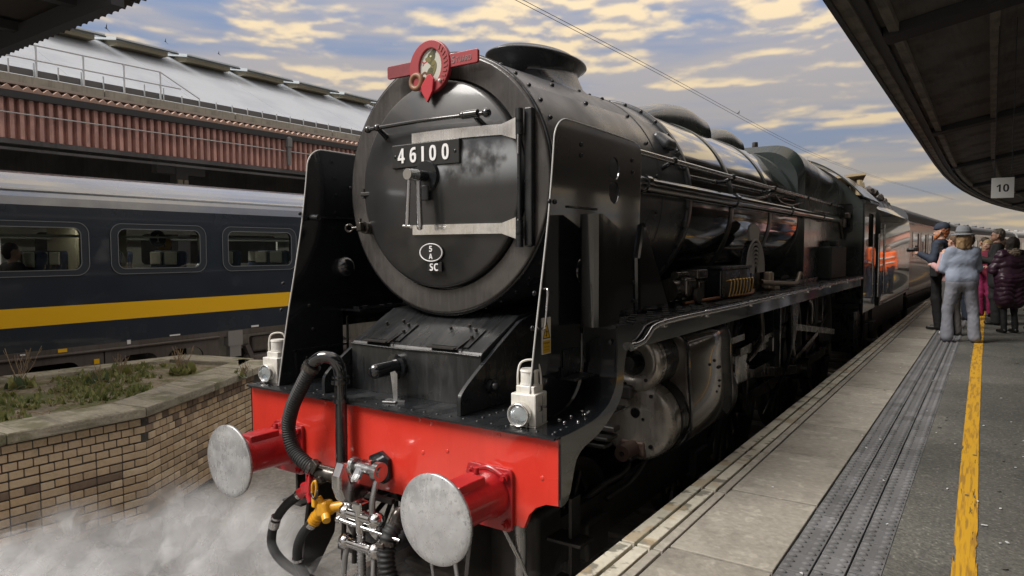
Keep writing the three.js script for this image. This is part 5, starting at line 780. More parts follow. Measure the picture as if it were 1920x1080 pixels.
    // slide bars, crosshead, rods
    const [mo] = each('slide_bar', [bx(0.07, 0.06, 1.9, 1.1 * s, 1.36, -3.95), bx(0.07, 0.06, 1.9, 1.1 * s, 1.14, -3.95)], M.oily, loco);
    part('crosshead', [rb(0.12, 0.3, 0.34, 1.1 * s, 1.25, -3.75, 0.03), cy([1.1 * s, 1.19, -2.9], [1.1 * s, 1.19, -3.7], 0.045)], M.steel, mo);
    part('connecting_rod', [exX([[-3.7, 1.235], [-3.7, 1.145], [-6.65, 0.77], [-6.65, 0.89]], 0.06, 1.1 * s - 0.03, { bevel: 0.008 }), cy([1.04 * s, 0.83, -6.7], [1.18 * s, 0.83, -6.7], 0.14, 0.14, 24)], M.oily, loco);
    part('coupling_rod', [bx(0.05, 0.13, 4.7, 0.97 * s, 0.8, -6.7), ...[-4.35, -6.7, -9.05].map((z) => cy([0.92 * s, 0.8, z], [1.02 * s, 0.8, z], 0.13, 0.13, 22))], M.oily, loco);
    each('motion_bracket', [exX([[-4.9, 1.8], [-5.3, 1.8], [-5.2, 1.5], [-5.05, 1.1], [-4.95, 1.1]], 0.1, 1.1 * s - 0.05), bx(0.34, 0.7, 0.05, 1.05 * s, 1.45, -4.95), exX([[-5.5, 1.8], [-5.9, 1.8], [-5.8, 1.45], [-5.6, 1.2], [-5.5, 1.3]], 0.03, 1.2 * s - 0.015)], M.satin, loco);
    part('expansion_link', [tb([[1.14 * s, 1.66, -5.85], [1.14 * s, 1.4, -5.75], [1.14 * s, 1.12, -5.85]], 0.05, 16, 8), bx(0.05, 0.08, 2.2, 1.14 * s, 1.46, -4.75, 0.04), bx(0.04, 0.06, 1.5, 1.16 * s, 1.15, -6.5, 0.14), bx(0.04, 0.5, 0.06, 1.13 * s, 1.0, -3.95), bx(0.03, 0.06, 0.9, 1.13 * s, 1.55, -3.4)], M.oily, loco);
    each('frame_bracket', [tb([[1.2 * s, 1.79, -4.2], [1.2 * s, 1.5, -4.25], [1.18 * s, 1.38, -4.1], [1.15 * s, 1.3, -3.9]], 0.03, 16, 8), tb([[1.26 * s, 1.79, -6.1], [1.24 * s, 1.7, -6.4], [1.2 * s, 1.45, -6.6]], 0.03, 16, 8), bx(0.05, 0.08, 2.6, 1.15 * s, 1.3, -7.2, -0.12), bx(0.05, 0.3, 0.04, 1.25 * s, 1.6, -7.0), bx(0.04, 0.14, 0.05, 1.26 * s, 1.42, -4.4)], M.oily, loco);
    each('sand_pipe', [tb([[1.2 * s, 1.79, -3.1], [1.22 * s, 1.3, -3.15], [1.1 * s, 0.9, -3.2], [0.85 * s, 0.4, -3.4]], 0.022, 24, 8), tb([[1.22 * s, 1.79, -5.4], [1.2 * s, 1.2, -5.5], [0.9 * s, 0.4, -5.6]], 0.022, 24, 8)], M.satin, loco);
    const spoke = (zc, R, n, rim) => { const g = [latheZ([[R - rim, -0.065], [R, -0.065], [R, 0.05], [R + 0.028, 0.06], [R + 0.028, 0.07], [R - rim, 0.07], [R - rim, -0.065]], 48).rotateY(Math.PI / 2), cy([-0.09, 0, 0], [0.1, 0, 0], R * 0.19, R * 0.19, 24)]; for (let i = 0; i < n; i++) { const a = i / n * 6.283; g.push(cy([0, Math.sin(a) * R * 0.17, Math.cos(a) * R * 0.17], [0, Math.sin(a) * (R - rim), Math.cos(a) * (R - rim)], R * 0.042, R * 0.03, 8)); } return g.map((q) => q.translate(0.79 * s, R - 0.0, zc)); };
    for (const z of [-4.35, -6.7, -9.05]) part('driving_wheel', spoke(z, 1.02, 20, 0.09), M.frame, loco);
    for (const z of [-0.95, -2.95]) part('bogie_wheel', spoke(z, 0.49, 12, 0.06), M.frame, loco);
    each('bogie_frame', [bx(0.05, 0.3, 3, 0.95 * s, 0.6, -1.95), rb(0.16, 0.26, 0.3, 0.97 * s, 0.52, -0.95, 0.03), rb(0.16, 0.26, 0.3, 0.97 * s, 0.52, -2.95, 0.03)], M.frame, loco);
    part('splasher', [rb(0.4, 0.1, 1.7, 0.9 * s, 1.98, -6.7, 0.03)], M.satin, loco);
  });
  // nameplate with crest-shaped stand on the running plate, lubricators, boxes
  both((s) => {
    const nm = std([0.4, 0.385, 0.37], 0.45, { metalness: 0.4 }), N = part('nameplate_arch', [latheZ([[0.34, 0], [0.34, 0.05], [0, 0.05]], 40).rotateY(0).scale(1, 1.05, 1).rotateY(Math.PI / 2).translate(0.98 * s, 2.16, -4.55)], M.satin, loco, { label: 'arched splasher plate with ribbed nameplate' });
    part('nameplate', Array.from({ length: 7 }, (_, k) => tb(Array.from({ length: 13 }, (_, i) => { const a = Math.PI * i / 12; return [1.045 * s, 2.16 + (0.08 + k * 0.042) * Math.sin(a) * 1.05, -4.55 + (0.08 + k * 0.042) * Math.cos(a)]; }), 0.013, 30, 6)), nm, N);
    part('crest', [exX([[-4.4, 2.5], [-4.36, 2.6], [-4.4, 2.66], [-4.55, 2.69], [-4.7, 2.66], [-4.74, 2.6], [-4.7, 2.5]], 0.03, 1.02 * s - 0.015, { bevel: 0.006 })], nm, N);
    const lub = part('mechanical_lubricator', [rb(0.26, 0.26, 0.9, 1.02 * s, 2.1, -3.55, 0.02), rb(0.28, 0.03, 0.94, 1.02 * s, 2.24, -3.55, 0.01)], M.satin, loco);
    part('feed_pipe', [0, 1, 2, 3, 4, 5, 6, 7].map((k) => tb([[1.15 * s, 2.12, -3.22 - k * 0.1], [1.19 * s, 2.13, -3.23 - k * 0.1], [1.2 * s, 2.06, -3.2 - k * 0.1], [1.19 * s, 1.98, -3.18 - k * 0.1]], 0.007, 10, 6)), M.brass, lub);
    part('pump', [rb(0.2, 0.16, 0.2, 1.02 * s, 2.1, -2.45, 0.03), cy([1.0 * s, 2.08, -2.2], [1.0 * s, 2.08, -2.36], 0.09, 0.09, 20), cy([1.02 * s, 2.2, -2.3], [1.02 * s, 2.2, -2.75], 0.03, 0.03, 10), rb(0.16, 0.08, 0.24, 1.04 * s, 2.2, -2.7, 0.015), rb(0.12, 0.2, 0.12, 1.05 * s, 2.05, -2.72, 0.02), cy([1.13 * s, 2.03, -2.5], [1.16 * s, 2.03, -2.5], 0.07, 0.07, 16)], M.oily, lub);
    part('oil_pipe', [tb([[1.1 * s, 1.975, -2.3], [1.16 * s, 1.985, -2.8], [1.12 * s, 1.975, -3.2], [1.2 * s, 1.98, -3.8], [1.1 * s, 1.99, -4.3]], 0.014, 40, 8)], M.copper, lub);
    part('air_pipe', [tb([[1.12 * s, 2.06, -4.5], [1.16 * s, 2.02, -5.2], [1.15 * s, 2.0, -6.0], [1.1 * s, 2.1, -6.4], [1.08 * s, 2.06, -6.6]], 0.028, 40, 10), rb(0.1, 0.2, 0.14, 1.08 * s, 2.06, -4.95, 0.03), rb(0.16, 0.05, 0.2, 1.08 * s, 1.98, -5.05, 0.01)], std([0.4, 0.33, 0.25], 0.4, { metalness: 0.6 }), loco);
    part('sandbox', [rb(0.3, 0.5, 1.3, 1.02 * s, 2.2, -8.8, 0.03), cy([1.0 * s, 2.45, -8.5], [1.0 * s, 2.53, -8.5], 0.08, 0.07, 18), rb(0.22, 0.1, 0.3, 1.02 * s, 2.5, -8.9, 0.03)], std([0.014, 0.022, 0.018], 0.6), loco);
  });
  // cab
  const roofP = []; for (let i = 0; i <= 20; i++) { const a = mix(-1, 1, i / 20); roofP.push([a * 1.24, 4.0 - 0.74 * Math.pow(Math.abs(a), 2.1)]); }
  const cg = phy([0.024, 0.031, 0.029], 0.42, { clearcoat: 0.6, clearcoatRoughness: 0.15, roughnessMap: smudge, map: dirtOrSheenMap([1, 1, 1], [0.7, 0.7, 0.68], 0.8, 1.5, 280) });
  part('cab_front', [exY([[-1.3, 1.96], [-1.3, 3.2], ...roofP, [1.3, 3.2], [1.3, 1.96]], 0.03, -10.33, { holes: [rrect(0.82, 2.7, 1.12, 3.2, 0.05, THREE.Path)] })], cg, loco);
  part('spectacle_window', [rb(0.29, 0.49, 0.012, 0.97, 2.95, -10.32, 0.004)], M.deep, loco);
  part('cab_roof', [exY([...roofP.map(([x, y]) => [x * 1.06, y + 0.02]), ...roofP.slice().reverse().map(([x, y]) => [x * 1.06, y + 0.05])], 1.95, -12.1)], cg, loco);
  both((s) => {
    part('cab_side', [exX([[-10.3, 1.3], [-10.3, 3.24], [-11.75, 3.24], [-11.75, 3.15], [-11.6, 3.05], [-11.6, 2.45], [-11.75, 2.35], [-11.75, 1.3]], 0.03, s > 0 ? 1.285 : -1.315, { holes: [rrect(-11.35, 2.45, -10.75, 3.05, 0.05, THREE.Path)] })], barrel2(), loco);
    part('cab_handrail', [cy([1.36 * s, 1.5, -11.8], [1.36 * s, 2.7, -11.8], 0.02)], M.bright, loco);
    part('cab_step', [bx(0.03, 0.8, 0.4, 1.2 * s, 0.95, -11.5), bx(0.2, 0.03, 0.4, 1.26 * s, 0.7, -11.5), bx(0.2, 0.03, 0.4, 1.26 * s, 1.05, -11.5)], M.frame, loco);
  });
  part('added_ashpan', [bx(1.15, 0.95, 3.1, 0, 0.8, -9.1)], M.deep, loco); part('added_drag_box', [bx(2.3, 0.75, 1.7, 0, 0.95, -11.3)], M.deep, loco);  // dark boxes added to block lit ground showing under firebox and cab
  part('backhead', [bx(2.4, 2, 0.1, 0, 2.3, -10.6)], M.deep, loco); part('cab_floor', [bx(2.5, 0.1, 1.6, 0, 1.4, -11.1)], M.deep, loco);
}
function barrel2() { return M.polish || (M.polish = phy([0.028, 0.03, 0.028], 0.2, { clearcoat: 1, clearcoatRoughness: 0.03, bumpMap: wavy, bumpScale: 0.003 })); }

// headlamps stand on the deck, the headboard hangs on the smokebox lamp iron
function headlamp(label, x, y, z, turn) {
  const t = thing('headlamp', label, 'lamp', [x, y, z], 'white headlamps on the buffer beam');
  const L = (g) => g.rotateY(turn).translate(x, y, z), pt = (n, gs, m, p = t) => part(n, gs.map((g) => L(g)), m, p);
  pt('body', [rb(0.152, 0.175, 0.15, 0, 0.095, -0.02, 0.008), bx(0.156, 0.006, 0.16, 0, 0.005, -0.02)], M.white);
  pt('seam', [bx(0.004, 0.17, 0.004, 0.077, 0.095, 0.053), bx(0.003, 0.15, 0.003, 0.0775, 0.09, -0.03), rb(0.012, 0.03, 0.03, 0.08, 0.1, 0.0, 0.004)], M.steel);
  pt('collar', [rb(0.112, 0.045, 0.112, 0, 0.2, -0.025, 0.006)], M.white);
  pt('chimney', [cy([0, 0.22, -0.025], [0, 0.3, -0.025], 0.05, 0.05, 28), cy([0, 0.298, -0.025], [0, 0.31, -0.025], 0.054, 0.05, 28), cy([0, 0.222, -0.025], [0, 0.232, -0.025], 0.054, 0.054, 28)], M.white);
  pt('handle', [tb([[-0.055, 0.19, 0.01], [-0.052, 0.3, 0.01], [-0.04, 0.345, 0], [0, 0.36, -0.025], [0.035, 0.35, -0.045], [0.05, 0.3, -0.055], [0.055, 0.22, -0.06]], 0.0065, 40, 8)], M.white);
  const b = pt('lens_rim', [latheZ([[0.058, 0.04], [0.066, 0.05], [0.066, 0.095], [0.062, 0.1], [0.056, 0.1], [0.054, 0.085]], 40).translate(-0.012, 0.072, 0)], M.strap);
  pt('reflector', [latheZ([[0.0, 0.03], [0.03, 0.04], [0.055, 0.075]], 32).translate(-0.012, 0.072, 0)], M.bright, b);
  pt('lens', [latheZ([[0.0, 0.108], [0.03, 0.104], [0.055, 0.09], [0.055, 0.086], [0.03, 0.099], [0, 0.103]], 36).translate(-0.012, 0.072, 0)], phy([0.86, 0.9, 0.92], 0.06, { transmission: 0.85, thickness: 0, clearcoat: 1 }), b);
  pt('side_bracket', [rb(0.02, 0.012, 0.02, 0.083, 0.1, -0.05, 0.003)], M.bright);
  return t;
}
headlamp('white headlamp standing in front of the right smoke deflector', 1.03, 1.438, -0.12, 0.12);
headlamp('white headlamp half hidden beyond the left smoke deflector', -1.235, 1.438, -0.16, 0.1);
{
  const z = -0.52, t = thing('headboard', 'red train headboard with green dragon emblem on top of the smokebox', 'sign', [0, 3.42, z]);
  const hr = phy([0.2, 0.022, 0.03], 0.55, { clearcoat: 0.3, clearcoatRoughness: 0.2, map: dirtOrSheenMap([1, 1, 1], [0.7, 0.66, 0.66], 0.7, 0.3, 290) }), hl = phy([0.29, 0.024, 0.032], 0.5, { clearcoat: 0.2, clearcoatRoughness: 0.3 });
  const em = canvas(512, 512, (c) => {
    const E = (x, y, rx, ry, rot, f) => { c.fillStyle = f; c.beginPath(); c.ellipse(x, y, rx, ry, rot, 0, 7); c.fill(); };
    c.fillStyle = '#b3b3aa'; c.fillRect(0, 0, 512, 512); const g1 = '#4b4a28', g2 = '#6d6436', g3 = '#2e3020';
    c.strokeStyle = g1; c.lineWidth = 74; c.lineCap = 'round'; c.beginPath(); c.moveTo(330, 60); c.bezierCurveTo(210, 90, 190, 190, 300, 200); c.bezierCurveTo(390, 220, 320, 330, 250, 380); c.bezierCurveTo(200, 420, 150, 430, 110, 400); c.stroke();
    E(262, 128, 96, 70, -0.5, g1); E(330, 70, 44, 26, -0.9, g3); E(196, 150, 62, 30, 0.2, g2); E(300, 260, 58, 96, 0.35, g2); E(232, 330, 60, 80, 0.6, g1); E(250, 112, 20, 12, 0, '#c9c5a0');
    c.strokeStyle = g3; c.lineWidth = 9; for (let i = 0; i < 6; i++) { c.beginPath(); c.arc(300 - i * 12, 210 + i * 36, 34, 0.4, 2.6); c.stroke(); }
    c.strokeStyle = '#a8202a'; c.lineWidth = 20; c.beginPath(); c.moveTo(170, 172); c.lineTo(112, 190); c.lineTo(84, 170); c.moveTo(112, 190); c.lineTo(92, 216); c.stroke();
    c.strokeStyle = '#5b3a22'; c.lineWidth = 34; c.beginPath(); c.arc(120, 380, 66, 0, 6.3); c.stroke();
  });
  part('wing', [exY(rrect(-0.395, 3.602, -0.12, 3.69, 0.014), 0.022, z - 0.011, { bevel: 0.004 }).applyMatrix4(tr(0, 0, 0))], hr, t);
  const rw = part('wing', [exY(rrect(0.12, 3.602, 0.4, 3.69, 0.014), 0.022, z - 0.011, { bevel: 0.004 })], hl, t), lt = std([0.2, 0.13, 0.13], 0.5);
  part('lettering', [text('S', 0.046, 0.003, fontB).translate(0.2, 3.646, z + 0.0105), text('TUARD', 0.034, 0.003, fontB).scale(0.86, 1, 1).translate(0.288, 3.642, z + 0.0105)], lt, rw);
  const arc = part('ring', [exY(new THREE.Shape().absellipse(0, 3.63, 0.176, 0.176, 0, Math.PI * 2), 0.034, z - 0.012, { bevel: 0.006, holes: [new THREE.Path().absellipse(0.006, 3.63, 0.098, 0.12, 0, Math.PI * 2)], seg: 40 })], hl, t);
  part('ring_marks', Array.from({ length: 9 }, (_, i) => { const a = -0.7 + i * 0.2; return bx(0.012, 0.034, 0.004, 0.142 * Math.cos(a) + 0.002, 3.63 + 0.15 * Math.sin(a), z + 0.024, 0, 0, a - Math.PI / 2 + 0.3); }), std([0.26, 0.06, 0.05], 0.5), arc);
  part('emblem', [new THREE.PlaneGeometry(0.215, 0.26).translate(0.004, 3.628, z + 0.006)], std(1, 0.5, { map: em }), t, { keep: true, label: 'green dragon emblem on a pale ground' });
  part('pointed_tail', [exY([[-0.055, 3.5], [-0.045, 3.455], [0.0, 3.392], [0.045, 3.46], [0.055, 3.54], [0.03, 3.575], [0.0, 3.57]], 0.02, z + 0.024, { bevel: 0.004 })], phy([0.42, 0.02, 0.032], 0.5, { clearcoat: 0.2 }), t);
  part('stud', [sp(0.098, 3.525, z + 0.03, 0.011)], M.whiteFlat, t);
  part('scroll', [new THREE.TorusGeometry(0.045, 0.018, 10, 24).translate(-0.115, 3.545, z + 0.02)], std([0.22, 0.11, 0.06], 0.5), t);
}

// ------------------------------------------------------------------ tender and carriages
{
  const t = thing('tender', 'polished black coal tender coupled behind the locomotive cab', 'tender', [0, 0, -15]);
  const P = [[-1.3, 1.28], [-1.3, 2.95], [-1.25, 3.2], [-1.1, 3.36], [-0.95, 3.42], [0.95, 3.42], [1.1, 3.36], [1.25, 3.2], [1.3, 2.95], [1.3, 1.28]];
  part('tank', [crease(exY(P, 6.1, -18.6), 0.5)], M.polish, t);
  part('coal_bunker', [exY([[-1.0, 3.4], [-0.9, 3.62], [0.9, 3.62], [1.0, 3.4]], 4.2, -17.6)], M.satin, t);
  const lumps = []; for (let i = 0; i < 160; i++) lumps.push(new THREE.IcosahedronGeometry(rr(0.06, 0.15), 0).applyMatrix4(tr(rr(-0.85, 0.85), 3.62 + rr(0, 0.22) * (1 - Math.abs(i % 9 - 4) / 5), -13.3 - rnd() * 4, rr(0, 3), rr(0, 3), 0, [1, rr(0.6, 1), rr(0.8, 1.2)])));
  part('coal', lumps, std([0.06, 0.05, 0.042], 0.6), t, { stuff: true });
  part('fire_iron_rack', [bx(0.05, 0.3, 1.6, 0.7, 3.72, -13.2, 0.1, 0.3), bx(1.1, 0.05, 0.9, 0.35, 3.82, -13.0, -0.15, 0.25, 0.1), bx(0.5, 0.2, 0.3, 0.5, 3.74, -14.1, 0, 0.5, 0.2), bx(0.06, 0.34, 0.06, 0.2, 3.7, -12.7)], std([0.34, 0.27, 0.16], 0.8), t);
  part('side_strip', [1, -1].map((s) => bx(0.02, 0.05, 6.1, 1.305 * s, 1.33, -15.55)), M.lining, t);
  part('frame', [1, -1].map((s) => bx(0.06, 0.5, 6.0, 1.15 * s, 1.0, -15.55)), M.frame, t);
  part('added_frame_fill', [bx(1.7, 0.8, 5.9, 0, 0.9, -15.55)], M.deep, t);  // dark box added to block lit ground showing under the tender
  for (const z of [-13.4, -15.5, -17.6]) for (const s of [1, -1]) part('wheel', [latheZ([[0, -0.06], [0.5, -0.06], [0.64, -0.06], [0.66, 0.06], [0, 0.06]], 36).rotateY(Math.PI / 2).translate(0.8 * s, 0.65, z)], M.frame, t);
  for (const s of [1, -1]) part('handrail', [cy([1.36 * s, 1.5, -12.6], [1.36 * s, 2.9, -12.6], 0.018)], M.bright, t);
}
M.maroon = phy([0.2, 0.014, 0.016], 0.25, { clearcoat: 0.7, clearcoatRoughness: 0.05, bumpMap: wavy, bumpScale: 0.004 }); M.creamPaint = phy([0.62, 0.46, 0.27], 0.3, { clearcoat: 0.5, clearcoatRoughness: 0.1, bumpMap: wavy, bumpScale: 0.004 });
M.coachRoof = std([0.085, 0.088, 0.095], 0.45); M.coachRoofPale = std([0.27, 0.27, 0.265], 0.45); M.darkGlass = phy(0.02, 0.05, { clearcoat: 1, clearcoatRoughness: 0.02 });
{
  const coach = (label, z0, len, roof, upper) => {
    const zc = z0 - len / 2, a = Math.atan2(cv(z0 - len) - cv(z0), len), t = thing('railway_carriage', label, 'carriage', [cv(zc), 0, zc], 'carriages behind the tender');
    t.rotation.y = -a; const L = len - 0.4, h = L / 2, wins = []; for (let k = 0; k < 9; k++) wins.push(-h + 1.3 + k * (L - 2.6) / 8.6);
    const pt = (n, g, m, p = t) => { const o = mesh(n, g, m); p.add(o); return o; };
    for (const s of [1, -1]) {
      pt('lower_side', [exX([[-h, 1.1], [-h, 2.12], [h, 2.12], [h, 1.1]], 0.06, 1.37 * s - 0.03)], M.maroon);
      pt('upper_side', [exX([[-h, 2.125], [-h, 3.12], [h, 3.12], [h, 2.125]], 0.06, 1.37 * s - 0.03, { holes: wins.map((w) => rrect(w, 2.22, w + 1.35, 2.9, 0.05, THREE.Path)) })], upper);
      for (const w of wins) { const f = pt('window', [exX(rrect(w - 0.03, 2.19, w + 1.38, 2.93, 0.06), 0.014, 1.402 * s - 0.007, { holes: [rrect(w + 0.02, 2.24, w + 1.33, 2.88, 0.05, THREE.Path)] })], M.maroon); pt('pane', [bx(0.01, 0.68, 1.33, 1.385 * s, 2.56, w + 0.675)], M.darkGlass, f); }
      pt('cornice', [bx(0.05, 0.1, L, 1.385 * s, 3.17, 0)], M.maroon);
      pt('footboard', [bx(0.12, 0.05, L, 1.36 * s, 1.05, 0), bx(0.05, 0.4, L - 4, 1.2 * s, 0.8, 0)], M.frame);
      for (const z of [-h + 2.2, -h + 4.6, h - 2.2, h - 4.6]) pt('wheel', [latheZ([[0, -0.05], [0.44, -0.05], [0.46, 0.05], [0, 0.05]], 28).rotateY(Math.PI / 2).translate(0.78 * s, 0.46, z)], M.frame);
    }
    for (const q of [0, 1]) pt('end', [[exY([[-1.38, 1.1], [-1.38, 3.15], [1.38, 3.15], [1.38, 1.1]], 0.06, h - 0.06), exY([[-1.38, 1.1], [-1.38, 3.15], [1.38, 3.15], [1.38, 1.1]], 0.06, -h)][q]], M.deep);
    const gw = pt('gangway', [rb(1.0, 2.3, 0.3, 0, 2.2, h + 0.08, 0.04)], M.deep); pt('buffer', [-0.87, 0.87].map((x) => cy([x, 1.06, h], [x, 1.06, h + 0.3], 0.16, 0.18, 20)), M.frame, gw);
    const ar = []; for (let i = 0; i <= 18; i++) { const q = i / 18 * Math.PI; ar.push([1.42 * Math.sign(Math.cos(q)) * Math.pow(Math.abs(Math.cos(q)), 0.75), 3.2 + 0.55 * Math.pow(Math.sin(q), 0.8)]); }
    pt('roof', [exY(ar, L + 0.1, -h - 0.05)], roof); for (let k = 0; k < 7; k++) pt('vent', [rb(0.24, 0.14, 0.3, 0.45, 3.77, h - 1.4 - k * 2.6, 0.04)], roof);
    pt('floor', [bx(2.6, 0.1, L, 0, 1.12, 0)], M.deep);
  };
  coach('maroon and cream carriage with dark roof next to the tender', -19.25, 19.6, M.coachRoof, M.creamPaint);
  coach('second carriage from the tender seen over the heads of the crowd', -38.9, 19.6, M.coachRoof, M.creamPaint);
  coach('pale roofed third carriage on the far curve', -58.6, 19.6, M.coachRoofPale, M.maroon);
  coach('pale roofed fourth carriage farthest along the curve', -78.4, 19.6, M.coachRoofPale, M.maroon);
}

// ------------------------------------------------------------------ people: one smooth surface per body, garment and hand
function blob(bones, cell, k = 0.03, wob = null) {                   // bones: [ax, ay, az, ra, bx, by, bz, rb, flatten?]
  const lo = [1e9, 1e9, 1e9], hi = [-1e9, -1e9, -1e9];
  for (const b of bones) for (const o of [0, 4]) for (let q = 0; q < 3; q++) { lo[q] = Math.min(lo[q], b[o + q] - b[o + 3] * 1.3 - cell * 3); hi[q] = Math.max(hi[q], b[o + q] + b[o + 3] * 1.3 + cell * 3); }
  const n = [0, 1, 2].map((q) => Math.ceil((hi[q] - lo[q]) / cell) + 1), [nx, ny, nz] = n, F = new Float32Array(nx * ny * nz);
  const d = (x, y, z) => {
    let s = 1e3;
    for (const b of bones) {
      const ax = b[0], ay = b[1], az = b[2], ux = b[4] - ax, uy = b[5] - ay, uz = b[6] - az, f = b[8] || 1, uu = ux * ux + uy * uy + uz * uz, t = uu ? clamp(((x - ax) * ux + (y - ay) * uy + (z - az) * uz) / uu) : 0;
      const px = x - ax - ux * t, py = y - ay - uy * t, pz = (z - az - uz * t) * f, v = Math.sqrt(px * px + py * py + pz * pz) - (b[3] + (b[7] - b[3]) * t), h = Math.max(k - Math.abs(s - v), 0) / k;
      s = Math.min(s, v) - h * h * k * 0.25;
    }
    return wob ? s + wob(x, y, z) : s;
  };
  for (let c = 0, i = 0; c < nz; c++) for (let b = 0; b < ny; b++) for (let a = 0; a < nx; a++, i++) F[i] = d(lo[0] + a * cell, lo[1] + b * cell, lo[2] + c * cell);
  const id = new Int32Array(nx * ny * nz).fill(-1), pos = [], idx = [], I = (a, b, c) => a + nx * (b + ny * c);
  for (let c = 0; c < nz - 1; c++) for (let b = 0; b < ny - 1; b++) for (let a = 0; a < nx - 1; a++) {
    let m = 0, X = 0, Y = 0, Z = 0; const v = (i, j, l) => F[I(a + i, b + j, c + l)];
    for (const [i, j, l, p, q, r] of EDG) { const s = v(i, j, l), e = v(p, q, r); if (s < 0 !== e < 0) { const t = s / (s - e); X += i + (p - i) * t; Y += j + (q - j) * t; Z += l + (r - l) * t; m++; } }
    if (m) { id[I(a, b, c)] = pos.length / 3; pos.push(lo[0] + (a + X / m) * cell, lo[1] + (b + Y / m) * cell, lo[2] + (c + Z / m) * cell); }
  }
  const quad = (p, q, r, s, flip) => { if (p < 0 || q < 0 || r < 0 || s < 0) return; if (flip) idx.push(p, r, q, p, s, r); else idx.push(p, q, r, p, r, s); };
  for (let c = 1; c < nz - 1; c++) for (let b = 1; b < ny - 1; b++) for (let a = 1; a < nx - 1; a++) {
    const s = F[I(a, b, c)] < 0;
    if (s !== F[I(a + 1, b, c)] < 0) quad(id[I(a, b - 1, c - 1)], id[I(a, b, c - 1)], id[I(a, b, c)], id[I(a, b - 1, c)], !s);
    if (s !== F[I(a, b + 1, c)] < 0) quad(id[I(a - 1, b, c - 1)], id[I(a - 1, b, c)], id[I(a, b, c)], id[I(a, b, c - 1)], !s);
    if (s !== F[I(a, b, c + 1)] < 0) quad(id[I(a - 1, b - 1, c)], id[I(a, b - 1, c)], id[I(a, b, c)], id[I(a - 1, b, c)], !s);
  }
  const nor = new Float32Array(pos.length), e = cell * 0.5;
  for (let i = 0; i < pos.length; i += 3) { const x = pos[i], y = pos[i + 1], z = pos[i + 2], a = d(x + e, y, z) - d(x - e, y, z), b = d(x, y + e, z) - d(x, y - e, z), c = d(x, y, z + e) - d(x, y, z - e), l = Math.hypot(a, b, c) || 1; nor[i] = a / l; nor[i + 1] = b / l; nor[i + 2] = c / l; }
  const g = new THREE.BufferGeometry(); g.setAttribute('position', new THREE.Float32BufferAttribute(pos, 3)); g.setAttribute('normal', new THREE.BufferAttribute(nor, 3)); g.setIndex(idx); return g;
}
var EDG = [[0, 0, 0, 1, 0, 0], [0, 1, 0, 1, 1, 0], [0, 0, 1, 1, 0, 1], [0, 1, 1, 1, 1, 1], [0, 0, 0, 0, 1, 0], [1, 0, 0, 1, 1, 0], [0, 0, 1, 0, 1, 1], [1, 0, 1, 1, 1, 1], [0, 0, 0, 0, 0, 1], [1, 0, 0, 1, 0, 1], [0, 1, 0, 0, 1, 1], [1, 1, 0, 1, 1, 1]];
const skinM = [std([0.47, 0.27, 0.19], 0.55), std([0.52, 0.32, 0.24], 0.55)];
function hand(P, dir, side, bend) {                                   // palm and five fingers rooted at wrist P, pointing along dir
  const f = V(...dir).normalize(), up = Math.abs(f.y) > 0.8 ? V(0, 0, 1) : V(0, 1, 0), r = V(0, 0, 0).crossVectors(f, up).normalize(), u = V(0, 0, 0).crossVectors(r, f), B = [], p = V(...P);
  const at = (a, b, c) => p.clone().addScaledVector(f, a).addScaledVector(r, b).addScaledVector(u, c), bone = (A, ra, C, rb2) => B.push([A.x, A.y, A.z, ra, C.x, C.y, C.z, rb2]);
  bone(at(0, 0, 0), 0.026, at(0.03, 0, 0), 0.027); for (const o of [-0.026, -0.009, 0.009, 0.026]) bone(at(0.02, o * 0.6, 0), 0.017, at(0.082, o, 0), 0.0135);
  [[-0.028, 0.066], [-0.0095, 0.078], [0.0095, 0.074], [0.028, 0.058]].forEach(([o, l]) => { const b = bend, A = at(0.085, o, 0), C = at(0.085 + l * 0.5 * Math.cos(b), o * 1.06, -l * 0.5 * Math.sin(b)), D = at(0.085 + l * (0.5 * Math.cos(b) + 0.5 * Math.cos(b * 2.1)), o * 1.08, -l * (0.5 * Math.sin(b) + 0.5 * Math.sin(b * 2.1))); bone(A, 0.0095, C, 0.009); bone(C, 0.009, D, 0.0075); });
  bone(at(0.025, 0.024 * side, -0.005), 0.015, at(0.06, 0.048 * side, -0.015), 0.011); bone(at(0.06, 0.048 * side, -0.015), 0.011, at(0.088, 0.05 * side, -0.03), 0.0085);
  return blob(B, 0.006, 0.008);
}
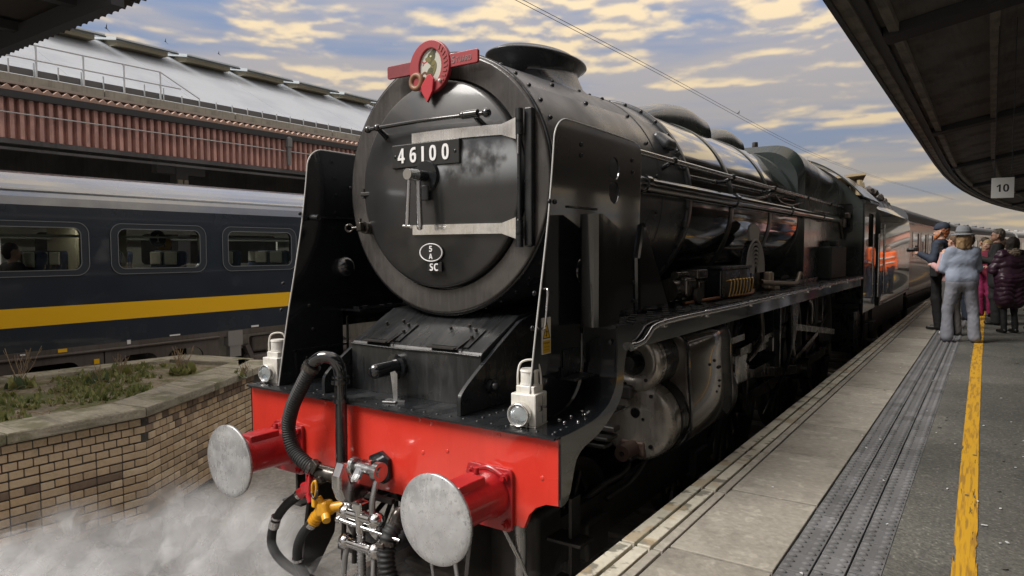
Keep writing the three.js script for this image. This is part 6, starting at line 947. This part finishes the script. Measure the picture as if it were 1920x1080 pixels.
function person(o) {
  const s = o.h / 1.7, t = thing('person', o.label, 'person', [o.x, 0.915, o.z]); t.rotation.y = o.turn; t.scale.setScalar(s);
  const pt = (n, g, m, p = t, keep) => { const q = mesh(n, g, m); p.add(q); return q; };
  const w = o.female ? 0.168 : 0.19, hipW = o.female ? 0.1 : 0.09, g = o.girth || 1, st = o.stance || 0.1, hd = o.look || 0;
  const sh = [V(-w, 1.4, 0), V(w, 1.4, 0)], el = o.elbow.map((e) => V(...e)), wr = o.wrist.map((e) => V(...e)), kn = (o.knee || [[-st * 0.9, 0.5, 0.03], [st * 0.9, 0.5, 0.03]]).map((e) => V(...e)), an = (o.ankle || [[-st, 0.09, -0.02], [st, 0.09, -0.02]]).map((e) => V(...e));
  const b = (A, ra, C, rb2, f) => [A.x, A.y, A.z, ra, C.x, C.y, C.z, rb2, f || 1];
  const arms = (k) => [0, 1].flatMap((i) => [b(sh[i], 0.052 + k, el[i], 0.04 + k), b(el[i], 0.04 + k, wr[i], 0.028 + k * 0.9)]);
  const torso = (k, lo = 0.95) => [b(V(-w * 0.75, 1.38, 0), 0.07 + k, V(w * 0.75, 1.38, 0), 0.07 + k, 1.05), b(V(-0.06, 1.25, 0.01), 0.115 * g + k, V(0.06, 1.25, 0.01), 0.115 * g + k, 1.15), b(V(-0.05, 1.1, 0.012 * g), 0.112 * g + k, V(0.05, 1.1, 0.012 * g), 0.112 * g + k, 1.15), b(V(-hipW * 0.75, lo, -0.01), 0.115 * g + k, V(hipW * 0.75, lo, -0.01), 0.115 * g + k, 1.12), b(V(0, 1.4, -0.01), 0.06 + k * 0.5, V(0, 1.46, 0), 0.055 + k * 0.3)];
  const legs = (k, fl = 0, to = 0.09) => [0, 1].flatMap((i) => [b(V(i ? hipW : -hipW, 0.9, 0), 0.092 * Math.sqrt(g) + k, kn[i], 0.058 + k), b(kn[i], 0.058 + k, V(an[i].x, to, an[i].z), 0.042 + k + fl)]);
  const neck = [b(V(0, 1.43, -0.01), 0.055, V(0, 1.53, 0.005), 0.052)];
  const R = (x, y, z) => [x * Math.cos(hd) + z * Math.sin(hd), y, -x * Math.sin(hd) + z * Math.cos(hd)];
  const hb = (x, y, z, r, X, Y, Z, r2, f) => [...R(x, y, z), r, ...R(X, Y, Z), r2, f || 1];
  const head = [hb(0, 1.625, -0.018, 0.083, 0, 1.615, 0.012, 0.078), hb(-0.02, 1.56, 0.035, 0.055, 0.02, 1.56, 0.035, 0.055), hb(0, 1.525, 0.06, 0.03, 0, 1.525, 0.06, 0.03), hb(0, 1.605, 0.09, 0.009, 0, 1.573, 0.107, 0.014), hb(-0.018, 1.571, 0.093, 0.009, 0.018, 1.571, 0.093, 0.009), hb(-0.016, 1.54, 0.084, 0.008, 0.016, 1.54, 0.084, 0.008), hb(-0.03, 1.618, 0.076, 0.012, 0.03, 1.618, 0.076, 0.012), hb(-0.083, 1.6, -0.005, 0.012, -0.087, 1.57, 0, 0.009), hb(0.083, 1.6, -0.005, 0.012, 0.087, 1.57, 0, 0.009)];
  const sk = skinM[o.skin || 0];
  const body = pt('body', [blob([...torso(-0.02), ...arms(-0.008), ...legs(-0.012), ...neck], 0.02, 0.05), blob([...head, ...neck], 0.009, 0.018), ...wr.map((p, i) => { const q = p.clone().sub(el[i]).normalize(); return hand([p.x, p.y, p.z], o.point?.[i] || [q.x, q.y, q.z], i ? -1 : 1, o.bend ?? 0.5); })], sk);
  pt('eye', [-0.03, 0.03].map((x) => { const [X, Y, Z] = R(x, 1.604, 0.079); return sp(X, Y, Z, 0.0095, 1, 0.7, 1, 8, 6); }), M.deep, body);
  const fold = (amp, f) => (x, y, z) => (n3(x * f + 7, y * f * 0.7 + o.z, z * f) - 0.5) * amp;
  const trousers = pt('trousers', [blob([...legs(o.legK ?? 0.014, o.flare || 0.012, o.hem ?? 0.06), b(V(-hipW * 0.7, 0.94, -0.01), 0.115 * g + 0.006, V(hipW * 0.7, 0.94, -0.01), 0.115 * g + 0.006, 1.12), b(V(-hipW * 0.6, 1.02, 0), 0.1 * g, V(hipW * 0.6, 1.02, 0), 0.1 * g, 1.1)], 0.012, 0.045, (x, y, z) => (n3(x * 9 + 7, y * 7 + o.z, z * 9) - 0.5) * 0.012 + (Math.abs(n3(x * 16 + y * 9 + o.z, y * 13 - x * 12, z * 14) - 0.5) - 0.25) * 0.012)], o.legM);
  const T = [...torso(o.topK || 0.018, o.topLow || 0.97), ...arms(o.armK || 0.018)]; if (o.coat) T.push(b(V(-hipW * 0.9, 0.95, 0), 0.125 * g, V(-0.1, o.coat, 0), 0.12 * g, 1.05), b(V(hipW * 0.9, 0.95, 0), 0.125 * g, V(0.1, o.coat, 0), 0.12 * g, 1.05));
  const quilt = o.quilt ? (x, y, z) => -0.009 * Math.abs(Math.sin(y * 36 + x * 2 + n3(x * 7, y * 3, z * 7) * 3)) + (n3(x * 13, y * 11, z * 13 + 5) - 0.5) * 0.02 : (x, y, z) => (n3(x * 10 + 3, y * 8 + o.z, z * 10) - 0.5) * 0.009 + (Math.abs(n3(x * 15 - y * 8, y * 15 + x * 11 + o.x * 9, z * 15) - 0.5) - 0.25) * 0.011;
  pt(o.topName || 'jacket', [blob(T, 0.013, 0.045, quilt)], o.topM);
  if (o.band) for (const y of o.band) pt('reflective_band', [blob([b(V(-0.06, y, 0.012), 0.118 * g + 0.024, V(0.06, y, 0.012), 0.118 * g + 0.024, 1.15)].map((q) => q), 0.014, 0.02, (x, Y) => Math.max(0, Math.abs(Y - y) - 0.025) * 3)], std([0.6, 0.6, 0.55], 0.4));
  pt('shoe', an.map((a) => blob([b(V(a.x, 0.045, a.z - 0.02), 0.042, V(a.x * 1.08, 0.034, a.z + 0.15), 0.032)], 0.009, 0.02, (x, y) => Math.max(0, 0.004 - y) * 3)), o.shoeM || M.deep);
  if (o.hairM) pt('hair', [blob(o.bob ? [hb(0, 1.635, -0.03, 0.094, 0, 1.63, 0.0, 0.088), hb(-0.055, 1.6, -0.025, 0.055, -0.07, 1.48, -0.025, 0.04), hb(0.055, 1.6, -0.025, 0.055, 0.07, 1.48, -0.025, 0.04), hb(-0.03, 1.58, -0.06, 0.06, -0.035, 1.475, -0.06, 0.045), hb(0.03, 1.58, -0.06, 0.06, 0.035, 1.475, -0.06, 0.045)] : [hb(0, 1.645, -0.03, 0.088, 0, 1.645, -0.005, 0.082), hb(0, 1.58, -0.055, 0.06, 0, 1.55, -0.055, 0.045)], 0.01, 0.03, fold(0.012, 40))], o.hairM, body);
  if (o.beard) pt('beard', [blob([hb(-0.05, 1.55, 0.03, 0.03, -0.02, 1.515, 0.07, 0.03), hb(0.05, 1.55, 0.03, 0.03, 0.02, 1.515, 0.07, 0.03), hb(0, 1.515, 0.075, 0.032, 0, 1.45, 0.075, 0.022)], 0.008, 0.03, fold(0.008, 60))], o.beard, body);
  if (o.hat === 'brim') { const h = pt('hat', [latheY([[0.155, 1.655], [0.16, 1.668], [0.105, 1.682], [0.1, 1.74], [0.085, 1.785], [0.04, 1.8], [0, 1.792]], 36).scale(1, 1, 1.05)], o.hatM, body); pt('hat_band', [latheY([[0.107, 1.683], [0.108, 1.71], [0.104, 1.712]], 36).scale(1, 1, 1.05)], std(0.12, 0.7), h); }
  if (o.hat === 'cap') pt('hat', [blob([hb(0, 1.672, -0.03, 0.092, 0, 1.665, 0.02, 0.09), hb(-0.05, 1.645, 0.06, 0.025, 0.05, 1.645, 0.06, 0.025), hb(-0.03, 1.632, 0.125, 0.012, 0.03, 1.632, 0.125, 0.012)], 0.01, 0.03, (x, y) => Math.max(0, 1.64 - y) * 1.5)], o.hatM, body);
  if (o.fur) pt('fur_collar', [blob([b(V(-0.13, 1.43, 0), 0.055, V(0, 1.45, -0.1), 0.065), b(V(0, 1.45, -0.1), 0.065, V(0.13, 1.43, 0), 0.055), b(V(-0.13, 1.43, 0), 0.05, V(-0.05, 1.38, 0.11), 0.045), b(V(0.13, 1.43, 0), 0.05, V(0.05, 1.38, 0.11), 0.045)], 0.01, 0.03, (x, y, z) => (n3(x * 55, y * 55, z * 55) - 0.5) * 0.035)], o.fur);
  if (o.glasses) pt('glasses', [-0.034, 0.034].map((x) => { const [X, Y, Z] = R(x, 1.603, 0.096); return new THREE.TorusGeometry(0.021, 0.003, 6, 18).rotateY(hd).translate(X, Y, Z); }), M.deep, body);
  return t;
}
const item = (name, label, cat, geos, m) => single(name, label, cat, geos, m);
const loc = (t, x, y, z) => { t.updateMatrixWorld(); const v = V(x, y, z).applyMatrix4(t.matrixWorld); return [v.x, v.y, v.z]; };
{
  const blueKnit = std([0.25, 0.285, 0.36], 0.9, { bumpMap: grain, bumpScale: 0.001 }), greyCloth = std([0.2, 0.205, 0.235], 0.85), navy = std([0.018, 0.026, 0.045], 0.8), black = std([0.011, 0.011, 0.012], 0.8), hatGrey = std([0.23, 0.24, 0.26], 0.9), blonde = std([0.3, 0.19, 0.095], 0.6), ginger = std([0.4, 0.13, 0.045], 0.8);
  const A = person({ label: 'woman seen from behind in pale blue sweater, grey trousers and grey brimmed hat', x: 2.75, z: -10.15, h: 1.76, turn: -2.82, female: true, girth: 1.16, stance: 0.19, look: 0.25, topName: 'sweater', topM: blueKnit, legM: greyCloth, flare: 0.032, hem: 0.085, legK: 0.016, topLow: 1.0, armK: 0.02, elbow: [[-0.215, 1.15, 0.03], [0.235, 1.13, 0.08]], wrist: [[-0.06, 1.2, 0.25], [0.18, 1.34, 0.24]], hairM: blonde, bob: true, hat: 'brim', hatM: hatGrey, skin: 1 });
  item('mobile_phone', 'dark phone held up by the woman in the grey hat', 'phone', [rb(0.075, 0.15, 0.009, 0, 0, 0, 0.004).applyMatrix4(tr(...loc(A, 0.2, 1.46, 0.36), 0, -2.8))], M.darkGlass);
  const B = person({ label: 'bearded man in navy cap and dark jacket looking towards the engine', x: 2.36, z: -12.0, h: 1.92, turn: -1.75, topM: navy, legM: black, elbow: [[-0.24, 1.13, 0.02], [0.26, 1.14, 0.05]], wrist: [[-0.1, 1.22, 0.25], [0.12, 1.24, 0.27]], beard: ginger, hat: 'cap', hatM: navy, hairM: ginger, skin: 0, girth: 1.1 });
  item('camera', 'black camera held at chest height by the man in the navy cap', 'camera', [rb(0.14, 0.09, 0.06, 0, 0, 0, 0.012).applyMatrix4(tr(...loc(B, 0, 1.31, 0.36), 0, -1.75)), cy(loc(B, 0, 1.31, 0.39), loc(B, 0, 1.31, 0.5), 0.036, 0.04, 18), rb(0.05, 0.035, 0.05, 0, 0, 0, 0.01).applyMatrix4(tr(...loc(B, 0, 1.37, 0.36), 0, -1.75))], M.deep);
  const bagAt = loc(B, 0.26, 0.98, 0.02); item('shoulder_bag', 'black camera bag hanging at the hip of the man in the cap', 'bag', [rb(0.14, 0.26, 0.34, ...bagAt, 0.04), tb([bagAt, loc(B, 0.22, 1.2, 0.06), loc(B, 0.1, 1.44, 0.1), loc(B, -0.12, 1.45, 0.02)], 0.014, 24, 8)], black);
  person({ label: 'person in pink top and grey trousers half hidden behind the woman in grey hat', x: 2.6, z: -11.1, h: 1.72, turn: -2.3, topName: 'sweater', topM: std([0.46, 0.26, 0.25], 0.85), legM: std([0.085, 0.08, 0.078], 0.85), shoeM: std(0.62, 0.6), elbow: [[-0.3, 1.25, 0.12], [0.27, 1.14, 0.02]], wrist: [[-0.2, 1.48, 0.22], [0.18, 1.2, 0.24]], hairM: std([0.12, 0.07, 0.04], 0.7), skin: 1, stance: 0.09 });
  const C = person({ label: 'woman in long dark purple quilted coat with fur collar', x: 3.42, z: -12.05, h: 1.68, turn: -2.55, female: true, girth: 1.3, stance: 0.1, topName: 'coat', topM: phy([0.036, 0.012, 0.026], 0.42, { sheen: 0.3 }), legM: black, legK: 0.0, flare: 0.004, coat: 0.6, armK: 0.032, topK: 0.034, quilt: true, elbow: [[-0.3, 1.14, 0.04], [0.28, 1.13, 0.06]], wrist: [[-0.22, 1.1, 0.28], [0.15, 1.14, 0.3]], hairM: std([0.018, 0.013, 0.01], 0.7), bob: true, fur: std([0.19, 0.15, 0.11], 0.95), skin: 1 });
  const hb2 = loc(C, -0.28, 0.86, 0.24); item('handbag', 'black handbag hanging from the arm of the woman in the purple coat', 'bag', [rb(0.36, 0.26, 0.14, 0, 0, 0, 0.04).applyMatrix4(tr(...hb2, 0, -2.2)), tb([[hb2[0] - 0.1, hb2[1] + 0.11, hb2[2]], [hb2[0] - 0.05, hb2[1] + 0.28, hb2[2]], [hb2[0] + 0.06, hb2[1] + 0.28, hb2[2]], [hb2[0] + 0.11, hb2[1] + 0.11, hb2[2]]], 0.012, 24, 8)], black);
  person({ label: 'man in black coat with glasses standing behind the woman in the purple coat', x: 3.22, z: -13.6, h: 1.86, turn: -1.5, topM: black, legM: black, coat: 0.75, elbow: [[-0.25, 1.13, -0.02], [0.26, 1.14, 0.06]], wrist: [[-0.16, 1.14, 0.22], [0.1, 1.2, 0.27]], hairM: std([0.14, 0.12, 0.1], 0.7), glasses: true, skin: 0, girth: 1.12 });
  person({ label: 'person with fair hair in magenta jacket facing the camera in the crowd', x: 3.05, z: -15.6, h: 1.68, turn: -0.35, female: true, topM: std([0.16, 0.01, 0.032], 0.8), legM: std([0.2, 0.008, 0.06], 0.85), elbow: [[-0.24, 1.13, 0.02], [0.24, 1.13, 0.02]], wrist: [[-0.12, 1.1, 0.22], [0.1, 1.12, 0.22]], hairM: std([0.36, 0.25, 0.13], 0.6), bob: true, skin: 1 });
  person({ label: 'man in dark clothes at the right edge behind the purple coat', x: 3.86, z: -12.9, h: 1.76, turn: -0.9, topM: std([0.02, 0.02, 0.024], 0.8), legM: black, elbow: [[-0.25, 1.13, 0], [0.25, 1.13, 0]], wrist: [[-0.24, 0.9, 0.06], [0.24, 0.9, 0.06]], hairM: std([0.09, 0.07, 0.05], 0.7), skin: 0 });
  const hv = phy([0.85, 0.13, 0.012], 0.6, { sheen: 0.4 });
  for (const [label, x, z, turn, band] of [['railway worker in orange vest just behind the woman in the grey hat', 2.72, -14.4, -1.4, 1], ['railway worker in orange vest standing by the carriage farther along', 2.05, -18.2, -1.1, 1], ['railway worker in orange vest farthest down the platform', 2.55, -20.6, -1.6, 1], ['second railway worker by the carriage side, in an orange coat', 2.35, -23.5, -0.6, 1]])
    person({ label, x, z, h: 1.78, turn, topM: hv, legM: navy, band: [1.08, 1.26], elbow: [[-0.25, 1.12, 0], [0.25, 1.12, 0.02]], wrist: [[-0.2, 0.92, 0.12], [0.2, 0.95, 0.14]], hairM: std([0.05, 0.035, 0.025], 0.7), skin: 0 });
}
{
  const mk = (label, x, z, h, turn, top, leg, hair, x2 = {}) => person({ label, x, z, h, turn, topM: std(top, 0.85), legM: std(leg, 0.85), elbow: [[-0.24, 1.13, 0.0], [0.24, 1.13, 0.02]], wrist: [[-0.2, 0.9, 0.1], [0.14, 1.12, 0.22]], hairM: std(hair, 0.7), skin: 0, ...x2 });
  mk('man in grey jacket standing just right of the woman in the grey hat, farther back', 2.98, -17.2, 1.75, -2.4, [0.1, 0.1, 0.11], [0.02, 0.022, 0.03], [0.06, 0.045, 0.03]);
  mk('person in teal jacket between the magenta jacket and the black coat', 3.3, -15.9, 1.7, -1.9, [0.02, 0.07, 0.075], [0.015, 0.015, 0.02], [0.1, 0.065, 0.04]);
  mk('person in brown coat in the crowd left of the purple coat, farther back', 3.2, -19.4, 1.72, -2.8, [0.085, 0.055, 0.035], [0.02, 0.02, 0.024], [0.2, 0.18, 0.16], { coat: 0.8 });
  mk('man in dark blue anorak beside the carriage door', 2.3, -16.3, 1.78, -1.7, [0.02, 0.03, 0.06], [0.03, 0.03, 0.034], [0.03, 0.022, 0.016]);
  mk('person in black farther along the right of the platform', 4.0, -17.6, 1.74, -2.2, [0.014, 0.014, 0.016], [0.014, 0.014, 0.018], [0.05, 0.035, 0.025], { coat: 0.7 });
  mk('person in dark red scarf and coat deep in the crowd', 3.55, -21.8, 1.68, -2.6, [0.1, 0.02, 0.022], [0.02, 0.02, 0.022], [0.16, 0.1, 0.05]);
  mk('person in grey coat deep in the crowd near the yellow line', 2.95, -23.6, 1.74, -0.4, [0.13, 0.13, 0.135], [0.03, 0.03, 0.032], [0.05, 0.04, 0.03]);
}
// a passenger sitting at the window of the blue train
{
  const t = thing('person', 'seated passenger in a dark top at the left window of the blue train', 'person', [-7.42, 1.69, -0.72]); t.rotation.y = Math.PI; 
  const b = (...v) => v, sk = skinM[0], pt = (n, g, m, p = t) => { const q = mesh(n, g, m); p.add(q); return q; };
  const body = pt('body', [blob([b(0, 0.08, 0, 0.13, 0, 0.42, 0, 0.1), b(-0.16, 0.5, 0, 0.07, 0.16, 0.5, 0, 0.07), b(0, 0.52, 0, 0.055, 0, 0.64, 0.01, 0.05), b(-0.1, 0.06, 0.02, 0.085, -0.12, 0.06, 0.4, 0.065), b(0.1, 0.06, 0.02, 0.085, 0.12, 0.06, 0.4, 0.065), b(-0.12, 0.06, 0.4, 0.06, -0.12, -0.4, 0.36, 0.045), b(0.12, 0.06, 0.4, 0.06, 0.12, -0.4, 0.36, 0.045), b(-0.19, 0.5, 0, 0.05, -0.22, 0.26, 0.06, 0.042), b(0.19, 0.5, 0, 0.05, 0.22, 0.26, 0.06, 0.042), b(-0.22, 0.26, 0.06, 0.042, -0.1, 0.4, 0.25, 0.03), b(0.22, 0.26, 0.06, 0.042, 0.1, 0.4, 0.25, 0.03)], 0.016, 0.04), blob([b(0, 0.735, -0.018, 0.083, 0, 0.725, 0.012, 0.078), b(-0.02, 0.67, 0.035, 0.055, 0.02, 0.67, 0.035, 0.055), b(0, 0.635, 0.06, 0.03, 0, 0.635, 0.06, 0.03), b(0, 0.715, 0.09, 0.009, 0, 0.683, 0.107, 0.014), b(-0.083, 0.71, -0.005, 0.012, -0.087, 0.68, 0, 0.009), b(0.083, 0.71, -0.005, 0.012, 0.087, 0.68, 0, 0.009), b(0, 0.56, 0, 0.05, 0, 0.66, 0.01, 0.05)], 0.009, 0.018), hand([-0.1, 0.4, 0.25], [0.3, 0.6, 0.6], 1, 0.7), hand([0.1, 0.4, 0.25], [-0.3, 0.6, 0.6], -1, 0.7)], sk);
  pt('eye', [-0.03, 0.03].map((x) => sp(x, 0.714, 0.079, 0.0095, 1, 0.7, 1, 8, 6)), M.deep, body); pt('hair', [blob([b(0, 0.755, -0.03, 0.087, 0, 0.755, -0.005, 0.08), b(0, 0.69, -0.05, 0.06, 0, 0.66, -0.05, 0.045)], 0.01, 0.03)], std([0.03, 0.022, 0.016], 0.7), body);
  pt('jacket', [blob([b(0, 0.1, 0, 0.145, 0, 0.42, 0, 0.118), b(-0.16, 0.5, 0, 0.085, 0.16, 0.5, 0, 0.085), b(-0.19, 0.5, 0, 0.065, -0.22, 0.26, 0.06, 0.056), b(0.19, 0.5, 0, 0.065, 0.22, 0.26, 0.06, 0.056), b(-0.22, 0.26, 0.06, 0.056, -0.11, 0.39, 0.22, 0.042), b(0.22, 0.26, 0.06, 0.056, 0.11, 0.39, 0.22, 0.042)], 0.016, 0.04)], std([0.03, 0.022, 0.026], 0.85));
  pt('trousers', [blob([b(-0.1, 0.06, 0.02, 0.098, -0.12, 0.06, 0.4, 0.076), b(0.1, 0.06, 0.02, 0.098, 0.12, 0.06, 0.4, 0.076), b(-0.12, 0.06, 0.4, 0.07, -0.12, -0.4, 0.36, 0.056), b(0.12, 0.06, 0.4, 0.07, 0.12, -0.4, 0.36, 0.056)], 0.018, 0.04)], std([0.02, 0.022, 0.03], 0.85));
  single('mobile_phone', 'phone in the hands of the passenger in the blue train', 'phone', [rb(0.075, 0.15, 0.01, -7.42, 2.2, -1.08, 0.004, 0.4)], M.darkGlass);
}

// ------------------------------------------------------------------ steam drifting low round the front of the engine
{
  const fade2 = tex(128, 128, (u, v) => { const r = Math.hypot(u - 0.5, v - 0.5) * 2, n = ft(u, v, 4, 4, 4, 300); return Math.pow(clamp(1 - r), 1.3) * sm(0.0, 0.75, n + (1 - r) * 0.5) * clamp(1.25 * (1 - r * r)) * (0.45 + 1.1 * sm(0.35, 0.7, ft(u + n * 0.15, v, 6, 6, 4, 309))); }, { srgb: false, wrap: false });
  const puff = (seed) => { const g = new THREE.SphereGeometry(1, 24, 10, 0, Math.PI * 2, 0, 0.95), p = g.attributes.position, uv = g.attributes.uv; for (let i = 0; i < p.count; i++) { const x = p.getX(i), z = p.getZ(i); uv.setXY(i, 0.5 + x / 1.64, 0.5 + z / 1.64); p.setY(i, (p.getY(i) - 0.6) * 0.9 + (n3(x * 2.5 + seed, z * 2.5, seed) - 0.5) * 0.35); } g.rotateX(Math.PI / 2); const nn = g.attributes.normal; for (let i = 0; i < nn.count; i++) nn.setXYZ(i, 0, 0.6, 0.8); return g; };
  const steam = (label, list, op) => {
    const m = phy([0.95, 0.96, 0.97], 1, { transmission: 0.4, thickness: 0, specularIntensity: 0, alphaMap: fade2, transparent: true, opacity: op, side: THREE.DoubleSide, depthWrite: false }), o = new THREE.InstancedMesh(puff(3), m, list.length);
    list.forEach(([x, y, z, r], i) => o.setMatrixAt(i, tr(x, y, z, rr(-0.9, -0.1), 0.6 + rr(-0.8, 0.8), rr(0, 6), [r, r * 0.8, r])));
    o.name = numbered('steam'); o.userData = { label, category: 'steam', kind: 'stuff' }; scene.add(o);
  };
  const L = []; for (let i = 0; i < 95; i++) { const x = -3.1 + 2.9 * Math.pow(rnd(), 0.8); L.push([x, rr(-0.1, 0.2), rr(-0.3, 1.3), rr(0.3, 0.8)]); }
  steam('white steam drifting over the track left of the buffers', L, 0.58);
  const Q = []; for (let i = 0; i < 10; i++) Q.push([rr(-0.75, -0.2), rr(0.05, 0.32), rr(0.2, 0.7), rr(0.14, 0.28)]);
  steam('bluish wisp of steam below the brake hoses', Q, 0.5);
  const S = []; for (let i = 0; i < 14; i++) S.push([rr(0.9, 1.55), rr(0.1, 0.5), rr(-0.9, 0.5), rr(0.25, 0.5)]);
  steam('thin steam between the wheels and the platform edge', S, 0.3);
}

renderer.render(scene, camera);
